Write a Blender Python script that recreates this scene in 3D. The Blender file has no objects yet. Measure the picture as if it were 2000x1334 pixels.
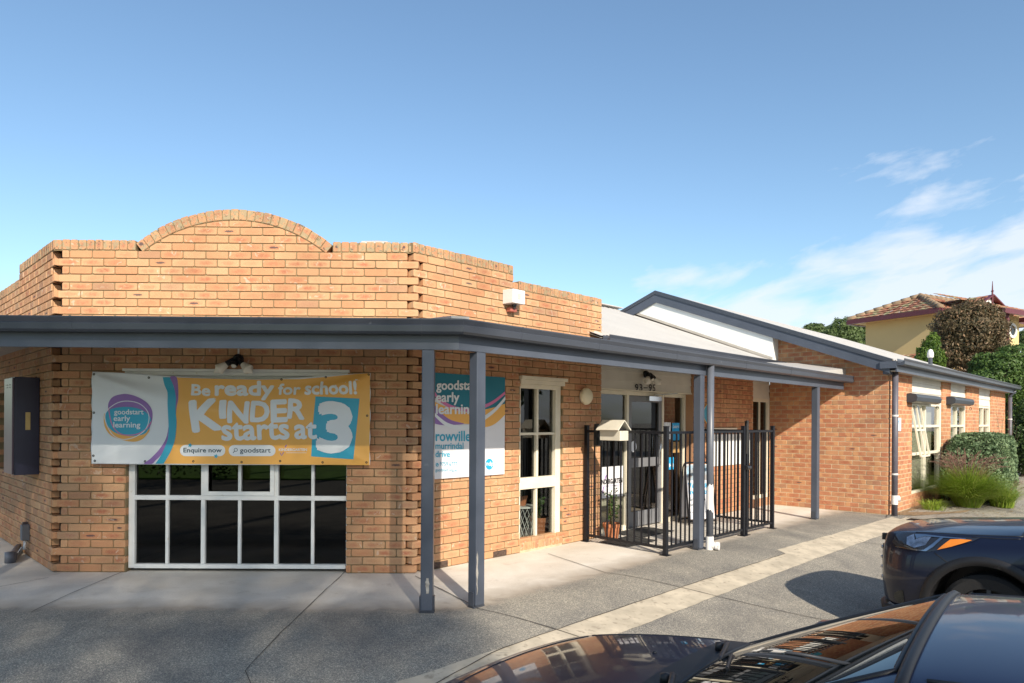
import bpy, bmesh, math, random
import numpy as np
from mathutils import Vector, Matrix
from mathutils.bvhtree import BVHTree
R = math.radians
rnd = random.Random(7)
SC = bpy.context.scene
COL = SC.collection
q = math.sqrt(.5)

# ------------------------------------------------------------------ camera, sky, sun, exposure
EYE = 1.64; YAW = R(.54); ROLL = .0062
cam = bpy.data.cameras.new('camera'); camo = bpy.data.objects.new('camera', cam); COL.objects.link(camo)
cam.sensor_width = 36; cam.lens = 36 * 1333 / 2000; cam.shift_y = .077; cam.clip_start = .05; cam.clip_end = 2000
camo.location = (0, 0, EYE)
camo.rotation_euler = (Matrix.Rotation(-YAW, 3, 'Z') @ Matrix.Rotation(R(90), 3, 'X') @ Matrix.Rotation(ROLL, 3, 'Z')).to_euler()
SC.camera = camo
SC.view_settings.view_transform = 'Standard'; SC.view_settings.look = 'None'
SC.view_settings.exposure = .85; SC.view_settings.gamma = 1; SC.view_settings.use_curve_mapping = False
SAZ, SEL = R(19), R(30.3)            # the sun stands behind the camera, a little to its right
sdir = Vector((math.sin(SAZ) * math.cos(SEL), -math.cos(SAZ) * math.cos(SEL), math.sin(SEL)))
sun = bpy.data.lights.new('sun', 'SUN'); suno = bpy.data.objects.new('sun', sun); COL.objects.link(suno)
sun.energy = 3.9; sun.angle = R(.7); sun.color = (1, .895, .74)
suno.rotation_euler = sdir.to_track_quat('Z', 'Y').to_euler(); suno.location = (6, -25, 15)

world = bpy.data.worlds.new('World'); SC.world = world; world.use_nodes = True
nt = world.node_tree; N = nt.nodes; L = nt.links
for n in list(N): N.remove(n)
def nd(t, **k):
    n = N.new(t)
    for a, b in k.items(): setattr(n, a, b)
    return n
out = nd('ShaderNodeOutputWorld'); bg = nd('ShaderNodeBackground'); bg.inputs[1].default_value = .105
sky = nd('ShaderNodeTexSky', sky_type='NISHITA', sun_disc=False, sun_elevation=SEL, sun_rotation=R(180) - SAZ, air_density=1.0, dust_density=1.0, ozone_density=1.6)
tc = nd('ShaderNodeTexCoord'); sep = nd('ShaderNodeSeparateXYZ'); L.new(tc.outputs['Generated'], sep.inputs[0])
def M(op, a, b=None, c=None, clamp=False):
    m = nd('ShaderNodeMath', operation=op, use_clamp=clamp)
    for i, v in enumerate((a, b, c)):
        if v is None: continue
        if isinstance(v, (int, float)): m.inputs[i].default_value = v
        else: L.new(v, m.inputs[i])
    return m.outputs[0]
az = M('ARCTAN2', sep.outputs[0], sep.outputs[1])
el = M('ARCSINE', sep.outputs[2])
comb = nd('ShaderNodeCombineXYZ')
L.new(M('MULTIPLY', az, 4.2), comb.inputs[0]); L.new(M('ADD', M('MULTIPLY', el, 13), M('MULTIPLY', az, -2.6)), comb.inputs[1])
ns = nd('ShaderNodeTexNoise'); ns.inputs['Scale'].default_value = 1.55; ns.inputs['Detail'].default_value = 10; ns.inputs['Roughness'].default_value = .55; ns.inputs['Distortion'].default_value = .25
L.new(comb.outputs[0], ns.inputs['Vector'])
# cloud cover: thick low down on the right, thinning upwards and to the left
lim = M('ADD', M('MULTIPLY', az, .26), .135)        # elevation below which clouds gather
cov = M('MINIMUM', M('MULTIPLY', M('SUBTRACT', lim, el), 1.9), .21)
side = M('MULTIPLY', M('ADD', az, .03), 3.4, clamp=True)
cov = M('SUBTRACT', cov, M('MULTIPLY', M('SUBTRACT', 1, side), .25))
cl = M('SUBTRACT', M('ADD', ns.outputs[0], cov), .50)
cl = M('MULTIPLY', cl, 5.0, clamp=True)
cl = M('MULTIPLY', cl, .78)
mix = nd('ShaderNodeMix', data_type='RGBA'); L.new(cl, mix.inputs[0]); tn = nd('ShaderNodeMix', data_type='RGBA', blend_type='MULTIPLY'); tn.inputs[0].default_value = 1; L.new(sky.outputs[0], tn.inputs[6]); tn.inputs[7].default_value = (.93, 1.03, 1.04, 1); L.new(tn.outputs[2], mix.inputs[6]); mix.inputs[7].default_value = (4.9, 5.2, 5.7, 1)
L.new(mix.outputs[2], bg.inputs[0]); L.new(bg.outputs[0], out.inputs[0])

# ------------------------------------------------------------------ measuring helpers (survey of the building from its known planes)
def ray(px, py):
    dx, dy = px - 1000., py - 821.
    c, s = math.cos(ROLL), math.sin(ROLL)
    x, y = c * dx + s * dy, -s * dx + c * dy
    v = (x / 1333., 1., -y / 1333.)
    c, s = math.cos(YAW), math.sin(YAW)
    return (c * v[0] + s * v[1], -s * v[0] + c * v[1], v[2])
def at_depth(px, py, Y):
    r = ray(px, py); k = Y / r[1]
    return Vector((r[0] * k, r[1] * k, EYE + r[2] * k))
def UV(u, v, z=0): return Vector(((u + v) * q, (u - v) * q, z))
def dist_wall(x, y): return max(7.28 - y, (x - y) * q + 5.834, -q * (x + y) + 1.754)
def gz(x, y):
    k = min(1, max(0, ((x + y) * q - 10.5) / 2.8)); t = min(1, max(0, (max(7.28 - y, (x - y) * q + 5.834 - 1.25 * k * k * (3 - 2 * k), -q * (x + y) + 1.754) - 1.45) / 2.5)); return -.25 * t * t * (3 - 2 * t)
def ground_pt(px, py):
    r = ray(px, py); z = 0
    for _ in range(30):
        k = (z - EYE) / r[2]; z = gz(r[0] * k, r[1] * k)
    return Vector((r[0] * k, r[1] * k, z))
class Frame:
    def __init__(s, o, d): s.o = Vector((o[0], o[1], 0)); s.d = Vector((d[0], d[1], 0)).normalized(); s.n = Vector((s.d.y, -s.d.x, 0))
    def p(s, a, z, off=0): return s.o + s.d * a + s.n * off + Vector((0, 0, z))
    def px(s, px, py, off=0):
        r = Vector(ray(px, py)); o = s.o + s.n * off
        k = o.dot(s.n) / r.dot(s.n); P = r * k
        return ((P - o).dot(s.d), P.z + EYE)
    def box(s, mb, s0, s1, z0, z1, o0, o1):
        c = [s.p(a, z, o) for a in (s0, s1) for z in (z0, z1) for o in (o0, o1)]
        mb.add(c, [(0, 1, 3, 2), (4, 6, 7, 5), (0, 4, 5, 1), (2, 3, 7, 6), (0, 2, 6, 4), (1, 5, 7, 3)])
    def poly(s, mb, pts, off): mb.add([s.p(a, z, off) for a, z in pts], [tuple(range(len(pts)))])
CR = (-.97, 7.28); CL = (-4.80, 7.28)
FRONT = Frame((0, 7.28), (1, 0)); RIGHT = Frame(CR, (1, 1)); LEFT = Frame(CL, (1, -1))
UW = 13.3; VA = -5.834
WING = Frame(tuple(UV(UW, VA)[:2]), (1, -1))           # s runs from the inner corner out to the wing's corner
WC = WING.px(1735, 860)[0]
SIDE = Frame(tuple(WING.p(WC, 0)[:2]), (1, 1))

# ------------------------------------------------------------------ mesh builder
class MB:
    def __init__(s): s.v = []; s.f = []; s.t = []; s.b = []; s.m = []
    def add(s, vs, fs, tint=None, buv=None, mi=0):
        o = len(s.v); s.v += [tuple(v) for v in vs]; s.f += [tuple(i + o for i in f) for f in fs]; s.m += [mi] * len(fs)
        s.t += [tint or (.5, .5, .5)] * len(vs); s.b += buv or [(0, 0, 0)] * len(vs)
    def box(s, x0, x1, y0, y1, z0, z1, rz=0, at=(0, 0, 0)):
        c, sn = math.cos(rz), math.sin(rz)
        P = [(at[0] + x * c - y * sn, at[1] + x * sn + y * c, at[2] + z) for x in (x0, x1) for y in (y0, y1) for z in (z0, z1)]
        s.add(P, [(0, 1, 3, 2), (4, 6, 7, 5), (0, 4, 5, 1), (2, 3, 7, 6), (0, 2, 6, 4), (1, 5, 7, 3)])
    def bar(s, a, b, w, h, up=(0, 0, 1)):
        a, b = Vector(a), Vector(b); d = (b - a).normalized(); sd = d.cross(Vector(up)).normalized(); u = sd.cross(d)
        P = [e + sd * (i * w / 2) + u * (j * h / 2) for e in (a, b) for i, j in ((-1, -1), (1, -1), (1, 1), (-1, 1))]
        s.add(P, [(0, 1, 2, 3), (7, 6, 5, 4), (0, 4, 5, 1), (1, 5, 6, 2), (2, 6, 7, 3), (3, 7, 4, 0)])
    def tube(s, path, r, n=12, caps=True):
        path = [Vector(p) for p in path]; rs = r if isinstance(r, (list, tuple)) else [r] * len(path)
        prev = None; rings = []
        for i, p in enumerate(path):
            d = (path[min(i + 1, len(path) - 1)] - path[max(i - 1, 0)]).normalized()
            a = prev if prev is not None else (Vector((0, 0, 1)) if abs(d.z) < .9 else Vector((1, 0, 0)))
            a = (a - d * a.dot(d)).normalized(); prev = a; b = d.cross(a)
            rings.append([p + (a * math.cos(2 * math.pi * k / n) + b * math.sin(2 * math.pi * k / n)) * rs[i] for k in range(n)])
        vs = [v for rg in rings for v in rg]; fs = []
        for i in range(len(path) - 1):
            for k in range(n): fs.append((i * n + k, i * n + (k + 1) % n, (i + 1) * n + (k + 1) % n, (i + 1) * n + k))
        if caps: fs += [tuple(range(n - 1, -1, -1)), tuple(range((len(path) - 1) * n, len(path) * n))]
        s.add(vs, fs)
    def lathe(s, prof, n=24, at=(0, 0, 0), axis=None, caps=False):
        ax = Vector(axis or (0, 0, 1)).normalized(); a = ax.orthogonal().normalized(); b = ax.cross(a); at = Vector(at)
        vs = [at + ax * z + (a * math.cos(2 * math.pi * k / n) + b * math.sin(2 * math.pi * k / n)) * r for r, z in prof for k in range(n)]
        fs = [(i * n + k, i * n + (k + 1) % n, (i + 1) * n + (k + 1) % n, (i + 1) * n + k) for i in range(len(prof) - 1) for k in range(n)]
        if caps: fs += [tuple(range(n - 1, -1, -1)), tuple(range((len(prof) - 1) * n, len(prof) * n))]
        s.add(vs, fs)
    def build(s, name, m, parent=None, smooth=False, bevel=0, label=None):
        me = bpy.data.meshes.new(name); me.from_pydata(s.v, [], s.f); me.update()
        for mm in (m if isinstance(m, (list, tuple)) else [m]): me.materials.append(mm)
        me.polygons.foreach_set('material_index', s.m)
        if any(t != (.5, .5, .5) for t in s.t[:50]) or any(b != (0, 0, 0) for b in s.b[:50]):
            a = me.attributes.new('tint', 'FLOAT_VECTOR', 'POINT'); a.data.foreach_set('vector', np.array(s.t, dtype=np.float32).ravel())
            a = me.attributes.new('buv', 'FLOAT_VECTOR', 'POINT'); a.data.foreach_set('vector', np.array(s.b, dtype=np.float32).ravel())
        if smooth: me.polygons.foreach_set('use_smooth', [True] * len(me.polygons))
        o = bpy.data.objects.new(name, me); COL.objects.link(o)
        if bevel:
            b = o.modifiers.new('b', 'BEVEL'); b.width = bevel; b.segments = 2; b.limit_method = 'ANGLE'
        if parent: o.parent = parent
        if label: o['label'] = label
        return o
def tag(o, label, cat, group=None):
    o['label'] = label; o['category'] = cat
    if group: o['group'] = group
    return o
def thing(name, label, cat, group=None, loc=(0, 0, 0)):
    o = bpy.data.objects.new(name, None); o.empty_display_size = .1; COL.objects.link(o); o.location = loc
    BASES[o.name] = Vector(loc)
    return tag(o, label, cat, group)
BASES = {}
def struct(o, kind='structure'): o['kind'] = kind; return o
def rebase(root):
    """children were built in world space: move the thing's origin to its base and keep them where they are"""
    for c in root.children: c.matrix_parent_inverse = Matrix.Translation(-root.location)

# ------------------------------------------------------------------ materials
def mat(name, col, rough=.6, metal=0, var=.12, scale=6, bump=.0, bscale=60, spec=.5, coat=0, var2=None, dirt=None, trans=False):
    m = bpy.data.materials.new(name); m.use_nodes = True; t = m.node_tree; n = t.nodes; l = t.links; b = n['Principled BSDF']
    b.inputs['Roughness'].default_value = rough; b.inputs['Metallic'].default_value = metal; b.inputs['Specular IOR Level'].default_value = spec
    if coat: b.inputs['Coat Weight'].default_value = coat; b.inputs['Coat Roughness'].default_value = .04
    tc = n.new('ShaderNodeTexCoord'); no = n.new('ShaderNodeTexNoise'); no.inputs['Scale'].default_value = scale; no.inputs['Detail'].default_value = 6
    l.new(tc.outputs['Object'], no.inputs['Vector'])
    rp = n.new('ShaderNodeValToRGB'); rp.color_ramp.elements[0].position = .3; rp.color_ramp.elements[1].position = .7
    c2 = var2 or tuple(c * (1 + var) for c in col); c1 = tuple(c * (1 - var) for c in col)
    rp.color_ramp.elements[0].color = (*c1, 1); rp.color_ramp.elements[1].color = (*c2, 1)
    l.new(no.outputs[0], rp.inputs[0]); src = rp.outputs[0]
    if dirt:
        n2 = n.new('ShaderNodeTexNoise'); n2.inputs['Scale'].default_value = dirt[1]; n2.inputs['Detail'].default_value = 8
        l.new(tc.outputs['Object'], n2.inputs['Vector'])
        r2 = n.new('ShaderNodeValToRGB'); r2.color_ramp.elements[0].position = dirt[2]; r2.color_ramp.elements[1].position = dirt[2] + .12
        l.new(n2.outputs[0], r2.inputs[0])
        mx = n.new('ShaderNodeMix'); mx.data_type = 'RGBA'; l.new(r2.outputs[0], mx.inputs[0]); l.new(src, mx.inputs[6]); mx.inputs[7].default_value = (*dirt[0], 1); src = mx.outputs[2]
    l.new(src, b.inputs['Base Color'])
    if bump:
        n3 = n.new('ShaderNodeTexNoise'); n3.inputs['Scale'].default_value = bscale; n3.inputs['Detail'].default_value = 5; l.new(tc.outputs['Object'], n3.inputs['Vector'])
        bm = n.new('ShaderNodeBump'); bm.inputs['Strength'].default_value = bump; bm.inputs['Distance'].default_value = .004
        l.new(n3.outputs[0], bm.inputs['Height']); l.new(bm.outputs[0], b.inputs['Normal'])
    return m
def brick_mat(name, tan, red, smudge, dark=.5, pale=(.62, .50, .40), twotone=0, lichen=False):
    m = bpy.data.materials.new(name); m.use_nodes = True; t = m.node_tree; n = t.nodes; l = t.links; b = n['Principled BSDF']
    b.inputs['Roughness'].default_value = .85; b.inputs['Specular IOR Level'].default_value = .25
    def mk(op, a, c=None, clamp=False):
        x = n.new('ShaderNodeMath'); x.operation = op; x.use_clamp = clamp
        for i, v in enumerate((a, c)):
            if v is None: continue
            if isinstance(v, (int, float)): x.inputs[i].default_value = v
            else: l.new(v, x.inputs[i])
        return x.outputs[0]
    def mx(f, a, c):
        x = n.new('ShaderNodeMix'); x.data_type = 'RGBA'
        for i, v in ((0, f), (6, a), (7, c)):
            if isinstance(v, tuple): x.inputs[i].default_value = (*v, 1)
            elif isinstance(v, (int, float)): x.inputs[i].default_value = v
            else: l.new(v, x.inputs[i])
        return x.outputs[2]
    def noise(sc, det=5, dist=0):
        x = n.new('ShaderNodeTexNoise'); x.inputs['Scale'].default_value = sc; x.inputs['Detail'].default_value = det; x.inputs['Distortion'].default_value = dist
        l.new(tc.outputs['Object'], x.inputs['Vector']); return x.outputs[0]
    tc = n.new('ShaderNodeTexCoord')
    ti = n.new('ShaderNodeAttribute'); ti.attribute_name = 'tint'; st = n.new('ShaderNodeSeparateXYZ'); l.new(ti.outputs['Vector'], st.inputs[0])
    bu = n.new('ShaderNodeAttribute'); bu.attribute_name = 'buv'; sb = n.new('ShaderNodeSeparateXYZ'); l.new(bu.outputs['Vector'], sb.inputs[0])
    r1, r2, r3 = st.outputs; u, v, w = sb.outputs
    base = mx(r1, tan, red)
    # redder smudge in the middle of the face
    e = mk('SUBTRACT', 1, mk('ADD', mk('MULTIPLY', mk('MULTIPLY', u, u), 1.2), mk('MULTIPLY', mk('MULTIPLY', v, v), 1.2)), True)
    n1 = noise(26, 6, .6)
    sm = mk('MULTIPLY', mk('MULTIPLY', e, mk('SUBTRACT', mk('MULTIPLY', n1, 2.6), .55, True)), r2, True)
    base = mx(sm, base, smudge)
    if twotone:
        k = mk('GREATER_THAN', mk('ADD', mk('MULTIPLY', u, mk('SUBTRACT', mk('MULTIPLY', r3, 4), 2)), mk('MULTIPLY', mk('SUBTRACT', noise(9), .5), 2.5)), .45)
        base = mx(mk('MULTIPLY', k, twotone), base, pale)
    # dark burnt flecks on a few bricks
    n2 = noise(90, 3)
    fl = mk('MULTIPLY', mk('GREATER_THAN', r3, 1 - .16 * dark), mk('GREATER_THAN', mk('MULTIPLY', mk('SUBTRACT', 1, mk('ADD', mk('MULTIPLY', mk('MULTIPLY', u, u), 2.4), mk('MULTIPLY', mk('MULTIPLY', v, v), 5)), True), n2), .26))
    base = mx(mk('MULTIPLY', fl, .8), base, (.06, .055, .07))
    # greyer whole bricks
    base = mx(mk('MULTIPLY', mk('LESS_THAN', r3, .07), .35), base, (.26, .19, .14))
    # pale lime patches
    pl = mk('MULTIPLY', mk('GREATER_THAN', noise(14, 7, 1.2), .635), mk('GREATER_THAN', r2, .45))
    base = mx(mk('MULTIPLY', pl, .55), base, pale)
    wide = n.new('ShaderNodeValToRGB'); wide.color_ramp.elements[0].position = .3; wide.color_ramp.elements[0].color = (.80, .78, .76, 1); wide.color_ramp.elements[1].position = .68; wide.color_ramp.elements[1].color = (1.08, 1.06, 1.04, 1)
    l.new(noise(1.4, 7, .8), wide.inputs[0]); wm = n.new('ShaderNodeMix'); wm.data_type = 'RGBA'; wm.blend_type = 'MULTIPLY'; wm.inputs[0].default_value = 1; l.new(base, wm.inputs[6]); l.new(wide.outputs[0], wm.inputs[7]); base = wm.outputs[2]
    fine = noise(160, 3)
    hs = n.new('ShaderNodeMix'); hs.data_type = 'RGBA'; hs.blend_type = 'MULTIPLY'; hs.inputs[0].default_value = 1; l.new(base, hs.inputs[6])
    cr = n.new('ShaderNodeValToRGB'); cr.color_ramp.elements[0].position = .25; cr.color_ramp.elements[0].color = (.8, .8, .8, 1); cr.color_ramp.elements[1].position = .7; cr.color_ramp.elements[1].color = (1.08, 1.08, 1.08, 1)
    l.new(fine, cr.inputs[0]); l.new(cr.outputs[0], hs.inputs[7]); base = hs.outputs[2]
    if lichen:
        a = mk('GREATER_THAN', noise(17, 8, 1.0), .535); base = mx(mk('MULTIPLY', a, .62), base, (.27, .26, .17))
        a2 = mk('GREATER_THAN', noise(31, 6, 1.0), .62); base = mx(mk('MULTIPLY', a2, .75), base, (.085, .075, .06))
        a3 = mk('GREATER_THAN', noise(23, 4, .4), .70); base = mx(mk('MULTIPLY', a3, .7), base, (.45, .28, .05))
    l.new(base, b.inputs['Base Color'])
    bp = n.new('ShaderNodeBump'); bp.inputs['Strength'].default_value = .5; bp.inputs['Distance'].default_value = .004; l.new(noise(70, 6), bp.inputs['Height']); l.new(bp.outputs[0], b.inputs['Normal'])
    return m
MT = {}
MT['brick'] = brick_mat('bay_brick', (.58, .36, .205), (.52, .27, .145), (.42, .155, .09), dark=.24)
MT['brick_cap'] = brick_mat('capping_brick', (.52, .32, .18), (.47, .25, .14), (.37, .16, .10), lichen=True)
MT['brick2'] = brick_mat('wing_brick', (.54, .29, .16), (.46, .20, .115), (.40, .14, .08), dark=.1, pale=(.60, .33, .17), twotone=.75)
MT['mortar'] = mat('mortar', (.22, .165, .09), .95, var=.25, scale=9, bump=.5, bscale=120)
MT['mortar2'] = mat('pale_mortar', (.50, .40, .27), .95, var=.18, scale=9, bump=.4, bscale=120)
MT['grey'] = mat('slate_paint', (.070, .083, .112), .38, var=.1, scale=3, bump=.12, bscale=30, dirt=((.2, .22, .25), 7, .70))
MT['greymetal'] = mat('slate_steel', (.055, .063, .082), .28, var=.08, scale=2, dirt=((.22, .23, .26), 11, .71))
MT['peel'] = mat('bare_timber', (.33, .31, .28), .9, var=.3, scale=20, bump=.5)
MT['blind'] = mat('blind_hood_paint', (.035, .042, .055), .35)
MT['lbx'] = mat('letterbox_paint', (.60, .57, .49), .5, var=.08, dirt=((.42, .36, .27), 9, .62))
MT['pipe'] = mat('downpipe_paint', (.095, .105, .13), .4, var=.1, dirt=((.3, .3, .32), 30, .70))
MT['pipe2'] = mat('faded_downpipe_paint', (.095, .09, .112), .5, var=.15, dirt=((.35, .33, .33), 40, .69))
MT['pvc'] = mat('white_pvc', (.72, .70, .68), .4, var=.06, dirt=((.4, .36, .3), 15, .66))
MT['cream'] = mat('cream_frame_paint', (.72, .665, .54), .45, var=.06, dirt=((.45, .38, .27), 14, .68), bump=.1)
MT['white'] = mat('white_frame_paint', (.74, .75, .74), .4, var=.05, dirt=((.5, .44, .34), 16, .68), bump=.08)
MT['board'] = mat('weatherboard_paint', (.66, .63, .56), .55, var=.07, scale=3, bump=.1)
MT['panel'] = mat('white_cladding_paint', (.76, .78, .77), .55, var=.04, scale=1.5)
MT['roof'] = mat('pale_roof_steel', (.46, .445, .425), .45, var=.06, scale=1.2, dirt=((.38, .32, .27), 5, .69))
MT['roofgrey'] = mat('awning_roof_steel', (.14, .15, .17), .4, var=.2)
MT['soffit'] = mat('soffit_board', (.42, .39, .35), .7, var=.08)
MT['black'] = mat('black_powdercoat', (.007, .008, .012), .4, spec=.35, var=.2, scale=20)
MT['blackpl'] = mat('black_plastic', (.015, .015, .017), .3, var=.2)
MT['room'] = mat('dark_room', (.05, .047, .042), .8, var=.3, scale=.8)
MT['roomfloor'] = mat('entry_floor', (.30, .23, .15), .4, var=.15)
MT['lamp'] = mat('opal_glass', (.80, .72, .52), .35, var=.03)
MT['dome'] = mat('opal_bulb', (.74, .70, .62), .35, var=.06)
MT['terra'] = mat('terracotta', (.46, .17, .075), .75, var=.15, scale=12)
MT['soil'] = mat('soil', (.05, .035, .025), .95, var=.4, scale=40, bump=1)
MT['leaf'] = mat('leaf', (.06, .12, .025), .5, var=.35, scale=14)
MT['mesh'] = mat('white_wire', (.75, .75, .73), .4)
MT['navydoor'] = mat('navy_cabinet', (.018, .020, .045), .35, var=.1)
MT['brass'] = mat('brass_plate', (.45, .33, .14), .35, metal=.7)
MT['doorgrey'] = mat('grey_door_metal', (.16, .165, .18), .35, var=.08)
MT['mat'] = mat('rubber_mat', (.035, .035, .035), .9, var=.4, scale=60, bump=1)
MT['chrome'] = mat('chrome', (.6, .6, .62), .12, metal=1, var=.03)
MT['tyre'] = mat('tyre_rubber', (.011, .011, .012), .8, var=.2, bump=.5)
MT['rim'] = mat('alloy', (.10, .10, .11), .3, metal=.9)
MT['paint'] = mat('navy_car_paint', (.012, .018, .050), .36, metal=.3, spec=.35, coat=.6, var=.04, scale=1, dirt=None)
MT['paint2'] = mat('dark_navy_car_paint', (.007, .010, .028), .34, metal=.3, spec=.35, coat=.6, var=.04, scale=1)
MT['trim'] = mat('car_black_trim', (.012, .012, .014), .5, var=.2)
MT['carglass'] = mat('car_glass', (.003, .007, .008), .01, var=.1, spec=.75)
MT['lens'] = mat('headlamp_glass', (.30, .35, .42), .12, metal=.85, coat=1, var=.5, scale=14)
MT['amber'] = mat('amber_lens', (.75, .22, .015), .2, coat=1, var=.1)
MT['concrete'] = mat('strip_concrete', (.50, .435, .335), .85, var=.2, scale=5, bump=.5, bscale=90, dirt=((.33, .28, .215), 16, .57))
MT['signwhite'] = mat('sign_white', (.72, .72, .76), .4, var=.02)
MT['paper'] = mat('poster_paper', (.7, .72, .75), .5, var=.25, scale=20)
def flat(name, c, rough=.45): return mat(name, c, rough, var=.03, scale=3)
INK = dict(white=flat('print_white', (.71, .75, .79)), orange=flat('print_orange', (.80, .42, .095)), teal=flat('print_teal', (.035, .36, .53)), purple=flat('print_purple', (.27, .15, .42)),
           pink=flat('print_pink', (.60, .17, .36)), dark=flat('print_dark', (.02, .06, .09)), tealdk=flat('print_deep_teal', (.005, .17, .25)), black=flat('print_black', (.02, .02, .022)), blue=flat('print_blue', (.02, .35, .68)))

def glass_mat(name, tint=(.75, .8, .78), boost=1.0):
    m = bpy.data.materials.new(name); m.use_nodes = True; t = m.node_tree; n = t.nodes; l = t.links; n.clear()
    o = n.new('ShaderNodeOutputMaterial'); tr = n.new('ShaderNodeBsdfTransparent'); tr.inputs[0].default_value = (*tint, 1)
    gl = n.new('ShaderNodeBsdfGlossy'); gl.inputs['Roughness'].default_value = .015; fr = n.new('ShaderNodeFresnel'); fr.inputs[0].default_value = 1.52
    ml = n.new('ShaderNodeMath'); ml.operation = 'MULTIPLY'; ml.use_clamp = True; ml.inputs[1].default_value = 1.8 * boost; l.new(fr.outputs[0], ml.inputs[0])
    mx = n.new('ShaderNodeMixShader'); l.new(ml.outputs[0], mx.inputs[0]); l.new(tr.outputs[0], mx.inputs[1]); l.new(gl.outputs[0], mx.inputs[2]); l.new(mx.outputs[0], o.inputs[0])
    return m
MT['glass'] = glass_mat('window_glass')
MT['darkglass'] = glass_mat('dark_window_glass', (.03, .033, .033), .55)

# ------------------------------------------------------------------ bricks
CH = .0853; BL = .230; BP = .240
def clip(poly, hp):
    """keep the part of a 2D polygon where a*x+b*y<=c for every half-plane"""
    for a, b, c in hp:
        o = []
        for i in range(len(poly)):
            p, r = poly[i], poly[(i + 1) % len(poly)]
            dp, dr = a * p[0] + b * p[1] - c, a * r[0] + b * r[1] - c
            if dp <= 0: o.append(p)
            if (dp < 0 < dr) or (dr < 0 < dp):
                k = dp / (dp - dr); o.append((p[0] + (r[0] - p[0]) * k, p[1] + (r[1] - p[1]) * k))
        poly = o
        if len(poly) < 3: return []
    return poly
def brick_poly(mb, F, poly, off=0, depth=.095, full=None):
    cx = sum(p[0] for p in poly) / len(poly); cz = sum(p[1] for p in poly) / len(poly)
    ss = [p[0] for p in poly]; zz = [p[1] for p in poly]; hw = max(.02, (max(ss) - min(ss)) / 2); hh = max(.01, (max(zz) - min(zz)) / 2)
    jo = off + rnd.uniform(-.0015, .0018)
    t = (rnd.random(), rnd.random(), rnd.random())
    n = len(poly); rings = []; buv = []
    for ins, o in ((.0035, jo), (0, jo - .0035), (0, jo - depth)):
        for a, z in poly:
            k1 = 1 - ins / hw; k2 = 1 - ins / hh
            rings.append(F.p(cx + (a - cx) * k1, cz + (z - cz) * k2, o)); buv.append(((a - cx) / hw, (z - cz) / hh, 0))
    fs = [tuple(range(n))]
    for r_ in range(2):
        for i in range(n): fs.append((r_ * n + i, (r_ + 1) * n + i, (r_ + 1) * n + (i + 1) % n, r_ * n + (i + 1) % n))
    mb.add(rings, fs, t, buv)
def brick(mb, F, s0, s1, z0, z1, off=0, depth=.095, hp=None):
    if s1 - s0 < .018: return
    s0 += rnd.uniform(-.0012, .0012); s1 += rnd.uniform(-.0012, .0012)
    c = [rnd.uniform(.004, .014) if s1 - s0 > .05 else .004 for _ in range(4)]
    k = .7
    poly = [(s0 + c[0], z0), (s1 - c[1], z0), (s1, z0 + c[1] * k), (s1, z1 - c[2] * k), (s1 - c[2], z1), (s0 + c[3], z1), (s0, z1 - c[3] * k), (s0, z0 + c[0] * k)]
    if hp:
        poly = clip(poly, hp)
        if len(poly) < 3 or max(p[0] for p in poly) - min(p[0] for p in poly) < .025 or max(p[1] for p in poly) - min(p[1] for p in poly) < .015: return
    brick_poly(mb, F, poly, off, depth)
def subtract(iv, holes):
    out = [iv]
    for h0, h1 in holes:
        nx = []
        for a, b in out:
            if h1 <= a or h0 >= b: nx.append((a, b)); continue
            if h0 > a: nx.append((a, h0))
            if h1 < b: nx.append((h1, b))
        out = nx
    return out
def wall(name, parent, F, s0, s1, z0, z1, holes=(), m=None, mm=None, ends=None, mends=None, phase=0, hp=None, reveal=.1, rake=.011, ch=CH, bl=BP, depth=.095):
    """one brick wall: every brick is modelled, mortar bed set a few millimetres behind their faces"""
    b = MB(); mo = MB(); k0 = int(round(z0 / ch)); k1 = int(math.ceil((z1 - 1e-6) / ch))
    for k in range(k0, k1):
        za, zb = k * ch, (k + 1) * ch; zc = (za + zb) / 2
        hs = [(h[0], h[1]) for h in holes if h[2] < zc < h[3]]
        e = ends(k) if ends else (s0, s1); me = mends(k) if mends else e
        for a, c in subtract(e, hs):
            st = math.floor((a - phase) / bl) * bl + phase + (bl / 2 if k % 2 else 0) - bl
            while st < c:
                x0, x1 = max(a, st), min(c, st + bl)
                g0 = .010 if x0 > a + 1e-4 else 0
                if x1 - x0 > .035: brick(b, F, x0 + g0, x1, za + .010, zb, hp=hp, depth=depth)
                elif x1 - x0 > .012: brick(b, F, x0 + (.01 if g0 else 0), x1, za + .01, zb, hp=hp, depth=depth)
                st += bl
        for a, c in subtract(me, hs):
            pl = [(a + .003, za), (c - .003, za), (c - .003, zb), (a + .003, zb)]
            if hp: pl = clip(pl, hp)
            if len(pl) > 2:
                F.poly(mo, pl, -rake)
    for h in holes:
        if h[4] if len(h) > 4 else True:
            for sx, sg in ((h[0], -1), (h[1], 1)):
                if s0 + .02 < sx < s1 - .02:
                    a = sx + sg * .004
                    mo.add([F.p(a, max(h[2], z0), -rake), F.p(a, min(h[3], z1), -rake), F.p(a, min(h[3], z1), -reveal - .02), F.p(a, max(h[2], z0), -reveal - .02)], [(0, 1, 2, 3)])
    o = b.build(name, m or MT['brick'], parent); mo2 = mo.build('mortar', mm or MT['mortar'], o)
    return o

building = thing('brick_building', 'single storey orange brick kindergarten with angled bay, slate posts and pale steel roofs', 'building', loc=(-.97, 7.28, 0))

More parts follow.
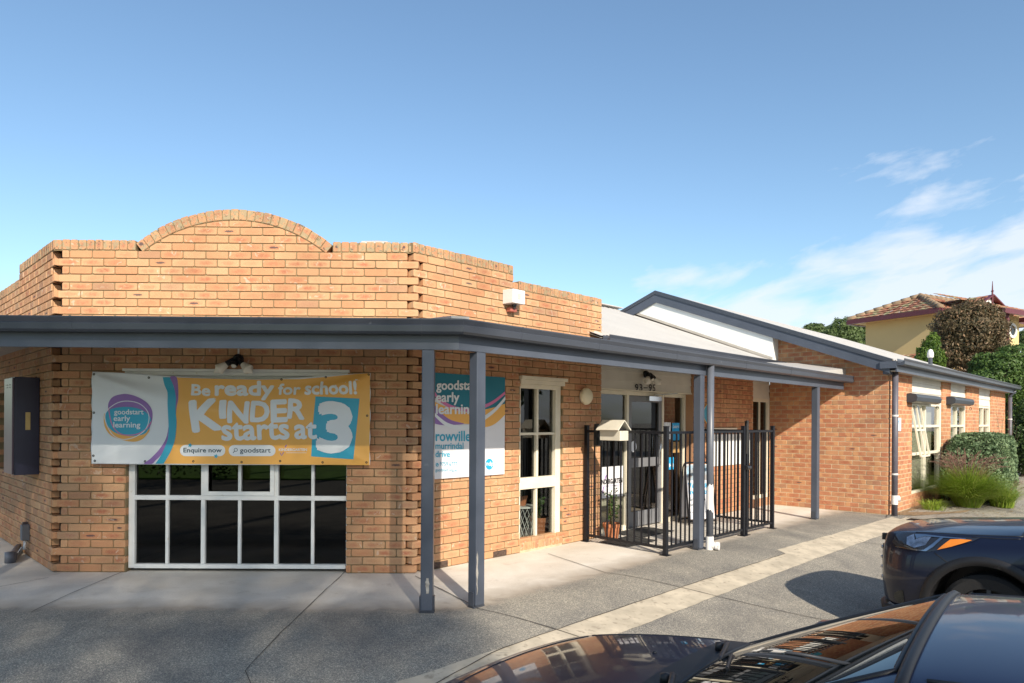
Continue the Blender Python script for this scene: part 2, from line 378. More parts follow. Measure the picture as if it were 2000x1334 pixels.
# ---- the projecting bay
def fr_ends(k):
    l = CL[0] - (.0 if k % 2 else -.065); r = CR[0] + (.03 if k % 2 == 0 else -.088)
    if k >= 40: return (CL[0], CR[0])
    return (CL[0] - (.012 if k % 2 == 0 else -.09), r)
wf = [FRONT.px(245, 1000)[0], FRONT.px(676, 1000)[0], 0.0, 2.10]
Hb = 40 * CH
wall('front_wall', building, FRONT, CL[0], CR[0], 0, Hb, [tuple(wf)], ends=fr_ends, mends=lambda k: (CL[0] + .09, CR[0] - .088), phase=-.20)
sR = RIGHT.px(1175, 700)[0]; sStep = RIGHT.px(1003, 530)[0]; sStep2 = RIGHT.px(1012, 545)[0]
SH = .0
rw = [RIGHT.px(1016, 900)[0], RIGHT.px(1098, 900)[0], .13, 2.145]
Hlow = 38 * CH
wall('right_bay_wall', building, RIGHT, 0, sR, 0, Hb, [tuple(rw), (sStep2, 99, Hlow, 99, False), (sStep, 99, Hlow + CH * 1.0, 99, False)],
     ends=lambda k: ((.105 if k % 2 == 0 else -.022), sR), mends=lambda k: (.105, sR), phase=.045)
lStep = LEFT.px(38, 520)[0]
wall('left_bay_wall', building, LEFT, -sR, 0, 0, Hb, [(-99, lStep, Hlow, 99, False), (LEFT.px(0, 800)[0] - .1, LEFT.px(20, 800)[0], .9, 2.0)],
     ends=lambda k: (-sR, (-.075 if k % 2 else .03)), mends=lambda k: (-sR, -.075), phase=.03)
# corner cores behind the sawtooth brick ends; dark soil colour paints the gaps' shade
for C, F1, F2 in ((CR, FRONT, RIGHT), (CL, FRONT, LEFT)):
    cx, cy = C; sg = 1 if C is CR else -1
    P = [(cx - sg * .10, cy + .07), (cx - sg * .035, cy + .085), (cx + sg * .03, cy + .15), (cx - sg * .0, cy + .24), (cx - sg * .12, cy + .22)]
    if sg < 0: P = P[::-1]
    n = len(P); cb = MB(); cb.add([(x, y, 0) for x, y in P] + [(x, y, Hb) for x, y in P], [tuple(range(n))[::-1], tuple(range(n, 2 * n))] + [(i, (i + 1) % n, n + (i + 1) % n, n + i) for i in range(n)]); cb.build('corner_shade_core', MT['soil'], building)
# inner leaf that gives the parapet its thickness, and the flat roof behind it
ib = MB()
FRONT.box(ib, CL[0] + .05, CR[0] - .05, 2.2, Hb + .005, -.215, -.10)
RIGHT.box(ib, .08, sStep, 2.2, Hb + .005, -.215, -.10); RIGHT.box(ib, sStep + .002, sR - .002, 2.2, Hlow + .004, -.214, -.10)
LEFT.box(ib, lStep, -.08, 2.2, Hb + .005, -.215, -.10); LEFT.box(ib, -sR, lStep - .002, 2.2, Hlow + .004, -.214, -.10)
ib.build('parapet_backing', MT['mortar'], building)
# arched gable on the front
sa, sb_ = FRONT.px(281, 491)[0], FRONT.px(634, 492)[0]; sc = (sa + sb_) / 2; hc = (sb_ - sa) / 2; rise = .335
Rr = (hc * hc + rise * rise) / (2 * rise); zc = Hb + rise - Rr
aa = math.asin(hc / Rr)
hp = []
for i in range(20):
    th = -aa + 2 * aa * (i + .5) / 20; nx, nz = math.sin(th), math.cos(th); hp.append((nx, nz, nx * sc + nz * zc + Rr - .004))
wall('arch_wall', building, FRONT, sa, sb_, Hb, Hb + rise, ends=None, phase=-.20, hp=hp)
ar = MB(); n = 24
for o_, zz in ((-.10, 0), (-.215, 0)): pass
arc = [(sc + Rr * math.sin(-aa + 2 * aa * i / n), zc + Rr * math.cos(-aa + 2 * aa * i / n)) for i in range(n + 1)]
pts = arc[::-1] + []
ar.add([FRONT.p(a, z, -.10) for a, z in arc] + [FRONT.p(a, z, -.215) for a, z in arc], [tuple(range(n, -1, -1)), tuple(range(n + 1, 2 * n + 2))] + [(i, i + 1, n + 2 + i, n + 1 + i) for i in range(n)] + [(n, 0, n + 1, 2 * n + 1)])
ar.build('arch_backing', MT['mortar'], building)
cap = MB(); capm = MB()
def cap_run(F, a, b, z, d0=-.005, d1=.225):
    nB = max(1, int(round((b - a) / .0865))); st = (b - a) / nB
    for i in range(nB):
        brick(cap, F, a + i * st + .005, a + (i + 1) * st - .005, z + .010, z + .116 + rnd.uniform(-.004, .003), off=.002, depth=.226)
        # brick() leaves the back open; the top face is the ring between rows
    F.box(capm, a, b, z, z + .104, -.217, -.006)
cap_run(FRONT, CL[0], sa - .085, Hb); cap_run(FRONT, sb_ + .085, CR[0] + .01, Hb)
cap_run(RIGHT, -.035, sStep, Hb); cap_run(RIGHT, sStep2 + .012, sR, Hlow)
cap_run(LEFT, lStep, .0, Hb); cap_run(LEFT, -sR, lStep - .012, Hlow)
nB = int(round(2 * aa * (Rr + .055) / .0865))
for i in range(nB):
    t0 = -aa - .012 + (2 * aa + .024) * i / nB; t1 = -aa - .012 + (2 * aa + .024) * (i + 1) / nB; g = .0045 / Rr; r0, r1 = Rr + .006, Rr + .118 + rnd.uniform(-.004, .003)
    P = [(sc + r * math.sin(t), zc + r * math.cos(t)) for r, t in ((r0, t0 + g), (r0, t1 - g), (r1 - .006, t1 - g * .9), (r1, t1 - g * 2), (r1, t0 + g * 2), (r1 - .006, t0 + g * .9))]
    brick_poly(cap, FRONT, P, .002, .226)
nn = 30; tt = [-aa + 2 * aa * i / nn for i in range(nn + 1)]
A = [FRONT.p(sc + r * math.sin(t), zc + r * math.cos(t), o) for t in tt for r, o in ((Rr, -.006), (Rr + .105, -.006), (Rr + .105, -.217), (Rr, -.217))]
capm.add(A, [(4 * i + j, 4 * i + 4 + j, 4 * i + 4 + (j + 1) % 4, 4 * i + (j + 1) % 4) for i in range(nn) for j in range(4)] + [(0, 1, 2, 3), (4 * nn + 3, 4 * nn + 2, 4 * nn + 1, 4 * nn)])
co = cap.build('brick_capping', MT['brick_cap'], building, label='lichen-spotted bricks on edge along the parapet top'); capm.build('mortar', MT['mortar'], co)
fr = MB(); BKC = UV(7.55, -12); c0, c1, c2, c3 = FRONT.p(CL[0] + .1, 2.95, -.1), FRONT.p(CR[0] - .1, 2.95, -.1), RIGHT.p(sR - .02, 2.95, -.1), LEFT.p(-sR + .02, 2.95, -.1)
fr.add([c0, c1, c2, Vector((c2.x - 2, c2.y + 2.5, 2.95)), Vector((c3.x + 2, c3.y + 2.5, 2.95)), c3], [(0, 1, 2, 3, 4, 5)]); fr.build('flat_roof', MT['roofgrey'], building)
cw = MB(); P0 = at_depth(733, 477, 9.6)
cw.add([P0 + Vector(v) for v in ((-.16, -.16, -.35), (.2, -.16, -.35), (.2, .2, -.35), (-.16, .2, -.35), (-.16, -.16, 0), (.2, -.16, -.0), (.2, .2, 0), (-.16, .2, 0), (.02, .02, .06))],
       [(0, 1, 5, 4), (1, 2, 6, 5), (2, 3, 7, 6), (3, 0, 4, 7), (4, 5, 8), (5, 6, 8), (6, 7, 8), (7, 4, 8)])
cw.build('roof_cowl', MT['roof'], building, label='pale metal roof cowl peeping over the parapet')

# ---- main wall right of the bay, entry, wing
sE0, sE1 = sR, RIGHT.px(1354, 900)[0]
# pier and wall up to the inner corner, with the narrow window
sI = (UW - 4.462) - 0.0
nw = (RIGHT.px(1471, 800)[0], RIGHT.px(1506, 800)[0], 0.0, 9)
wall('entry_wall', building, RIGHT, sE1, sI, 0, 30 * CH + .2, [nw], phase=.02, m=MT['brick2'], mm=MT['mortar'])
zr_w = lambda s: 0
_b, _r = WING.px(1735, 701, .3), WING.px(1280, 570, .3); wpit = (_r[1] - _b[1]) / (_b[0] - _r[0])
# wing end wall: under the raking barge
pitch = .385
def rake_hp(off=.0):   # z <= zc - pitch*s
    return [(wpit, 1, _b[1] - .12 + wpit * _b[0] - off)]
wall('wing_end_wall', building, WING, -.03, WC - .003, 0, 44 * CH, hp=rake_hp(), m=MT['brick2'], mm=MT['mortar2'], phase=.08, rake=.004)
sS = SIDE.px(1963, 850)[0]
W1 = (SIDE.px(1781, 850)[0], SIDE.px(1841, 850)[0]); W2 = (SIDE.px(1857, 850)[0], SIDE.px(1888, 850)[0]); W3 = (SIDE.px(1912, 850)[0], SIDE.px(1936, 850)[0])
wall('wing_side_wall', building, SIDE, .003, sS, 0, 2.60, [(W1[0], W1[1], .25, 9), (W2[0], W2[1], .25, 9), (W3[0], W3[1], .25, 9)], m=MT['brick2'], mm=MT['mortar2'], phase=.0, rake=.004)
# plain backing structure so that the building is solid from other sides
bk = MB()
def prism(mb, poly, z0, z1):
    n = len(poly); mb.add([(p[0], p[1], z0) for p in poly] + [(p[0], p[1], z1) for p in poly], [tuple(range(n))[::-1], tuple(range(n, 2 * n))] + [(i, (i + 1) % n, n + (i + 1) % n, n + i) for i in range(n)])
far = [SIDE.p(sS - .05, 0), SIDE.p(sS - .05, 0) + UV(0, -9.6), UV(UW - 8, VA - 7.5), UV(UW - 8, VA - 7.1)]
prism(bk, [p[:2] for p in (SIDE.p(sS, 0, -.12), UV(UW + sS, VA - 7.3), UV(UW + sS - .2, VA - 7.3), SIDE.p(sS - .2, 0, -.12))], 0, 2.6)
prism(bk, [p[:2] for p in (UV(UW + sS, VA - 7.3), UV(1.2, VA - 7.3), UV(1.2, VA - 7.1), UV(UW + sS, VA - 7.1))], 0, 2.6)
bk.build('rear_wall', MT['brick2'], building)

# ---- entry: weatherboard, door, sidelights
def boards(name, F, s0, s1, z0, z1, off, parent, n, m):
    b = MB(); h = (z1 - z0) / n
    for i in range(n):
        a, c = z0 + i * h, z0 + (i + 1) * h
        P = [F.p(s, z, o) for s in (s0, s1) for z, o in ((a, off - .01), (a, off + .020), (c, off + .004), (c, off - .01))]
        b.add(P, [(0, 1, 2, 3), (7, 6, 5, 4), (0, 4, 5, 1), (1, 5, 6, 2), (2, 6, 7, 3), (3, 7, 4, 0)])
    return b.build(name, m, parent)
REC = -.16
zD = RIGHT.px(1250, 764, REC)[1]
boards('weatherboard', RIGHT, sE0 - .02, sE1 + .02, zD, 2.62, -.06, building, 4, MT['board'])
eb = MB()
RIGHT.box(eb, sE0 - .1, sE0 + .012, 0, 2.6, REC - .1, -.1); ej = MB(); RIGHT.box(ej, sE1 - .004, sE1 + .1, 0, 2.6, REC - .1, -.012); ej.build('entry_jamb', MT['brick2'], building); RIGHT.box(eb, sE0 + .013, sE1 - .013, zD - .012, zD + .004, REC - .06, -.02)
eb.build('entry_reveal', MT['cream'], building)
def xs(px): return RIGHT.px(px, 900, REC)[0]
dfr = MB(); X0, X1, D0, D1 = sE0 + .012, sE1 - .012, xs(1226), xs(1291)
for a, b_ in ((X0, X0 + .05), (D0 - .06, D0), (D1, D1 + .05), (X1 - .06, X1)): RIGHT.box(dfr, a, b_, 0, zD - .013, REC - .05, REC + .02)
for a, b_ in ((X0 + .05, D0 - .06), (D0, D1), (D1 + .07, X1 - .07)): RIGHT.box(dfr, a, b_, zD - .07, zD - .014, REC - .048, REC + .018)
RIGHT.box(dfr, X0 + .05, D0 - .06, .0, .07, REC - .048, REC + .018); RIGHT.box(dfr, D1 + .07, X1 - .07, .0, .07, REC - .048, REC + .018)
ew = dfr.build('entry_frame', MT['cream'], building, bevel=.003)
g = MB(); RIGHT.poly(g, [(X0 + .05, .07), (D0 - .06, .07), (D0 - .06, zD - .07), (X0 + .05, zD - .07)], REC - .02); g.build('pane', MT['glass'], ew); g = MB(); RIGHT.poly(g, [(D1 + .07, .07), (X1 - .07, .07), (X1 - .07, zD - .07), (D1 + .07, zD - .07)], REC - .02)
g.build('pane', MT['glass'], ew)
dr = MB(); zt = zD - .075
for a, b_ in ((D0 + .004, D0 + .085), (D1 - .085, D1 - .004)): RIGHT.box(dr, a, b_, .02, zt, REC - .03, REC + .01)
for a, b_ in ((.02, .25), (.93, 1.07), (zt - .09, zt)): RIGHT.box(dr, D0 + .086, D1 - .086, a, b_, REC - .029, REC + .009)
dr_o = dr.build('door', MT['doorgrey'], building, bevel=.003)
g = MB(); RIGHT.poly(g, [(D0 + .08, .25), (D1 - .08, .25), (D1 - .08, .93), (D0 + .08, .93)], REC - .01); g.build('pane', MT['glass'], dr_o); g = MB(); RIGHT.poly(g, [(D0 + .08, 1.07), (D1 - .08, 1.07), (D1 - .08, zt - .09), (D0 + .08, zt - .09)], REC - .01)
g.build('pane', MT['glass'], dr_o)
h = MB(); h.tube([RIGHT.p(D1 - .11, .95, REC + .01), RIGHT.p(D1 - .11, .95, REC + .06), RIGHT.p(D1 - .11, 1.4, REC + .06), RIGHT.p(D1 - .11, 1.4, REC + .01)], .012); h.build('handle', MT['chrome'], dr_o, smooth=True)
h = MB(); RIGHT.box(h, D1 - .45, D1 - .1, zt - .07, zt + .0, REC + .012, REC + .07); h.bar(RIGHT.p(D1 - .3, zt + .02, REC + .06), RIGHT.p(D1 + .15, zt + .06, REC + .2), .02, .012); h.build('door_closer', MT['chrome'], dr_o)
h = MB(); c = [(D0 + .16 + .085 * math.cos(t * .3927), 1.25 + .085 * math.sin(t * .3927)) for t in range(16)]; h.add([RIGHT.p(a, z, REC - .006) for a, z in c], [tuple(range(16))]); h.build('round_sticker', INK['white'], dr_o)

# inside the entry and the rooms behind the windows: floor, back wall, a counter
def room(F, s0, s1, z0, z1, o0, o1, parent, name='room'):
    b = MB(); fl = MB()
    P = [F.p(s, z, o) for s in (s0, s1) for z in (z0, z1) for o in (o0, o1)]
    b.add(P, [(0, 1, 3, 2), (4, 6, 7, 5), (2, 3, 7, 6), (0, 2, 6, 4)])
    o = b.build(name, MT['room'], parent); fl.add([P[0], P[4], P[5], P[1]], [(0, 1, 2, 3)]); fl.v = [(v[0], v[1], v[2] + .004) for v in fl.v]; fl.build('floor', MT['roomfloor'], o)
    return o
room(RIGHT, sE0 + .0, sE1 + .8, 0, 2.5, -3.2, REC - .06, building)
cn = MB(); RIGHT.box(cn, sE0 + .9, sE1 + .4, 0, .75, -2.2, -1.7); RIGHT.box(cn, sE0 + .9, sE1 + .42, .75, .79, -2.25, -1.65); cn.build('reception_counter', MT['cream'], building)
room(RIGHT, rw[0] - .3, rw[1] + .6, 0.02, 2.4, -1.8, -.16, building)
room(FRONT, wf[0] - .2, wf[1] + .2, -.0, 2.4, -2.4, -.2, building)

# ---- windows
def bars(mb, F, s0, s1, z0, z1, o0, o1): F.box(mb, s0, s1, z0, z1, o0, o1)
fw = thing  # alias kept short
def fpx(x): return FRONT.px(x, 1040, -.06)[0]
def fpz(y): return FRONT.px(460, y, -.06)[1]
win = MB(); O0, O1 = -.11, -.055
s0, s1 = wf[0] + .002, wf[1] - .002; zb = fpz(1110); ztp = 2.10; ztr = (fpz(977), fpz(969))
FRONT.box(win, s0, s0 + .065, zb, ztp, O0, O1); FRONT.box(win, s1 - .012, s1, zb, ztp, O0, O1)
FRONT.box(win, s0 + .0652, s1 - .0122, ztp - .06, ztp, O0, O1); FRONT.box(win, s0 + .0652, s1 - .0122, zb, zb + .045, O0, O1 + .012)
FRONT.box(win, s0 + .0652, s1 - .0122, ztr[0], ztr[1] + .005, O0, O1 - .001)
FRONT.box(win, s0 + .0652, s1 - .0122, 1.52, 1.56, O0, O1 - .001)
for a, b_ in ((392, 400), (535, 543)): FRONT.box(win, fpx(a), fpx(b_), zb + .046, ztp - .061, O0 + .002, O1 - .004)
for a, b_ in ((322.5, 328.5), (464, 470), (607, 613)): FRONT.box(win, fpx(a), fpx(b_), zb + .046, ztp - .061, O0 + .012, O1 - .008)
wn = win.build('window', MT['white'], building, bevel=.004, label='wide white twelve-pane window under the banner')
sh = MB(); a0, a1, zz0, zz1 = fpx(399), fpx(536), ztr[1] + .006, 1.52
FRONT.box(sh, a0, a0 + .045, zz0, zz1, O1 - .003, O1 + .012); FRONT.box(sh, a1 - .045, a1, zz0, zz1, O1 - .003, O1 + .012)
FRONT.box(sh, a0 + .0451, a1 - .0451, zz0, zz0 + .045, O1 - .003, O1 + .011); FRONT.box(sh, a0 + .0451, a1 - .0451, zz1 - .045, zz1, O1 - .003, O1 + .011)
sh.build('sash', MT['white'], wn, bevel=.003)
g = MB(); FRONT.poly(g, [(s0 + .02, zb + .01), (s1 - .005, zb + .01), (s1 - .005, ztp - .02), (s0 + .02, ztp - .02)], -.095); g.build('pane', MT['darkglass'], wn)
hd = MB(); FRONT.box(hd, wf[0] - .01, wf[1] + .01, 2.095, 2.135, -.05, .012); FRONT.box(hd, wf[0] - .03, wf[1] + .03, 2.136, 2.165, -.05, .028); hd.build('head_trim', MT['white'], wn, bevel=.003)

def rpx(x): return RIGHT.px(x, 900, -.05)[0]
def rpz(x, y): return RIGHT.px(x, y, -.05)[1]
win = MB(); s0, s1 = rw[0] + .002, rw[1] - .002
zb, ztp, zt0, zt1 = rpz(1016, 1066), rpz(1050, 752), rpz(1050, 953), rpz(1050, 937)
FRAME = RIGHT
FRAME.box(win, s0, s0 + .035, zb, ztp, -.11, -.03); FRAME.box(win, s1 - .10, s1, zb, ztp, -.11, -.03)
FRAME.box(win, s0 + .0351, s1 - .1001, ztp - .05, ztp, -.11, -.03); FRAME.box(win, s0 + .0351, s1 - .1001, zb, zb + .07, -.11, -.03); FRAME.box(win, s0 + .0351, s1 - .1001, zt0, zt1 + .04, -.11, -.031)
mx_ = rpx(1049)
FRAME.box(win, mx_ - .018, mx_ + .018, zt1 + .041, ztp - .051, -.10, -.045); FRAME.box(win, mx_ - .025, mx_ + .005, zb + .071, zt0 - .001, -.10, -.045)
zm = rpz(1050, 847); FRAME.box(win, s0 + .036, mx_ - .0181, zm - .016, zm + .016, -.10, -.045); FRAME.box(win, mx_ + .0181, s1 - .101, zm - .016, zm + .016, -.10, -.045)
wn = win.build('window', MT['cream'], building, bevel=.004, label='tall narrow cream window with pot plants inside')
hd = MB(); FRAME.box(hd, s0 - .01, s1 + .03, ztp + .001, ztp + .055, -.08, .02); FRAME.box(hd, s0 - .02, s1 + .06, ztp + .056, ztp + .10, -.08, .045); hd.build('head_trim', MT['cream'], wn, bevel=.004)
g = MB(); FRAME.poly(g, [(s0 + .01, zb + .02), (s1 - .05, zb + .02), (s1 - .05, ztp - .02), (s0 + .01, ztp - .02)], -.085); g.build('pane', MT['glass'], wn)
sl = MB()
nb = 12
for i in range(nb):
    a = rw[0] + (rw[1] - rw[0]) * i / nb; brick(sl, RIGHT, a + .004, a + (rw[1] - rw[0]) / nb - .004, .03, rw[2] - .005, off=.015, depth=.12)
sl.build('brick_sill', MT['brick'], building)
ms = MB(); RIGHT.box(ms, rw[0] + .002, rw[1] - .002, 0, rw[2] - .012, -.11, .008); ms.build('sill_mortar', MT['mortar2'], building)

# narrow window near inner corner
zt = RIGHT.px(1488, 778)[1]
boards('weatherboard', RIGHT, nw[0] + .002, nw[1] - .002, zt, 2.62, -.05, building, 4, MT['board'])
win = MB(); a, b_ = nw[0] + .002, nw[1] - .002
RIGHT.box(win, a, a + .06, .15, zt - .001, -.10, -.03); RIGHT.box(win, b_ - .09, b_, .15, zt - .001, -.10, -.03); RIGHT.box(win, a + .0601, b_ - .0901, zt - .07, zt - .002, -.10, -.03); RIGHT.box(win, a + .0601, b_ - .0901, .15, .22, -.10, -.03)
RIGHT.box(win, (a + b_) / 2 - .03, (a + b_) / 2, .221, zt - .071, -.09, -.04)
wn = win.build('window', MT['cream'], building, bevel=.003, label='narrow cream window beside the inner corner')
g = MB(); RIGHT.poly(g, [(a + .01, .17), (b_ - .02, .17), (b_ - .02, zt - .02), (a + .01, zt - .02)], -.07); g.build('pane', MT['darkglass'], wn)
wl = MB(); RIGHT.box(wl, nw[0] + .003, nw[1] - .003, 0, .149, -.1, -.002); wl.build('low_wall', MT['brick2'], building)
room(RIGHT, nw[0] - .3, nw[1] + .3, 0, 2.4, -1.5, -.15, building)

# wing side windows
def sidewin(w, idx, awn):
    ztw = SIDE.px((SIDE_PX[idx][0] + SIDE_PX[idx][1]) / 2, SIDE_PX[idx][2])[1]
    boards('weatherboard', SIDE, w[0] + .002, w[1] - .002, ztw, 2.62, -.05, building, 3, MT['board'])
    a, b_ = w[0] + .002, w[1] - .002; m = MB(); z0 = .25
    SIDE.box(m, a, a + .06, z0, ztw - .001, -.10, -.03); SIDE.box(m, b_ - .12, b_, z0, ztw - .001, -.10, -.03)
    for zz in (z0, 1.0, 1.55, ztw - .06): SIDE.box(m, a + .0601, b_ - .1201, zz, zz + .05, -.10, -.031)
    mid = (a + b_) / 2; SIDE.box(m, mid - .05, mid - .01, z0 + .051, .999, -.09, -.04); SIDE.box(m, mid - .04, mid, 1.6, ztw - .061, -.09, -.04); SIDE.box(m, mid - .04, mid, 1.051, 1.549, -.09, -.04)
    wn = m.build('window', MT['cream'], building, bevel=.003)
    g = MB(); SIDE.poly(g, [(a + .01, z0 + .01), (b_ - .02, z0 + .01), (b_ - .02, ztw - .01), (a + .01, ztw - .01)], -.08); g.build('pane', MT['glass'], wn)
    cu = MB(); nn = 24
    for i in range(nn):
        p = a + .05 + (b_ - a - .1) * i / nn; p2 = a + .05 + (b_ - a - .1) * (i + 1) / nn; o1 = -.2 - .02 * (i % 2); o2 = -.2 - .02 * ((i + 1) % 2)
        cu.add([SIDE.p(p, .3, o1), SIDE.p(p2, .3, o2), SIDE.p(p2, ztw, o2), SIDE.p(p, ztw, o1)], [(0, 1, 2, 3)])
    cu.build('curtain', MT['cream'], wn)
    if awn:
        m = MB(); e0, e1 = SIDE.px(SIDE_PX[idx][0] + 1, 800, .1)[0], SIDE.px((1839, 1903)[idx], 800, .18)[0]
        prof = [(-.01, .0), (-.01, .16), (.06, .175), (.16, .15), (.185, .10), (.17, .02), (.08, -.01)]
        n = len(prof); m.add([SIDE.p(s, ztw - .02 + z, o) for s in (e0, e1) for o, z in prof], [tuple(range(n)), tuple(range(2 * n - 1, n - 1, -1))] + [(i, n + i, n + (i + 1) % n, (i + 1) % n) for i in range(n)])
        m.build('blind_box', MT['blind'], building, bevel=.006, label='slate hood of the roll-up outdoor blind')
        m = MB(); c = SIDE.p(e1 + .02, ztw - .09, .1); m.tube([c + Vector((0, 0, .03)) + Vector((math.sin(t * .7) * .025, 0, math.cos(t * .7) * .035 - .03)) for t in range(10)], .005, 6); m.build('crank_eye', MT['black'], building)
SIDE_PX = [(1781, 1841, 787), (1857, 1888, 790), (1912, 1936, 793)]
sidewin(W1, 0, True); sidewin(W2, 1, True); sidewin(W3, 2, False)
for w in (W1, W2, W3): wl = MB(); SIDE.box(wl, w[0] + .003, w[1] - .003, 0, .249, -.1, -.002); wl.build('low_wall', MT['brick2'], building)
room(SIDE, .2, sS - .3, 0, 2.4, -2.0, -.3, building)
# open casement sash swung out of the first side window
m = MB(); a = W1[0] + .06; hz = (.99, 2.0)
def op(t, z, k=0): # swung sash, hinged at the top
    return SIDE.p(a + t * .62, z, -.03 + (2.0 - z) * .17 + k)
for t in (0, .5, 1):
    m.bar(op(t, 1.0), op(t, 2.0), .035, .03)
for z in (1.0, 1.5, 2.0): m.bar(op(0, z), op(1, z), .03, .035)
m.build('open_sash', MT['cream'], building, label='cream sash swung outward under the blind')

# ---- roofs
rf = MB(); E0 = 2.80; EV = VA + .2
def roofplane(mb, u0, u1, v0, z0, v1, z1, th=.03, ribs=.19, rh=.018):
    n = int((u1 - u0) / ribs)
    P = []; 
    us = []
    for i in range(n):
        a = u0 + (u1 - u0) * i / n; w = (u1 - u0) / n
        us += [(a, 0), (a + w * .55, 0), (a + w * .65, rh), (a + w * .9, rh)]
    us.append((u1, 0))
    vs = [UV(u, v0, z0 + h) for u, h in us] + [UV(u, v1, z1 + h) for u, h in us]; k = len(us)
    mb.add(vs, [(i, i + 1, k + i + 1, k + i) for i in range(k - 1)])
    mb.add([UV(u0, v0, z0 - th), UV(u1, v0, z0 - th), UV(u1, v1, z1 - th), UV(u0, v1, z1 - th)], [(0, 1, 2, 3)])
zr1 = 4.27; vr1 = -9.55
roofplane(rf, 7.45, UW - .012, EV, 2.80, vr1, zr1); roofplane(rf, 7.45, UW - .012, vr1, zr1, -13.4, 2.8)
rf.build('main_roof', MT['roof'], building, label='pale steel roof sloping up behind the entry awning')
rc = MB(); rc.bar(UV(7.45, vr1, zr1 + .035), UV(UW, vr1, zr1 + .035), .3, .02); rc.build('ridge_cap', MT['roof'], building)
gb = MB(); 
def gutter(mb, pts, w=.12, h=.12, lip=.02):
    """quad gutter swept along a horizontal path; pts = list of (point, outward normal scaled for mitre)"""
    prof = [(0, 0), (0, h), (-.004, h), (-.004, .006), (-w * .0 - .004, .006)]
    prof = [(-w, h), (-w, 0), (-.025, 0), (-.006, .018), (0, h * .55), (-.012, h * .62), (.004, h * .92), (.004, h), (-.012, h), (-.018, h * .7), (-w + .005, .012), (-w + .005, h)]
    n = len(prof); vs = [p + nn * o + Vector((0, 0, z)) for p, nn in pts for o, z in prof]
    fs = [(i * n + j, i * n + j + 1, (i + 1) * n + j + 1, (i + 1) * n + j) for i in range(len(pts) - 1) for j in range(n - 1)]
    fs += [tuple(range(n))[::-1], tuple(range((len(pts) - 1) * n, len(pts) * n))]
    mb.add(vs, fs)
nR = Vector((q, -q, 0))
gutter(gb, [(UV(7.5, EV + .12, 2.69), nR), (UV(UW - .02, EV + .12, 2.69), nR)]); gb.build('gutter', MT['greymetal'], building, label='slate gutter along the foot of the pale roof')
fb = MB(); RIGHT.box(fb, sR + .05, sI, 2.60, 2.79, -.02, .075); fb.build('fascia', MT['grey'], building)
# wing roof
BT = WING.px(1735, 701, .3); 
ridge = WING.px(1280, 570, .3)
uF = UW - .3
def Wp(s, z, off=.3): return WING.p(s, z, off)
zE = BT[1]; sEv = BT[0]; zRg = ridge[1]; sRg = ridge[0]; pit = (zRg - zE) / (sEv - sRg)
wr = MB(); uL = UW + sS + .35
vs_ = VA + sEv + .0; vR_ = VA + sRg; sv2 = VA + sRg - (sEv - sRg); 
roofplane(wr, uF - .02, uL, VA + sEv + .08, zE - .03, vR_, zRg); roofplane(wr, uF - .02, uL, vR_, zRg, sv2, zE)
wr.build('wing_roof', MT['roof'], building, label='pale steel gabled roof of the right wing')
bb = MB(); bd = .215
lL = sRg - 1.15; 
for (sa_, za_), (sb2, zb2) in (((sRg, zRg - .02), (sEv + .02, zE - .03)), ((lL, zRg - .02 - pit * (sRg - lL)), (sRg, zRg - .02))):
    bb.add([Wp(sa_, za_, .3), Wp(sb2, zb2, .3), Wp(sb2, zb2 - bd, .3), Wp(sa_, za_ - bd, .3), Wp(sa_, za_, .265), Wp(sb2, zb2, .265), Wp(sb2, zb2 - bd, .265), Wp(sa_, za_ - bd, .265)],
           [(3, 2, 1, 0), (4, 5, 6, 7), (0, 1, 5, 4), (2, 3, 7, 6), (1, 2, 6, 5), (0, 4, 7, 3)])
bb.build('barge_board', MT['grey'], building)
bc = MB()
for (sa_, za_), (sb2, zb2) in (((sRg, zRg), (sEv + .06, zE - .03)), ((lL, zRg - pit * (sRg - lL)), (sRg, zRg))):
    d = .05
    bc.add([Wp(sa_, za_ + .03, .318), Wp(sb2, zb2 + .03, .318), Wp(sb2, zb2 - d, .318), Wp(sa_, za_ - d, .318), Wp(sa_, za_ + .03, .16), Wp(sb2, zb2 + .03, .16), Wp(sa_, za_ - d, .302), Wp(sb2, zb2 - d, .302)],
           [(3, 2, 1, 0), (0, 1, 5, 4), (3, 6, 7, 2)])
bc.build('barge_capping', MT['greymetal'], building)
sf = MB()   # soffit under the barge
sf.add([Wp(sRg, zRg - .12, .264), Wp(sEv, zE - .15, .264), Wp(sEv, zE - .15, 0), Wp(sRg, zRg - .12, 0), Wp(lL, zRg - .12 - pit * (sRg - lL), .264), Wp(lL, zRg - .12 - pit * (sRg - lL), 0)], [(0, 1, 2, 3), (4, 0, 3, 5)])
sf.build('soffit', MT['soffit'], building)
cl_ = MB(); WING.box(cl_, WC - .02, sEv + .0, zE - .26, zE - .07, -.02, .262); cl_.build('eave_box', MT['grey'], building); cl_ = MB(); SIDE.box(cl_, -.335, -.262, 2.58, zE - .045, -.05, .214); cl_.build('eave_end', MT['grey'], building)
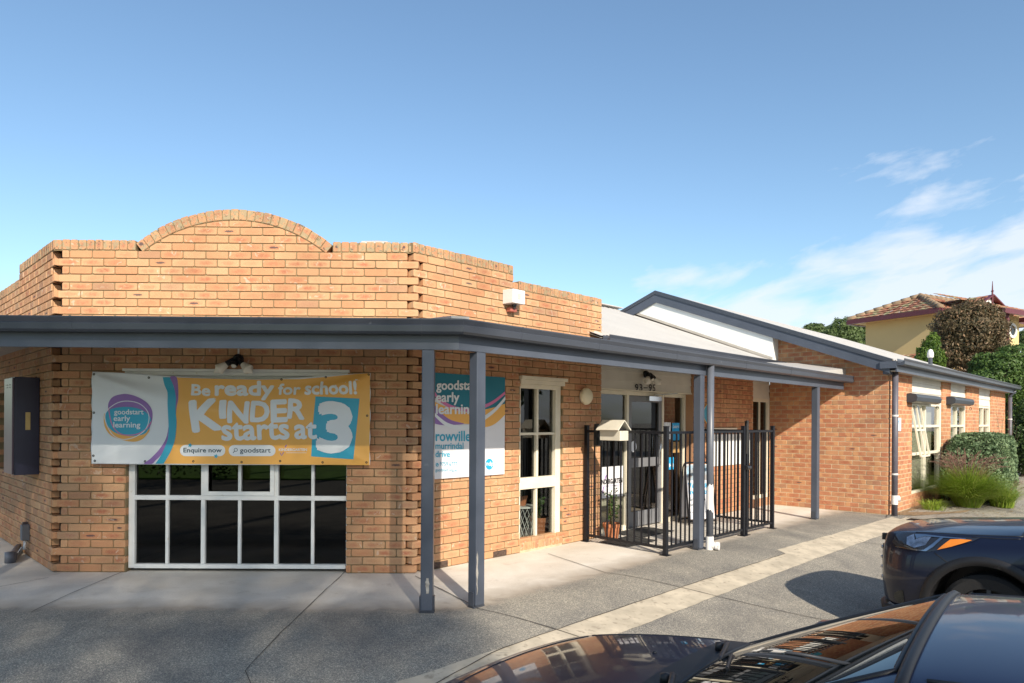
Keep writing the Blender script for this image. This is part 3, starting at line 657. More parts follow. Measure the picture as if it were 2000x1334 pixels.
# white cladding in the gable
pc = MB(); off = .012; sP = WING.px(1520, 680)[0]
zroof = lambda s: 2.80 - pitch * (s - .2) + .03
def top(s): return zRg - .13 - pit * abs(s - sRg)
sX = (2.907 - zRg + .13 + pit * sRg) / (pit + pitch)   # where the raking soffit meets the main roof
P = [(sP, zroof(sP)), (sP, top(sP)), (sRg, top(sRg)), (sX, zroof(sX))]
pc.add([WING.p(a, z, .257) for a, z in P] + [WING.p(a, z, -.05) for a, z in P], [(0, 1, 2, 3)[::-1], (4, 5, 6, 7)] + [(i, (i + 1) % 4, 4 + (i + 1) % 4, 4 + i) for i in range(4)])
pc.build('gable_cladding', MT['panel'], building)
jn = MB()
for x in (1286, 1345, 1405): 
    s_ = WING.px(x, 640)[0]; jn.bar(WING.p(s_, zroof(s_), .258), WING.p(s_, top(s_), .258), .006, .002)
jn.bar(WING.p(sX + .02, zroof(sX) + .01, .262), WING.p(sP, zroof(sP) + .02, .262), .01, .05)
jn.build('cladding_joint', MT['soffit'], building)
# side gutter and fascia of the wing
sg_ = MB(); gutter(sg_, [(SIDE.p(-.32, zE - .12, .34), nR), (SIDE.p(sS + .3, zE - .12, .34), nR)], h=.115); sg_.build('gutter', MT['greymetal'], building, label='slate gutter along the side of the right wing')
sf2 = MB(); SIDE.box(sf2, -.30, sS + .28, 2.52, zE - .06, .19, .215); sf2.build('fascia', MT['grey'], building)
sf3 = MB(); SIDE.box(sf3, -.26, sS + .28, 2.535, 2.55, -.02, .189); sf3.build('soffit', MT['soffit'], building)

# ---- awning
VP_ = -4.37; YF = 5.78
GZ = 2.355
def mit(p, off):  # outline of the awning, offset outward
    pass
def ring(off):
    # left line, front line, right line at distance off outside the beam line
    yf = YF - off; c = VP_ + off                        # right: x-y = c*sqrt2
    xr = yf + c / q; sL = -q * 1 
    dl = .374 + 0 - off                                    # left: q(x+y) = dl+... 
    xl = (dl) / q - yf
    return Vector((xl, yf, 0)), Vector((xr, yf, 0))
def awn_path(off, uEnd, z):
    l_, r_ = ring(off); far = Vector((l_.x - 4 * q, l_.y + 4 * q, 0)); e = UV(uEnd, VP_ + off)
    return [Vector((p.x, p.y, z)) for p in (far, l_, r_, e)]
nL, nF = Vector((-q, -q, 0)), Vector((0, -1, 0))
mL = (nL + nF) / (1 + nL.dot(nF)); mR = (nR + nF) / (1 + nR.dot(nF))
ag = MB(); path = awn_path(.125, UW - .12, GZ); gutter(ag, list(zip(path, (nL, mL, mR, nR))), w=.125, h=.125)
ag.build('gutter', MT['greymetal'], building, label='slate gutter round the edge of the awning')
_l, _r = ring(.127)
for X in (-3.6, -2.05, -.72): gj = MB(); gutter(gj, [(Vector((X, _r.y, GZ - .002)), nF), (Vector((X + .018, _r.y, GZ - .002)), nF)], w=.13, h=.129); gj.build('gutter_strap', MT['greymetal'], building)
for u_ in (4.45, 5.6, 7.1, 8.9, 10.4): gj = MB(); gutter(gj, [(UV(u_, VP_ + .127, GZ - .002), nR), (UV(u_ + .018, VP_ + .127, GZ - .002), nR)], w=.13, h=.129); gj.build('gutter_strap', MT['greymetal'], building)
bm_ = MB(); bz0, bz1 = 2.235, 2.43
prof = [(0, bz0), (0, bz1), (-.045, bz1), (-.045, bz0)]
pth = list(zip(awn_path(0, UW - .28, 0), (nL, mL, mR, nR)))
vs = [p + n_ * o + Vector((0, 0, z)) for p, n_ in pth for o, z in prof]
bm_.add(vs, [(4 * i + j, 4 * i + (j + 1) % 4, 4 * i + 4 + (j + 1) % 4, 4 * i + 4 + j) for i in range(3) for j in range(4)] + [(0, 1, 2, 3), (15, 14, 13, 12)])
bm_.build('awning_beam', MT['grey'], building)
# awning roof sheets, rising to the wall
arf = MB(); pi_ = awn_path(.08, UW - .05, 2.475); po = [Vector((CL[0] - 4 * q, 7.28 + 4 * q, 2.70)), Vector((CL[0], 7.28, 2.70)), Vector((CR[0], 7.28, 2.70)), UV(UW - .05, VA, 2.70)]
def corr(mb, a0, a1, b0, b1, pitch_=.076, h=.009):
    n = int((b1 - b0).length / pitch_) * 4; k = []
    for i in range(n + 1):
        t = i / n; hh = Vector((0, 0, h * math.sin(i * math.pi / 2))); k += [a0.lerp(a1, t) + hh, b0.lerp(b1, t) + hh]
    mb.add(k, [(2 * i, 2 * i + 2, 2 * i + 3, 2 * i + 1) for i in range(n)])
for i in range(3): corr(arf, pi_[i], pi_[i + 1], po[i], po[i + 1])
arf.build('awning_roof', MT['roofgrey'], building, label='corrugated steel awning roof')
hipc = MB(); c = pi_[2]; hipc.bar(c + Vector((-.02, .06, .03)), po[2] + Vector((0, 0, -.02)), .16, .02); hipc.build('hip_flashing', MT['roof'], building, label='pale lead flashing over the awning corner')
so = MB(); pz = awn_path(-.046, UW - .3, 2.40); pw = [Vector((p.x, p.y, 2.47)) for p in po]
for i in range(3): so.add([pz[i], pz[i + 1], pw[i + 1], pw[i]], [(0, 1, 2, 3)])
so.build('awning_lining', MT['soffit'], building)
fl = MB(); a_, b2 = UV(UW - .72, VP_ - .02, 2.49), UV(UW - .03, VP_ - .02, 2.515)
fl.add([UV(UW - 1.5, VP_ - .05, 2.5), UV(UW - .012, VP_ - .05, 2.52), UV(UW - .012, VP_ - .05, 2.63), UV(UW - 1.5, VP_ - .9, 2.70), UV(UW - .012, VP_ - .9, 2.78)], [(0, 1, 2), (0, 2, 4, 3)])
fl.build('apron_flashing', MT['roof'], building, label='pale flashing where awning meets the wing wall')
# posts
def post(u=None, p=None, ang=0, peel=None, zt=bz0):
    b = MB(); w = .052
    x, y = (p.x, p.y) if p else UV(u, VP_ - .052)[:2]
    b.box(-w, w, -w, w, .02, zt - .002, ang, (x, y, 0)); o = b.build('post', MT['grey'], building, bevel=.008)
    f = MB(); f.box(-w - .012, -w - .002, -.03, .03, .0, .14, ang, (x, y, 0)); f.box(w + .002, w + .012, -.03, .03, .0, .14, ang, (x, y, 0)); f.box(-w - .012, w + .012, -.04, .04, .002, .018, ang, (x, y, 0)); f.build('post_shoe', MT['greymetal'], o)
    if peel:
        m = MB(); c_, s_ = math.cos(ang), math.sin(ang)
        for side, x0, x1, z0, z1 in peel:
            n = 9; P = []
            for i in range(n):
                z = z0 + (z1 - z0) * i / (n - 1); k = math.sin(math.pi * (i + .4) / n); P.append((x0 + rnd.uniform(-.004, .004) * 1.5 + (1 - k) * .012, z))
            for i in range(n - 1, -1, -1):
                z = z0 + (z1 - z0) * i / (n - 1); k = math.sin(math.pi * (i + .4) / n); P.append((x1 + rnd.uniform(-.006, .006) - (1 - k) * .010, z))
            V = []
            for a, z in P:
                lx, ly = (a, -w - .0012) if side == 'f' else (-w - .0012, a)
                V.append((x + lx * c_ - ly * s_, y + lx * s_ + ly * c_, z))
            m.add(V, [tuple(range(2 * n))])
        m.build('bare_patch', MT['peel'], o)
    return o
p1 = ground_pt(833, 1198); post(p=Vector((p1.x, YF + .052, 0)), peel=[('f', -.01, .025, .17, .30)])
post(u=4.07, ang=R(45), peel=[('f', -.052, -.018, .16, .44), ('s', -.04, -.01, .3, .7)] and [('f', -.052, -.028, .12, .50)])
post(u=7.93, ang=R(45)); post(u=11.84, ang=R(45))
lp = ring(0)[0]; post(p=Vector((lp.x + .4, YF + .052, 0)))
# downpipes
def downpipe(path, r, m, name='downpipe', parent=building, label=None):
    b = MB(); b.tube(path, r, 20); return b.build(name, m, parent, smooth=True, label=label)
P3 = UV(8.03, VP_ + .055)
o = downpipe([P3 + Vector((0, 0, z)) for z in (.10, 2.36)], .045, MT['pipe'], label='slate round downpipe beside the awning post')
b = MB(); b.tube([P3 + Vector((0, 0, z)) for z in (.0, .17)], .050, 20); b.tube([P3 + Vector((0, 0, .055)), P3 + Vector((.09, -.05, .05))], .045, 18); b.lathe([(.0, .12), (.052, .12), (.052, .08), (.045, .08)], 18, P3 + Vector((0, 0, .052)), (.85, -.5, 0)); b.build('pipe_outlet', MT['pvc'], o, smooth=False)
b = MB(); n = 20; vs = []
for k in range(n): 
    t = 2 * math.pi * k / n; vs += [P3 + Vector((math.cos(t) * .0462, math.sin(t) * .0462, .50 + rnd.uniform(-.03, .03))), P3 + Vector((math.cos(t) * .0462, math.sin(t) * .0462, .80 + rnd.uniform(-.03, .05)))]
b.add(vs, [(2 * k, 2 * ((k + 1) % n), 2 * ((k + 1) % n) + 1, 2 * k + 1) for k in range(n)]); b.build('peeled_patch', MT['pvc'], o)
def wingpipe(P, ztop, zj):
    o = downpipe([P + Vector((0, 0, 0)), P + Vector((0, 0, ztop))], .05, MT['pipe2'])
    for z in zj: b = MB(); b.tube([P + Vector((0, 0, z)), P + Vector((0, 0, z + .028))], .055, 18); b.build('pipe_clip', MT['pvc'], o)
    return o
Pw = SIDE.p(.02, 0, .10); o = wingpipe(Pw, zE - .1, (.72, 1.75))
b = MB(); b.tube([Pw + Vector((0, 0, .2)), Pw + Vector((0, 0, .36))], .055, 18); b.tube([Pw + Vector((0, 0, .3)), Pw + Vector((.08, -.03, .31))], .05, 16); b.build('pipe_outlet', MT['pvc'], o)
Pz = SIDE.p(sS - .02, 0, .12); wingpipe(Pz, 2.4, (1.75,)); 
b = MB(); b.tube([Pz + Vector((0, 0, 2.38)), Pz + Vector((0, 0, 2.45)), Pz + nR * .06 + Vector((0, 0, 2.53)), Pz + nR * .12 + Vector((0, 0, 2.6))], .05, 14); b.build('pipe_offset', MT['greymetal'], building, smooth=True)
b = MB(); p_ = UV(20.4, -4.7, 0); zz = zRg - pit * abs((-4.7 - VA) - sRg); b.tube([(p_.x, p_.y, zz - .05), (p_.x, p_.y, zz + .24)], .05, 14); o = b.build('roof_vent', MT['greymetal'], building)
b = MB(); b.lathe([(.055, 0), (.075, .02), (.075, .12), (.05, .2), (.0, .23)], 14, (p_.x, p_.y, zz + .2)); b.build('vent_cap', MT['pvc'], o, smooth=True)
rebase(building)

# ------------------------------------------------------------------ ground
def ground_mat():
    m = bpy.data.materials.new('worn_paving'); m.use_nodes = True; t = m.node_tree; n = t.nodes; l = t.links; b = n['Principled BSDF']; b.inputs['Roughness'].default_value = .9; b.inputs['Specular IOR Level'].default_value = .3
    tc = n.new('ShaderNodeTexCoord')
    def noise(sc, det=6, dist=0, rough=.55):
        x = n.new('ShaderNodeTexNoise'); x.inputs['Scale'].default_value = sc; x.inputs['Detail'].default_value = det; x.inputs['Distortion'].default_value = dist; x.inputs['Roughness'].default_value = rough
        l.new(tc.outputs['Object'], x.inputs['Vector']); return x.outputs[0]
    def mk(op, a, c=None, clamp=False):
        x = n.new('ShaderNodeMath'); x.operation = op; x.use_clamp = clamp
        for i, v in enumerate((a, c)):
            if v is None: continue
            if isinstance(v, (int, float)): x.inputs[i].default_value = v
            else: l.new(v, x.inputs[i])
        return x.outputs[0]
    def ramp(f, stops):
        r = n.new('ShaderNodeValToRGB'); e = r.color_ramp.elements
        while len(e) < len(stops): e.new(.5)
        for i, (p, c) in enumerate(stops): e[i].position = p; e[i].color = (*c, 1)
        l.new(f, r.inputs[0]); return r.outputs[0]
    def mx(f, a, c, bt='MIX'):
        x = n.new('ShaderNodeMix'); x.data_type = 'RGBA'; x.blend_type = bt
        for i, v in ((0, f), (6, a), (7, c)):
            if isinstance(v, tuple): x.inputs[i].default_value = (*v, 1)
            elif isinstance(v, (int, float)): x.inputs[i].default_value = v
            else: l.new(v, x.inputs[i])
        return x.outputs[2]
    at = n.new('ShaderNodeAttribute'); at.attribute_name = 'apron'; d = at.outputs['Fac']       # metres out from the foot of the wall
    # exposed aggregate: grey binder with pale and dark stones
    vo = n.new('ShaderNodeTexVoronoi'); vo.inputs['Scale'].default_value = 150; l.new(tc.outputs['Object'], vo.inputs['Vector'])
    sp = n.new('ShaderNodeSeparateColor'); l.new(vo.outputs['Color'], sp.inputs[0])
    stones = ramp(sp.outputs[0], [(0, (.17, .167, .157)), (.45, (.255, .244, .22)), (.75, (.33, .308, .268)), (1, (.48, .45, .385))])
    fine = ramp(noise(210, 3), [(.3, (.55, .55, .55)), (.7, (1.4, 1.38, 1.34))])
    agg = mx(1, stones, fine, 'MULTIPLY')
    patch = ramp(noise(1.3, 7, .8), [(.32, (.78, .78, .80)), (.68, (1.22, 1.19, 1.14))]); agg = mx(1, agg, patch, 'MULTIPLY')
    agg = mx(mk('MULTIPLY', ramp_f(n, l, noise(.55, 5, 1.5), .52, .7), .35), agg, (.10, .095, .095))
    oil = ramp_f(n, l, noise(1.9, 4, .5), .66, .74); agg = mx(mk('MULTIPLY', oil, .30), agg, (.07, .068, .068)); pale = ramp_f(n, l, noise(44, 2, 0), .76, .775); agg = mx(mk('MULTIPLY', pale, .6), agg, (.66, .65, .62))
    # smooth pale concrete
    con = ramp(noise(1.7, 8, .6), [(.3, (.58, .53, .46)), (.7, (.72, .68, .62))])
    con = mx(1, con, ramp(noise(60, 6), [(.3, (.93, .93, .93)), (.7, (1.05, 1.05, 1.05))]), 'MULTIPLY')
    con = mx(mk('MULTIPLY', ramp_f(n, l, noise(5, 7, 1), .60, .72), .35), con, (.36, .31, .25))
    spots = ramp_f(n, l, noise(24, 3, 0), .735, .75); con = mx(mk('MULTIPLY', spots, .7), con, (.75, .73, .70))
    # brown grime where the smooth finish wears through
    edge = mk('ADD', d, mk('MULTIPLY', mk('SUBTRACT', noise(3.2, 8, .8), .5), .38))
    f1 = mk('MULTIPLY', mk('SUBTRACT', edge, 1.02), 2.6, True); con = mx(mk('MULTIPLY', f1, .75), con, (.27, .215, .16))
    edge2 = mk('ADD', edge, mk('MULTIPLY', mk('SUBTRACT', noise(120, 3), .5), .22))
    f2 = mk('MULTIPLY', mk('SUBTRACT', edge2, 1.34), 7, True)
    l.new(mx(f2, con, agg), b.inputs['Base Color'])
    bp = n.new('ShaderNodeBump'); bp.inputs['Distance'].default_value = .006; l.new(mk('MULTIPLY', f2, .7), bp.inputs['Strength']); l.new(vo.outputs['Distance'], bp.inputs['Height']); l.new(bp.outputs[0], b.inputs['Normal'])
    return m
def ramp_f(n, l, src, a, b):
    x = n.new('ShaderNodeMapRange'); x.inputs['From Min'].default_value = a; x.inputs['From Max'].default_value = b; l.new(src, x.inputs[0]); return x.outputs[0]
def axis(a, b, st, lo, hi, k=1.35):
    v = list(np.arange(a, b, st)); x, s = a, st
    while x > lo: s *= k; x -= s; v.insert(0, x)
    x, s = v[-1], st
    while x < hi: s *= k; x += s; v.append(x)
    return v
gx, gy = axis(-9, 16, .1, -400, 400), axis(-1, 22, .1, -400, 400)
V = [(x, y, gz(x, y)) for y in gy for x in gx]; W_ = len(gx)
me = bpy.data.meshes.new('ground'); me.from_pydata(V, [], [(j * W_ + i, j * W_ + i + 1, (j + 1) * W_ + i + 1, (j + 1) * W_ + i) for j in range(len(gy) - 1) for i in range(W_ - 1)])
a = me.attributes.new('apron', 'FLOAT', 'POINT'); a.data.foreach_set('value', [dist_wall(x, y) for x, y, z in V])
me.materials.append(ground_mat()); me.polygons.foreach_set('use_smooth', [True] * len(me.polygons))
g_ = bpy.data.objects.new('ground', me); COL.objects.link(g_); struct(g_)
def uvof(p): return ((p.x + p.y) * q, (p.x - p.y) * q)
def band(name, e1, e2, m, h):   # two polylines in uv -> sheet following the ground
    b = MB(); k = len(e1)
    vs = []
    for (u1, v1), (u2, v2) in zip(e1, e2):
        for t in (0, .34, .67, 1):
            P = UV(u1 + (u2 - u1) * t, v1 + (v2 - v1) * t); vs.append((P.x, P.y, gz(P.x, P.y) + h))
    b.add(vs, [(4 * i + j, 4 * i + j + 1, 4 * i + 5 + j, 4 * i + 4 + j)[::-1] for i in range(k - 1) for j in range(3)])
    return b.build(name, m)
def pline(pts, n=14):
    o = []
    for (x0, y0), (x1, y1) in zip(pts[:-1], pts[1:]):
        for k in range(n): o.append(uvof(ground_pt(x0 + (x1 - x0) * k / n, y0 + (y1 - y0) * k / n)))
    o.append(uvof(ground_pt(*pts[-1]))); return [(u + .003 * math.sin(u * 29), v + .004 * math.sin(u * 9) + .003 * math.sin(u * 31)) for u, v in o]
e1 = pline([(560, 1404), (880, 1299), (1080, 1233), (1330, 1148), (1533, 1081), (1519, 1074), (1640, 1040), (1742, 1010)]); e2 = pline([(840, 1380), (1040, 1303), (1236, 1228), (1398, 1165), (1560, 1104), (1586, 1094), (1684, 1059), (1790, 1023)])
struct(band('path', e1, e2, MT['concrete'], .004))
# saw-cut joints
MT['joint'] = mat('dark_joint', (.075, .065, .055), .95)  # even dark brown of the joint lines
def joint(pts, w=.012):
    b = MB(); P = []
    for a_, c_ in zip(pts[:-1], pts[1:]):
        nn = max(2, int((Vector(c_) - Vector(a_)).length / .12))
        for i in range(nn): P.append(Vector(a_).lerp(Vector(c_), i / nn))
    P.append(Vector(pts[-1])); vs = []
    for i, p in enumerate(P):
        d = (P[min(i + 1, len(P) - 1)] - P[max(i - 1, 0)]); d = Vector((d.x, d.y, 0)).normalized(); s_ = Vector((d.y, -d.x, 0)) * (w / 2 * rnd.uniform(.75, 1.3)); j = Vector((d.y, -d.x, 0)) * rnd.uniform(-.004, .004)
        for e in (-1, 1): x, y = p.x + s_.x * e + j.x, p.y + s_.y * e + j.y; vs.append((x, y, gz(x, y) + .008))
    b.add(vs, [(2 * i, 2 * i + 1, 2 * i + 3, 2 * i + 2) for i in range(len(P) - 1)])
    return b
jb = MB()
def gp(*a): return ground_pt(*a)
for pts, w in (([gp(676, 1116), gp(575, 1212), gp(478, 1312), gp(520, 1400)], .007), ([gp(810, 1126), gp(935, 1190), gp(1130, 1245)], .010), ([gp(1130, 1245), gp(1400, 1305)], .009),
            ([gp(1070, 1082), gp(1182, 1119), gp(1330, 1148), gp(1398, 1165), gp(1640, 1217)], .009), ([gp(250, 1113), gp(150, 1155), gp(60, 1197)], .008), ([gp(1733, 1006), gp(1731, 1012)], .014),
            ([gp(1684, 1060), gp(1740, 1066)], .009), ([gp(700, 1420), gp(960, 1277), gp(1080, 1233), gp(1330, 1148), gp(1534, 1082)], .010), ([gp(0, 1147), gp(95, 1129)], .008)):
    j = joint(pts, w); jb.add(j.v, j.f)
jo = jb.build('expansion_joints', MT['joint']); struct(jo)
# sunken drain plate near the wing corner
P = gp(1790, 1017); dg = MB(); dg.box(-.22, .22, -.22, .22, .004, .012, R(45), (P.x, P.y, gz(P.x, P.y))); o = dg.build('drain_cover', MT['concrete']); tag(o, 'pale square drain surround with dark grate near the wing corner', 'drain cover')
dg = MB()
for i in range(7): dg.box(-.13 + i * .04, -.115 + i * .04, -.12, .12, .0125, .02, R(45), (P.x, P.y, gz(P.x, P.y)))
dg.build('grate', MT['black'], o)
# garden bed beside the wing
gb_ = MB(); e = [SIDE.p(.15, 0, .02), SIDE.p(sS + .6, 0, .02), SIDE.p(sS + .6, 0, 1.75), SIDE.p(4.4, 0, 1.65), SIDE.p(1.2, 0, .75), SIDE.p(.25, 0, .35)]
gb_.add([Vector((p.x, p.y, gz(p.x, p.y) + .006)) for p in e], [tuple(range(6))[::-1]]); MT['mulch'] = mat('mulch', (.23, .16, .09), .95, var=.5, scale=25, bump=1, bscale=70); struct(gb_.build('garden_bed', MT['mulch']))
# lawn behind the photographer, seen mirrored in the front window
MT['lawn'] = mat('lawn_grass', (.17, .36, .03), .9, var=.35, scale=3, bump=1)
lw = MB(); lw.box(-45, -3.2, -60, -6.4, -.24, -.205); struct(lw.build('lawn', MT['lawn']))

# ------------------------------------------------------------------ text and flat print
def text_poly(s, bold=.0, shear=0):
    c = bpy.data.curves.new('t', 'FONT'); c.body = s; c.offset = bold; c.shear = shear; c.resolution_u = 3; c.space_character = 1.0 + bold * 1.2
    o = bpy.data.objects.new('t', c); COL.objects.link(o); bpy.context.view_layer.update()
    me = bpy.data.meshes.new_from_object(o.evaluated_get(bpy.context.evaluated_depsgraph_get()))
    v = [(p.co.x, p.co.y) for p in me.vertices]; f = [tuple(p.vertices) for p in me.polygons]
    bpy.data.objects.remove(o); bpy.data.curves.remove(c); bpy.data.meshes.remove(me)
    x0, x1 = min(a for a, b in v), max(a for a, b in v); y0, y1 = min(b for a, b in v), max(b for a, b in v)
    return [((a - x0) / (x1 - x0), (b - y0) / (y1 - y0)) for a, b in v], f
def smooth_poly(pts, n=5, closed=True):
    o = []; k = len(pts)
    for i in range(k if closed else k - 1):
        g = lambda j: pts[j % k] if closed else pts[max(0, min(k - 1, j))]
        p0, p1, p2, p3 = g(i - 1), g(i), g(i + 1), g(i + 2)
        for t in range(n):
            t /= n; o.append(tuple(.5 * ((2 * p1[d]) + (-p0[d] + p2[d]) * t + (2 * p0[d] - 5 * p1[d] + 4 * p2[d] - p3[d]) * t * t + (-p0[d] + 3 * p1[d] - 3 * p2[d] + p3[d]) * t ** 3) for d in (0, 1)))
    if not closed: o.append(pts[-1])
    return o
def stroke(pts, w):
    a, b = [], []
    for i, p in enumerate(pts):
        d = Vector(pts[min(i + 1, len(pts) - 1)]) - Vector(pts[max(i - 1, 0)]); d.normalize()
        ww = w[i] if isinstance(w, list) else w
        a.append((p[0] - d.y * ww / 2, p[1] + d.x * ww / 2)); b.append((p[0] + d.y * ww / 2, p[1] - d.x * ww / 2))
    n = len(a); return (a + b, [(i, i + 1, n + i + 1, n + i) for i in range(n - 1)])
def pill(x0, y0, x1, y1):
    r = (y1 - y0) / 2; cy = (y0 + y1) / 2
    return [(x1 - r + r * math.cos(t), cy + r * math.sin(t)) for t in np.linspace(-math.pi / 2, math.pi / 2, 9)] + [(x0 + r + r * math.cos(t), cy + r * math.sin(t)) for t in np.linspace(math.pi / 2, 1.5 * math.pi, 9)]
def disc(cx, cy, rx, ry, n=28): return [(cx + rx * math.cos(2 * math.pi * i / n), cy + ry * math.sin(2 * math.pi * i / n)) for i in range(n)]
def printed(name, parent, polys, m, F, off, conv, surf=None, grid=.03, clipb=None):
    """flat print: 2D outlines (or (verts, faces)) in survey pixels, laid on plane F; cut finely when it has to follow a folded cloth"""
    bm = bmesh.new(); fl_ = []
    for pl in polys:
        if isinstance(pl, list) and pl and isinstance(pl[0], tuple) and len(pl[0]) == 2 and isinstance(pl[0][1], list): fl_ += pl
        else: fl_.append(pl)
    lay = {}
    for ip, pl in enumerate(fl_):
        if isinstance(pl, tuple):
            vv, ff = pl
        else: vv, ff = pl, [tuple(range(len(pl)))]
        vs = [bm.verts.new((*conv(*p), ip * .00006)) for p in vv]
        for f in ff:
            try: bm.faces.new([vs[i] for i in f])
            except ValueError: pass
    bmesh.ops.triangulate(bm, faces=bm.faces[:])
    if clipb:
        for co_, no_ in (((clipb[0], 0, 0), (-1, 0, 0)), ((clipb[1], 0, 0), (1, 0, 0)), ((0, clipb[2], 0), (0, -1, 0)), ((0, clipb[3], 0), (0, 1, 0))):
            bmesh.ops.bisect_plane(bm, geom=bm.verts[:] + bm.edges[:] + bm.faces[:], plane_co=co_, plane_no=no_, clear_outer=True)
    if surf and bm.verts:
        xs_ = [v.co.x for v in bm.verts]; ys_ = [v.co.y for v in bm.verts]
        for ax, lo, hi in ((0, min(xs_), max(xs_)), (1, min(ys_), max(ys_))):
            c = math.floor(lo / grid) * grid
            while c < hi:
                co_ = [0, 0, 0]; no_ = [0, 0, 0]; co_[ax] = c; no_[ax] = 1
                bmesh.ops.bisect_plane(bm, geom=bm.verts[:] + bm.edges[:] + bm.faces[:], plane_co=co_, plane_no=no_); c += grid
    for v in bm.verts: v.co = F.p(v.co.x, v.co.y, off + v.co.z + (surf(v.co.x, v.co.y) if surf else 0))
    for f in bm.faces:
        f.smooth = bool(surf)
    bmesh.ops.recalc_face_normals(bm, faces=bm.faces[:])
    me = bpy.data.meshes.new(name); bm.to_mesh(me); bm.free(); me.materials.append(m)
    o = bpy.data.objects.new(name, me); COL.objects.link(o); o.parent = parent; return o
def tx(s, x0, y0, x1, y1, bold=.0, rot=0):
    """text fitted to the box x0..x1, y0 (top)..y1 (bottom) in survey pixels; heavy weights are stacked shifted copies"""
    b0 = 0; e = bold * (y1 - y0) * .75; out = []
    for dx, dy in ([(0, 0)] if e <= 0 else [(0, 0)] + [(math.cos(t * math.pi / 4) * e, math.sin(t * math.pi / 4) * e) for t in range(8)]):
        out.append(tx1(s, x0 + e + dx, y0 + e + dy, x1 - e + dx, y1 - e + dy, b0, rot))
    return out
def tx1(s, x0, y0, x1, y1, bold=.0, rot=0):
    v, f = text_poly(s, bold); c, sn = math.cos(rot), math.sin(rot); cx, cy = (x0 + x1) / 2, (y0 + y1) / 2
    P = []
    for a, b in v:
        x, y = x0 + a * (x1 - x0) - cx, y1 + b * (y0 - y1) - cy; P.append((cx + x * c - y * sn, cy + x * sn + y * c))
    return (P, f)
z7 = lambda pts: [(160 + x / 4.766, 660 + y / 4.766) for x, y in pts]
z8 = lambda pts: [(460 + x / 4.766, 660 + y / 4.766) for x, y in pts]
BOFF = .075
fcv = lambda x, y: FRONT.px(x, y, BOFF)
bx0, bx1 = fcv(179, 800)[0], fcv(723, 800)[0]; bz0_, bz1_ = fcv(450, 908)[1], fcv(450, 727)[1]
def ridgef(s, z, a, b, w, amp):
    ax, az_ = a; bx, bz = b; L_ = math.hypot(bx - ax, bz - az_); t = ((s - ax) * (bx - ax) + (z - az_) * (bz - az_)) / L_ / L_; d = ((s - ax) * (bz - az_) - (z - az_) * (bx - ax)) / L_
    k = max(0, min(1, t)); return amp * math.exp(-(d / (w * (.75 + k))) ** 2) * (1 - .75 * k) * min(1, t * 8 if t > 0 else 0) * (1 if 0 <= t <= 1 else 0 if t < 0 else max(0, 1 - (t - 1) * 4))
def cloth(s, z):
    u = (s - bx0) / (bx1 - bx0); v = (z - bz0_) / (bz1_ - bz0_)
    d = .015 * math.sin(math.pi * u) * math.sin(math.pi * min(1, v * .9))
    d += ridgef(s, z, (bx0, bz1_ - .02), (bx0 + 1.0, bz1_ - .42), .05, .036) + ridgef(s, z, (bx0, bz1_ - .02), (bx0 + 1.6, bz1_ - .28), .05, -.024)
    d += ridgef(s, z, (bx1, bz1_ - .02), (bx1 - 1.2, bz1_ - .40), .05, .034) + ridgef(s, z, (bx1, bz1_ - .02), (bx1 - .9, bz1_ - .62), .06, .024) + ridgef(s, z, (bx1, bz1_ - .02), (bx1 - 1.7, bz1_ - .22), .05, -.022)
    d += ridgef(s, z, (bx0 + 1.0, bz1_ - .35), (bx1 - .5, bz1_ - .62), .07, .018) + .006 * math.sin(u * 31 + v * 5) * v * v + .005 * math.sin(v * 9 + u * 6)
    d += ridgef(s, z, (bx0, bz0_ + .02), (bx0 + .7, bz0_ + .3), .05, .01) + ridgef(s, z, (bx1, bz0_ + .02), (bx1 - .6, bz0_ + .3), .05, .01)
    return d
def ztop(s):
    u = (s - bx0) / (bx1 - bx0); pts = [(0, 725.5), (.12, 728.5), (.30, 735), (.5, 740.5), (.68, 740), (.8, 735), (.92, 730.5), (1, 728.5)]
    for (a, ya), (b, yb) in zip(pts[:-1], pts[1:]):
        if u <= b: y = ya + (yb - ya) * max(0, (u - a) / (b - a)); break
    else: y = 728.5
    return FRONT.px(179 + u * 544, y, BOFF)[1]
def zbot(s): u = (s - bx0) / (bx1 - bx0); return FRONT.px(179 + u * 544, 905.8 + 2.2 * min(1, u * 3), BOFF)[1]
bn = MB(); nx_, nz_ = 200, 66; vs = []
for j in range(nz_ + 1):
    for i in range(nx_ + 1):
        s = bx0 + (bx1 - bx0) * i / nx_ + (.004 * math.sin(j * .4) if i in (0, nx_) else 0); z = zbot(s) + (ztop(s) - zbot(s)) * j / nz_; vs.append(FRONT.p(s, z, BOFF + cloth(s, z)))
bn.add(vs, [(j * (nx_ + 1) + i, j * (nx_ + 1) + i + 1, (j + 1) * (nx_ + 1) + i + 1, (j + 1) * (nx_ + 1) + i) for j in range(nz_) for i in range(nx_)])
banner = thing('banner', 'long white and orange vinyl banner reading KINDER starts at 3 hung over the front window', 'banner', loc=tuple(FRONT.p((bx0 + bx1) / 2, 1.15, BOFF)))
bo = bn.build('vinyl_sheet', mat('banner_vinyl', (.71, .75, .79), .36, var=.02), banner, smooth=True)
md = bo.modifiers.new('s', 'SOLIDIFY'); md.thickness = .0012
def bp(name, polys, ink, k, cb=None):
    for grp in ([polys] if len(polys) > 12 else [[p] for p in polys]): printed(name, banner, grp, INK[ink], FRONT, BOFF + .001 + .0014 * k, fcv, surf=cloth, clipb=cb or (bx0 + .003, bx1 - .003, bz0_ + .004, 9))
tr = smooth_poly(z7([(885, 366), (895, 470), (905, 570), (895, 640), (885, 700), (886, 800), (866, 960), (815, 1090), (765, 1170)]), closed=False)
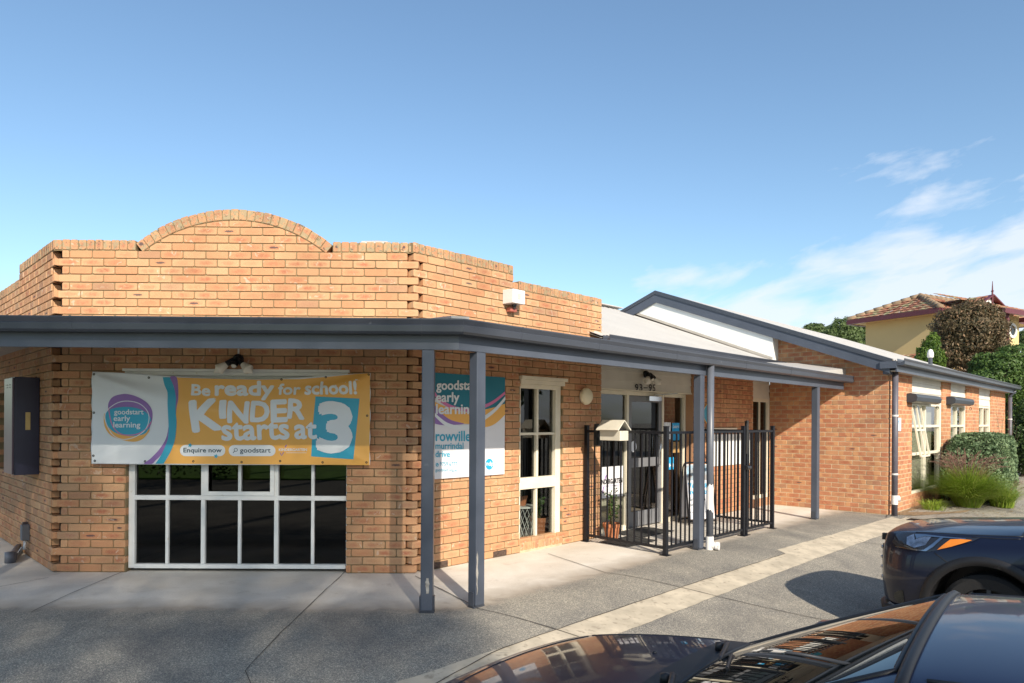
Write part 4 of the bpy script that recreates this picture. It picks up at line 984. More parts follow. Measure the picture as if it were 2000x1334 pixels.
org = tr + [(722.5, 908.5), (723, 729), (695, 730.5), (645, 735.5), (585, 740.5), (500, 741.5), (430, 740), (380, 738.5), (350, 737.5)]
bp('orange_print', [org], 'orange', 1)
tl = z7([(755, 366), (768, 440), (803, 510), (812, 620), (810, 720), (812, 830), (806, 930), (780, 1010), (738, 1100), (690, 1170)])
trt = z7([(822, 366), (855, 450), (885, 560), (886, 660), (886, 720), (886, 810), (868, 950), (838, 1040), (800, 1110), (765, 1170)])
bp('purple_print', [smooth_poly(z7([(822, 366), (885, 366), (898, 470), (906, 570), (895, 640), (884, 720), (884, 640), (880, 560), (855, 450)]), 3),
                    smooth_poly(z7([(812, 820), (815, 900), (800, 1000), (750, 1080), (690, 1140), (655, 1172), (580, 1172), (640, 1125), (705, 1060), (760, 985), (795, 910)]), 3)], 'purple', 2)
quads = []
A_, B_ = smooth_poly(tl, 4, False), smooth_poly(trt, 4, False)
for i in range(len(A_) - 1): quads.append([A_[i], B_[i], B_[i + 1], A_[i + 1]])
bp('teal_print', quads, 'teal', 3)
bp('purple_print', [smooth_poly(z7([(245, 670), (252, 600), (300, 545), (400, 522), (490, 535), (570, 570), (625, 615), (658, 670), (662, 740), (640, 820), (600, 890), (450, 915), (330, 890), (262, 800)]), 4)], 'purple', 2)
bp('orange_print', [smooth_poly(z7([(212, 700), (203, 760), (220, 840), (270, 905), (350, 942), (470, 966), (550, 952), (600, 910), (632, 850), (500, 880), (300, 800), (230, 740)]), 4)], 'orange', 3)
bp('teal_print', [smooth_poly(z7([(225, 700), (262, 668), (310, 652), (400, 642), (500, 650), (590, 682), (645, 745), (638, 800), (600, 885), (500, 912), (400, 908), (310, 880), (250, 830), (222, 760)]), 4)], 'teal', 4)
bp('white_ring', [stroke(smooth_poly(z7([(235, 815), (215, 740), (240, 672), (330, 608), (430, 588), (540, 610), (610, 670), (632, 745), (605, 840), (540, 900), (460, 935), (370, 942), (290, 900), (235, 815)]), 5, False), 1.5)], 'white', 5)
bp('pink_ring', [stroke(smooth_poly(z7([(252, 650), (262, 730), (290, 820), (350, 885), (420, 905), (520, 895), (600, 850), (650, 780)]), 5, False), 2.0)], 'pink', 5)
bp('logo_lettering', [tx('goodstart', *z7([(303, 664)])[0], *z7([(583, 728)])[0], .028), tx('early', *z7([(298, 722)])[0], *z7([(455, 790)])[0], .028), tx('learning', *z7([(296, 783)])[0], *z7([(550, 850)])[0], .028)], 'white', 6)
bp('top_lettering', [tx('Be', *z7([(1020, 432)])[0], *z7([(1196, 540)])[0], .06, .04), tx('ready', 419, 743.5, 535.5, 782, .06), tx('for', 543, 749, 588, 771.5, .055), tx('school!', 596, 744.5, 698, 771, .06, -.01)], 'white', 2)
K = [tx('K', 373, 779, 433, 843, .075, -.10), tx('I', 430, 781, 444, 818, .075, -.03), tx('N', 446, 783, 488.5, 827, .07, .03), tx('D', 491, 783, 528.5, 825, .07, .03), tx('E', 530, 780, 563, 825, .075, -.04), tx('R', 563, 779, 598, 819, .07, .08)]
bp('large_lettering', K, 'white', 2)
bp('lettering', [tx('starts', 433, 824, 567, 860, .065, -.02)], 'white', 2)
bp('number_panel', [z8([(748, 545), (1155, 565), (1100, 1130), (705, 1103)])], 'teal', 2)
bp('panel_overprint', [z8([(960, 556), (1155, 565), (1115, 980), (1030, 830)])], 'teal', 3)  # second teal print over part of the number panel
bp('lettering', [tx('at', 576, 824, 620.5, 858, .065)], 'white', 4)
bp('number', [tx('3', 619, 783.5, 690, 886, .085, .03)], 'white', 4)
bp('pill_shape', [pill(352, 869, 440.5, 891), pill(447, 869, 538.5, 891)], 'white', 2)
bp('small_lettering', [tx('Enquire now', 359, 874.5, 433.5, 886.5, .03), tx('goodstart', 469, 874.5, 529, 887, .02), stroke(disc(461, 878.5, 3.2, 3.2) + [(464.2, 878.5)], .9), stroke([(458.6, 881), (455.6, 884.6)], 1.3)], 'dark', 3)
def star(cx, cy, r): return [(cx + (r if i % 2 == 0 else r * .5) * math.sin(i * math.pi / 5 + .2), cy - (r if i % 2 == 0 else r * .5) * math.cos(i * math.pi / 5 + .2)) for i in range(10)]
bp('star_print', [star(372, 869.5, 4.8), star(422.6, 891, 4.8)], 'teal', 4)
bp('small_lettering', [tx('KINDERGARTEN', 545, 875.5, 600, 881, .05), stroke([(559, 884.3), (599, 884.3)], .7)], 'white', 2)
bp('tick_print', [stroke([(547.5, 884.5), (550, 890), (554.5, 883)], 1.6), stroke([(557.5, 873.5), (560.5, 868.8)], 2)], 'purple', 3)
ey = MB()
for x, y in [(184, 731), (183, 806), (183, 890), (186, 900), (284, 901), (378, 901), (472, 902.5), (547, 900.5), (630, 903), (720, 732), (717, 812), (716, 903), (290, 737.5), (550, 741), (636, 736.5)]:
    s, z = fcv(x, y); P = FRONT.p(s, z, BOFF + cloth(s, z) + .002); ey = MB(); ey.lathe([(.004, 0), (.006, .003), (.011, .003), (.013, 0)], 10, P, (0, -1, 0)); ey.build('eyelet', MT['blackpl'], banner)
rebase(banner)

# ---- sign on the bay wall between the posts
SO = .03
scv = lambda x, y: RIGHT.px(x, y, SO)
S = lambda pts: [(760 + x / 4.446, 660 + y / 4.446) for x, y in pts]
sx0, sx1 = scv(845, 830)[0], scv(986, 830)[0]; sz0, sz1 = scv(986, 926)[1], scv(986, 737)[1]
sign = thing('wall_sign', 'tall teal and white centre sign with goodstart early learning lettering behind the corner posts', 'sign', loc=tuple(RIGHT.p((sx0 + sx1) / 2, sz0, SO)))
b = MB(); RIGHT.box(b, sx0, sx1, sz0, sz1, .004, SO - .001); b.build('panel', MT['signwhite'], sign, bevel=.001)
cb4 = (sx0 + .001, sx1 - .001, sz0 + .001, sz1 - .001)
def sp_(name, polys, ink, k):
    for p in polys: printed(name, sign, [p], INK[ink], RIGHT, SO + .0012 * k, scv, clipb=cb4)
MT['st'] = INK['tealdk']
sp_('teal_field', [S([(340, 200), (1100, 200), (1100, 560), (1008, 575), (900, 610), (832, 622), (700, 640), (560, 610), (470, 570), (340, 480)])], 'tealdk', 1)
sp_('orange_band', [smooth_poly(S([(340, 500), (400, 555), (500, 600), (620, 640), (740, 650), (832, 622), (920, 600), (1060, 560), (1060, 620), (1008, 665), (920, 745), (832, 775), (740, 750), (600, 740), (480, 690), (340, 590)]), 4)], 'orange', 2)
sp_('purple_band', [smooth_poly(S([(340, 560), (400, 590), (460, 660), (540, 715), (650, 745), (560, 755), (470, 758), (400, 745), (340, 715)]), 4)], 'purple', 3)
sp_('pink_band', [stroke(smooth_poly(S([(370, 440), (420, 520), (500, 580), (600, 618), (720, 625), (832, 592), (920, 545), (1030, 455)]), 4, False), [4 + 3 * math.sin(i / 28 * 3.14) for i in range(29)])], 'pink', 4)
sp_('white_band', [stroke(smooth_poly(S([(370, 640), (430, 700), (500, 752), (600, 778), (720, 762), (832, 690), (930, 612), (1040, 480)]), 4, False), [4 + 4 * math.sin(i / 28 * 3.14) for i in range(29)])], 'white', 5)
def st(s, a, b, c, d, bold): return tx(s, *S([(a, b)])[0], *S([(c, d)])[0], bold)
sp_('lettering', [st('goodstart', 405, 368, 790, 478, .035), st('early', 403, 470, 607, 585, .035), st('learning', 403, 572, 742, 690, .035)], 'white', 6)
sp_('lettering', [st('rowville', 403, 806, 706, 898, .035), st('murrindal', 401, 908, 645, 966, .03), st('drive', 401, 980, 528, 1036, .03), st('9759 6777', 440, 1077, 592, 1113, .005), st('goodstart.org.au', 401, 1133, 590, 1168, .003), S(disc(417, 1102, 13, 16))], 'teal', 2)
sp_('round_badge', [S(disc(870, 1096, 34, 48))], 'blue', 2)
sp_('badge_lettering', [st('ndp', 842, 1070, 903, 1122, .02), S([(411, 1094), (415, 1094), (417, 1104), (424, 1108), (421, 1112), (412, 1106)])], 'white', 3)
sp_('badge_lettering', [st('Approved', 910, 1085, 960, 1095, .0), st('provider', 910, 1098, 955, 1108, .0)], 'blue', 3)
rebase(sign)

# ------------------------------------------------------------------ fittings on the walls
def spot(P, n, ang, name, label, scale=1.):
    t = thing(name, label, 'floodlight', loc=tuple(P)); sd = Vector((-n.y, n.x, 0)).normalized() * -1
    b = MB(); b.lathe([(.0, 0), (.055, .0), (.055, .03), (.04, .05), (0, .055)], 18, P, n); b.tube([P + n * .03, P + n * .10 + Vector((0, 0, -.01))], .03, 12); b.build('bracket', MT['black'], t, smooth=False)
    for s_ in (-1, 1):
        dr_ = (sd * s_ * .75 + n * .25 + Vector((0, 0, -.62))).normalized(); a = P + n * .085 + sd * s_ * .01
        h_ = MB(); h_.lathe([(.0, 0), (.022, .0), (.026, .05), (.03, .07), (.03, .10)], 16, a, dr_); o = h_.build('lamp_holder', MT['black'], t, smooth=True)
        g = MB(); g.lathe([(.026, .095), (.032, .11), (.052, .17), (.058, .19), (.056, .197), (.04, .203), (0, .262)], 18, a, dr_); g.build('bulb', MT['dome'], o, smooth=True)
    b = MB(); c = P + n * .10 + Vector((0, 0, -.04)); b.lathe([(0, 0), (.034, .005), (.038, .03), (.030, .055)], 16, c, (n * .6 + Vector((0, 0, -.8)))); o = b.build('motion_sensor', MT['black'], t, smooth=True)
    b = MB(); b.lathe([(.028, .052), (.02, .066), (0, .07)], 14, c, (n * .6 + Vector((0, 0, -.8)))); b.build('sensor_lens', MT['dome'], o, smooth=True)
    rebase(t); return t
s, z = FRONT.px(459, 700, .1); t = spot(FRONT.p(s, z, 0), FRONT.n, 0, 'floodlight', 'black twin floodlight with white bulbs under the awning above the banner')
b = MB(); FRONT.box(b, s - .008, s + .008, z + .04, 2.45, .0, .012); o = b.build('conduit', MT['pvc'], t); o.matrix_parent_inverse = Matrix.Translation(-t.location)
s, z = RIGHT.px(1259, 731, -.03); spot(RIGHT.p(s, z, -.02), RIGHT.n, 0, 'floodlight', 'black twin floodlight with white bulbs above the house number at the entry')
s, z = RIGHT.px(1146, 774, .05); t = thing('wall_light', 'round opal bulkhead light on the brick beside the entry', 'light', loc=tuple(RIGHT.p(s, z, 0)))
b = MB(); b.lathe([(.0, 0), (.10, 0), (.10, .02)], 28, RIGHT.p(s, z, .002), RIGHT.n); b.build('base_ring', MT['white'], t, smooth=True)
b = MB(); b.lathe([(.105, .015), (.118, .03), (.115, .055), (.09, .085), (.05, .1), (0, .105)], 28, RIGHT.p(s, z, .002), RIGHT.n); b.build('diffuser', MT['lamp'], t, smooth=True); rebase(t)
# siren box on the parapet
s, z = RIGHT.px(1008, 580, .12); t = thing('alarm_box', 'white alarm siren box with red strobe on the bay parapet', 'alarm', loc=tuple(RIGHT.p(s, z, 0)))
b = MB(); w, h = .11, .085
b.add([RIGHT.p(s + a, z + c, o) for a, c, o in ((-w, -h, 0), (w, -h, 0), (w, h, 0), (-w, h, 0), (-w * .95, -h, .17), (w * .95, -h, .17), (w * .95, h * .95, .17), (-w * .95, h * .95, .17))], [(4, 5, 6, 7), (0, 1, 5, 4), (2, 3, 7, 6), (1, 2, 6, 5), (3, 0, 4, 7), (3, 2, 1, 0)])
bo_ = b.build('case', MT['pvc'], t, bevel=.006)
b = MB()
for i in range(7): RIGHT.box(b, s - w * .94 + .0, s - w * .955, z - .05 + i * .013, z - .043 + i * .013, .05, .13)
for i in range(6): RIGHT.box(b, s - .03, s + .03, z - .035 + i * .012, z - .029 + i * .012, .170, .172)
b.build('louvre', MT['soffit'], bo_)
b = MB(); b.lathe([(.0, 0), (.03, 0), (.03, -.02), (.022, -.03), (.02, -.05), (0, -.055)][::1], 16, RIGHT.p(s + .0, z - h, .09), (0, 0, 1)); b.build('strobe_base', MT['blackpl'], t)
b = MB(); RIGHT.box(b, s - .05, s + .06, z - h - .09, z - h - .035, .005, .08); b.build('strobe_lens', mat('red_lens', (.35, .10, .07), .3), t, bevel=.008); rebase(t)
# house numbers
t = thing('house_number', 'black numerals 93-95 on the cream board over the entry door', 'house number', loc=tuple(RIGHT.p(RIGHT.px(1260, 757)[0], RIGHT.px(1260, 760)[1], -.04)))
ncv = lambda x, y: RIGHT.px(x, y, -.030)
for ch_, a, b_ in (('9', 1240, 1247), ('3', 1248.5, 1255), ('-', 1257, 1265), ('9', 1267, 1273.5), ('5', 1275, 1280)):
    y0, y1 = (750, 764) if ch_ != '-' else (756.3, 758.2); dy = (a - 1250) * .03
    printed('numeral' if ch_ != '-' else 'dash', t, [tx(ch_, a, y0 + dy, b_, y1 + dy, .03)], INK['black'], RIGHT, -.030, ncv)
rebase(t)
# tall electrical cabinet on the left wall, seen open-backed beside the left window
s0, z0 = LEFT.px(30, 925, .0); sA, sB = LEFT.px(44, 800, .0)[0], LEFT.px(76, 800, 0)[0]
t = thing('electrical_cabinet', 'tall dark navy metal cabinet on the left wall beyond the bay corner', 'cabinet', loc=tuple(LEFT.p(sA, .9, 0)))
cs1 = LEFT.px(76, 800, .24)[0]; cs0 = cs1 - .55; cz0, cz1 = LEFT.px(76, 926, .0)[1], LEFT.px(76, 738, .0)[1]
cs1 = LEFT.px(76, 800, .01)[0]; cs0 = cs1 - .46
b = MB(); LEFT.box(b, cs0, cs1, cz0, cz1, .004, .235); b.build('case', MT['navydoor'], t, bevel=.004)
b = MB(); LEFT.box(b, cs0 + .004, cs1 - .004, cz0 + .01, cz1 - .01, .237, .255); dd = b.build('door', mat('cabinet_door_paint', (.085, .055, .08), .3, var=.1), t, bevel=.003)
b = MB()
for i in range(4): LEFT.box(b, cs0 + .08 + (i % 2) * .16, cs0 + .19 + (i % 2) * .16, cz1 - .09 - (i // 2) * .03, cz1 - .08 - (i // 2) * .03, .256, .26)
b.build('vent_slot', MT['blackpl'], dd)
b = MB(); b.add([LEFT.p(cs1 + .002, cz0 + (cz1 - cz0) * c, o) for c, o in ((.46, .09), (.46, .135), (.64, .135), (.64, .09))] + [LEFT.p(cs1 + .006, cz0 + (cz1 - cz0) * c, o) for c, o in ((.46, .09), (.46, .135), (.64, .135), (.64, .09))], [(0, 1, 2, 3), (7, 6, 5, 4), (0, 4, 5, 1), (1, 5, 6, 2), (2, 6, 7, 3), (3, 7, 4, 0)]); b.build('brass_plate', MT['brass'], t); rebase(t)
# left window beyond the cabinet, with a pushed-out sash
LW = (LEFT.px(0, 800)[0] - .1, LEFT.px(20, 800)[0], .9, 2.0)
m = MB(); a, b_ = LW[0] + .003, LW[1] - .003
LEFT.box(m, a, a + .05, .9, 2.0, -.1, -.03); LEFT.box(m, b_ - .05, b_, .9, 2.0, -.1, -.03); LEFT.box(m, a + .0501, b_ - .0501, 1.94, 2.0, -.1, -.03); LEFT.box(m, a + .0501, b_ - .0501, .9, .95, -.1, -.03)
wn = m.build('window', MT['cream'], building, bevel=.003, label='cream window half hidden by the navy cabinet'); g = MB(); LEFT.poly(g, [(a, .9), (b_, .9), (b_, 2.0), (a, 2.0)], -.08); pn = g.build('pane', MT['darkglass'], wn)
m = MB(); z0s, z1s = 1.22, 1.55
m.bar(LEFT.p(b_ - .03, z1s, -.02), LEFT.p(b_ - .03, z0s, .17), .03, .03); m.bar(LEFT.p(b_ - .03, z0s, .17), LEFT.p(b_ - .03, z0s, -.02), .02, .02); m.bar(LEFT.p(a + .03, z1s, -.02), LEFT.p(a + .03, z0s, .17), .03, .03); m.bar(LEFT.p(a + .03, z0s, .17), LEFT.p(b_ - .03, z0s, .17), .03, .03)
sh = m.build('open_sash', MT['white'], wn)
# stubby pipe and grey junction box low on the left wall
Pb = LEFT.p(LEFT.px(40, 1050)[0], 0, 0)
s_, z_ = LEFT.px(47, 1040, .05); b = MB(); LEFT.box(b, s_ - .05, s_ + .05, z_ - .09, z_ + .09, .002, .08); o = b.build('junction_box', mat('grey_plastic', (.16, .17, .19), .5), None, bevel=.005); tag(o, 'small grey junction box low on the left wall above the drain elbow', 'electrical box')
b = MB(); LEFT.box(b, s_ - .11, s_ - .053, z_ - .03, z_ + .11, .002, .05); b.build('side_box', mat('brown_plastic', (.07, .05, .05), .5), o)
b = MB(); b.tube([LEFT.p(s_, z_ - .09, .04), LEFT.p(s_, z_ - .2, .045), LEFT.p(s_ - .02, .12, .06), LEFT.p(s_ - .06, 0, .12)], .016, 10); b.build('conduit', MT['pvc'], o, smooth=True)
b = MB(); g_pt = ground_pt(20, 1099); hx = LEFT.px(40, 1068, .0); wp = LEFT.p(hx[0], hx[1], .02); top_ = Vector((g_pt.x, g_pt.y, wp.z - .01))
b.tube([wp, wp.lerp(top_, .6), top_ + Vector((.02, .01, 0)), top_ + Vector((0, 0, -.06)), Vector((g_pt.x, g_pt.y, .0))], [.04, .04, .042, .047, .047], 16); b.tube([Vector((g_pt.x, g_pt.y, .12)), Vector((g_pt.x, g_pt.y, .0))], .054, 16); o = b.build('drain_pipe', MT['pipe'], None, smooth=True); tag(o, 'grey elbow drain pipe rising from the paving by the left wall', 'pipe')
# air bricks, door mats, wall plates
for i, (x, y) in enumerate(((859, 1104), (976, 1084))):
    s_, z_ = RIGHT.px(x, y); b = MB(); RIGHT.box(b, s_ - .11, s_ + .11, .012, .078, -.01, .007); o = b.build('air_vent', mat('rust', (.07, .045, .035), .9, var=.5, scale=40, bump=1), building); o.matrix_parent_inverse = Matrix.Translation(-building.location)

# ------------------------------------------------------------------ fence round the entry
fence = thing('picket_fence', 'black tubular steel fence and gate enclosing the entry porch', 'fence', loc=tuple(UV(7.3, -4.6)))
F0, F1, F2, F3, F4, F5 = UV(7.34, VA + .06), UV(7.28, -4.50), UV(7.98, -4.50), UV(9.37, -4.50), UV(10.32, -4.50), UV(10.38, VA + .06)
HT = 1.50
def fpost(P, h=1.57, w=.026, n=None):
    b = MB(); b.box(-w, w, -w, w, .0, h, R(45), P); b.box(-w - .003, w + .003, -w - .003, w + .003, h, h + .012, R(45), P); b.box(-w - .03, w + .03, -w - .03, w + .03, .001, .009, R(45), P); return b.build('post', MT['black'], fence, bevel=.003)
def fpanel(A, B, name='panel', zb=.09, h=HT, gap=.112, w=.0085, ends=False):
    A, B = Vector(A), Vector(B); d = B - A; n = max(2, int(round(d.length / gap)))
    for z in (zb, h): b = MB(); b.bar(A + Vector((0, 0, z)), B + Vector((0, 0, z)), .038, .032); b.build('rail', MT['black'], fence)
    for i in range(0 if ends else 1, n + (1 if ends else 0)):
        p = A + d * (i / n); c = MB(); c.box(-w, w, -w, w, zb + .012, h - .012 + (0), R(45), p); c.build('picket', MT['black'], fence)
for P in (F0, F1, F4, F5): fpost(P)
fpost(UV(9.34, -4.5)); fpost(UV(9.44, -4.5), h=1.64, w=.02); fpost(UV(8.06, -4.53), h=1.57)
ds = lambda a, b: (Vector(a) + (Vector(b) - Vector(a)).normalized() * .028, Vector(b) - (Vector(b) - Vector(a)).normalized() * .028)
fpanel(*ds(F0, F1)); fpanel(*ds(F1, F2)); fpanel(*ds(F3, F4)); fpanel(*ds(F4, F5)); fpanel(UV(8.10, -4.5), UV(9.30, -4.5), gap=.108)
b = MB(); b.bar(UV(9.40, -4.47, 1.18), UV(9.40, -4.47, 1.62), .035, .03, up=(1, 0, 0)); b.tube([UV(9.40, -4.47, 1.62), UV(9.40, -4.47, 1.66)], .022, 10); b.tube([UV(9.34, -4.46, .98), UV(9.46, -4.46, .98)], .035, 8); b.build('latch', MT['blackpl'], fence)
rebase(fence)
# intercom / key pad on the first post
P = RIGHT.p(0, 0); P = UV(7.31, VA + .3); mb_ = MB(); mb_.box(-.055, .055, -.03, .03, 1.31, 1.57, R(45), P + Vector((-.03, -.03, 0))); mb_.lathe([(.0, -.02), (.05, 0), (.05, .04), (.0, .05)], 14, P + Vector((-.03, -.03, 1.56)), (0, 0, 1)); mb_.box(-.04, .04, -.045, -.031, 1.33, 1.42, R(45), P + Vector((-.03, -.03, 0)))
o = mb_.build('gate_intercom', MT['blackpl'], None, bevel=.012); tag(o, 'rounded black gate intercom box hung on the fence by the brick wall', 'intercom')
# letterbox on the fence
def fpx_(x, y): # point on the side panel of the fence
    n = (F1 - F0).cross(Vector((0, 0, 1))).normalized(); r = Vector(ray(x, y)); k = F0.dot(n) / Vector((r.x, r.y, 0)).dot(n); return r * k + Vector((0, 0, EYE))
c = fpx_(1209, 846); dF_ = (F1 - F0).normalized(); nF_ = Vector((-dF_.y, dF_.x, 0)); nF_ = nF_ if nF_.y < 0 else -nF_
LBF = Frame((c.x + nF_.x * .02, c.y + nF_.y * .02), (dF_.x, dF_.y))
if LBF.n.dot(Vector((0, -1, 0))) < 0: LBF.n = -LBF.n
t = thing('letterbox', 'cream house-shaped metal letterbox mounted on top of the fence', 'letterbox', loc=(c.x, c.y, 1.35))
zt_, zb_ = HT + .0, fpx_(1212, 860).z
w2 = (fpx_(1236, 850) - fpx_(1187, 850)).length * .40
def LB(s, z, o): return LBF.p(s, z, o)
b = MB(); LBF.box(b, -w2, w2, zb_, zb_ + .125, -.005, .17); b.build('box', MT['lbx'], t, bevel=.003)
b = MB(); zr0 = zb_ + .127; zr1_ = zr0 + .125; e = .018
b.add([LB(-w2 - e, zr0, -.03), LB(-w2 - e, zr0, .22), LB(-w2 - e, zr1_, .095), LB(w2 + e, zr0, -.03), LB(w2 + e, zr0, .22), LB(w2 + e, zr1_, .095)] + [LB(-w2 - e, zr0 + .01, -.04), LB(-w2 - e, zr0 + .01, .23), LB(-w2 - e, zr1_ + .012, .095), LB(w2 + e, zr0 + .01, -.04), LB(w2 + e, zr0 + .01, .23), LB(w2 + e, zr1_ + .012, .095)],
      [(0, 3, 5, 2), (1, 2, 5, 4), (6, 8, 11, 9), (7, 10, 11, 8), (0, 2, 8, 6), (1, 7, 8, 2), (3, 9, 11, 5), (4, 5, 11, 10), (0, 6, 9, 3), (1, 4, 10, 7)]); b.build('lid', MT['lbx'], t)
b = MB(); LBF.box(b, -w2 + .03, w2 - .03, zb_ + .136, zb_ + .15, .0, .18); b.build('slot', MT['blackpl'], t); rebase(t)

# porch: pot plant, mats, sandwich board, posters
def pot_plant(P, r, h, leafh, name, label, nl=260, mleaf='leaf', spread=.16, seed=1, lsz=.035):
    rr = random.Random(seed); t = thing(name, label, 'pot plant', loc=tuple(P))
    b = MB(); b.lathe([(r * .62, 0), (r * .68, .01), (r * .92, h * .8), (r, h * .8), (r * 1.04, h), (r * .94, h), (r * .9, h * .9), (0, h * .88)], 24, P); b.build('pot', MT['terra'], t, smooth=False)
    b = MB(); b.lathe([(0, h * .9), (r * .88, h * .9)][::-1], 16, P + Vector((0, 0, .003))); b.build('soil', MT['soil'], t)
    b = MB(); st_ = MB()
    for k in range(6):
        a = rr.uniform(0, 6.28); tip = P + Vector((math.cos(a) * spread * rr.random(), math.sin(a) * spread * rr.random(), leafh * rr.uniform(.6, 1))); base = P + Vector((rr.uniform(-.02, .02), rr.uniform(-.02, .02), h * .9)); mid = base.lerp(tip, .5) + Vector((rr.uniform(-.03, .03), rr.uniform(-.03, .03), 0))
        st_.tube([base, mid, tip], [.006, .005, .002], 6)
        for i in range(nl // 6):
            s_ = rr.uniform(.25, 1); c = base.lerp(mid, s_ * 2) if s_ < .5 else mid.lerp(tip, s_ * 2 - 1); d = Vector((rr.gauss(0, 1), rr.gauss(0, 1), rr.gauss(.1, .6))).normalized(); e_ = c + d * lsz * rr.uniform(.8, 1.9); w_ = d.cross(Vector((rr.gauss(0, 1), rr.gauss(0, 1), rr.gauss(0, 1)))).normalized() * lsz * .28
            b.add([c, c.lerp(e_, .5) + w_, e_, c.lerp(e_, .5) - w_], [(0, 1, 2, 3)])
    o = b.build('foliage', MT[mleaf], t); st_.build('stem', mat('stem', (.12, .10, .04), .7), t); rebase(t); return t
P = Vector(UV(7.66, VA + .34)); pp = ground_pt(1195, 1055); pp = Vector((pp.x, pp.y, .004))
pot_plant(pp, .125, .23, .80, 'pot_plant', 'leafy plant in a terracotta pot just inside the porch fence', seed=4)
for nm, x, y, lb, sx, sy in (('a', 1258, 1040, 'black rubber doormat in front of the glass entry door', .42, .26), ('b', 1228, 1058, 'black rubber doormat behind the pot plant inside the fence', .34, .24)):
    g0 = ground_pt(x, y); b = MB(); b.box(-sx, sx, -sy, sy, .004, .014, R(45), g0); o = b.build('doormat', MT['mat'], None, bevel=.004); tag(o, lb, 'doormat', 'doormats in the porch')
# sandwich board
g0 = ground_pt(1362, 1022); SBF = Frame((g0.x, g0.y), (1, .3)); sb_w = .25; sbH = .98
t = thing('sandwich_board', 'black-framed pavement sign reading Vacancies available standing in the porch', 'sandwich board', loc=tuple(g0))
for sg, nm in ((1, 'front_frame'), (-1, 'rear_frame')):
    m = MB(); P_ = lambda s, z, sg=sg: SBF.p(s, z, sg * (.15 - .13 * z / sbH)); r_ = .012
    pts = [P_(-sb_w, .0), P_(-sb_w, sbH - .07), P_(-sb_w + .02, sbH - .02), P_(-sb_w + .07, sbH), P_(sb_w - .07, sbH), P_(sb_w - .02, sbH - .02), P_(sb_w, sbH - .07), P_(sb_w, 0)]
    m.tube(pts, r_, 8); m.tube([P_(-sb_w, .06), P_(sb_w, .06)], r_, 8); o = m.build(nm, MT['black'], t, smooth=True)
    m = MB(); k = .004 * sg; m.add([P_(-sb_w + .02, .09), P_(sb_w - .02, .09), P_(sb_w - .02, sbH - .03), P_(-sb_w + .02, sbH - .03)], [(0, 1, 2, 3)]); m.build('poster', MT['signwhite'], o)
    if sg > 0:
        def on(name, s0, s1, z0, z1, s, ink, bold):
            v, f = text_poly(s, bold); m = MB(); m.add([P_(s0 + a * (s1 - s0), z0 + c_ * (z1 - z0)) + SBF.n * .004 for a, c_ in v], f); m.build(name, INK[ink], o)
        on('lettering', -.22, .21, .58, .66, 'Vacancies', 'blue', .04); on('lettering', -.22, .21, .48, .56, 'available', 'blue', .04); on('lettering', -.22, .08, .36, .43, 'Enquire', 'dark', .03); on('lettering', -.22, .0, .28, .345, 'today', 'dark', .03); on('lettering', -.22, .14, .19, .215, 'Visit us or call', 'dark', .01)
        m = MB(); m.add([P_(s, z) + SBF.n * .003 for s, z in ((-.225, .70), (.225, .70), (.225, .94), (-.225, .94))], [(0, 1, 2, 3)]); m.build('photo_print', mat('photo_print', (.5, .36, .27), .5, var=.5, scale=9, var2=(.25, .45, .62)), o)
rebase(t)
# posters on the glass and boards beside the door
def poster(F, off, px, label, ink, cat='poster', lines=(), name='poster', group=None):
    x0, y0, x1, y1 = px; s0, s1 = F.px(x0, y0, off)[0], F.px(x1, y0, off)[0]; m_ = (y0 + y1) / 2; zt_, zb_ = F.px((x0 + x1) / 2, y0, off)[1], F.px((x0 + x1) / 2, y1, off)[1]
    b = MB(); F.box(b, s0, s1, zb_, zt_, off - .003, off); o = b.build(name, ink if not isinstance(ink, str) else INK[ink], None); tag(o, label, cat, group)
    for txt, a0, b0, a1, b1, ik, bold in lines:
        v, f = text_poly(txt, bold); m = MB(); m.add([F.p(s0 + (s1 - s0) * (a0 + a * (a1 - a0)), zt_ - (zt_ - zb_) * (b1 + c_ * (b0 - b1)), off + .002) for a, c_ in v], f); m.build('lettering', INK[ik], o)
    return o
G = REC - .008
poster(RIGHT, G, (1176, 911, 1217, 971), 'white KINDERGARTEN notice in the sidelight left of the door', MT['signwhite'], 'notice', [('KINDERGARTEN', -.16, .39, .97, .56, 'black', .05), ('Victorian Government approved', .1, .60, .94, .65, 'purple', 0), ('/', .1, .26, .22, .40, 'purple', .06), ('/', .0, .62, .1, .82, 'purple', .06)])
poster(RIGHT, G, (1313, 826, 1327, 860), 'upper blue flyer taped to the right sidelight', 'blue', 'flyer', [('Learn', .1, .1, .9, .3, 'white', .02)])
poster(RIGHT, G, (1297, 825, 1310, 858), 'pale flyer at the left edge of the right sidelight', MT['paper'], 'flyer')
poster(RIGHT, G, (1312, 863, 1327, 884), 'colourful flyer under the blue one on the right sidelight', mat('flyer_print', (.35, .45, .25), .5, var=.6, scale=25, var2=(.6, .3, .1)), 'flyer')
poster(RIGHT, G, (1306, 893, 1316, 917), 'small blue and white notice low on the right sidelight', 'blue', 'flyer', [('Hi', .1, .5, .9, .8, 'white', .05)])
poster(RIGHT, .02, (1380, 836, 1440, 846), 'long cream display board on the brick behind the gate, upper edge', MT['cream'], 'board')
o = poster(RIGHT, .015, (1388, 848, 1466, 908), 'white notice board with wavy sheet on the brick behind the gate', MT['panel'], 'notice board')
s, z = RIGHT.px(1386, 808, .03); b = MB(); b.lathe([(0, 0), (.17, 0), (.17, .01), (0, .012)][::-1], 28, RIGHT.p(s, z, .0), RIGHT.n); o = b.build('round_sign', INK['teal'], None); tag(o, 'round blue sign half hidden behind the downpipe', 'sign')
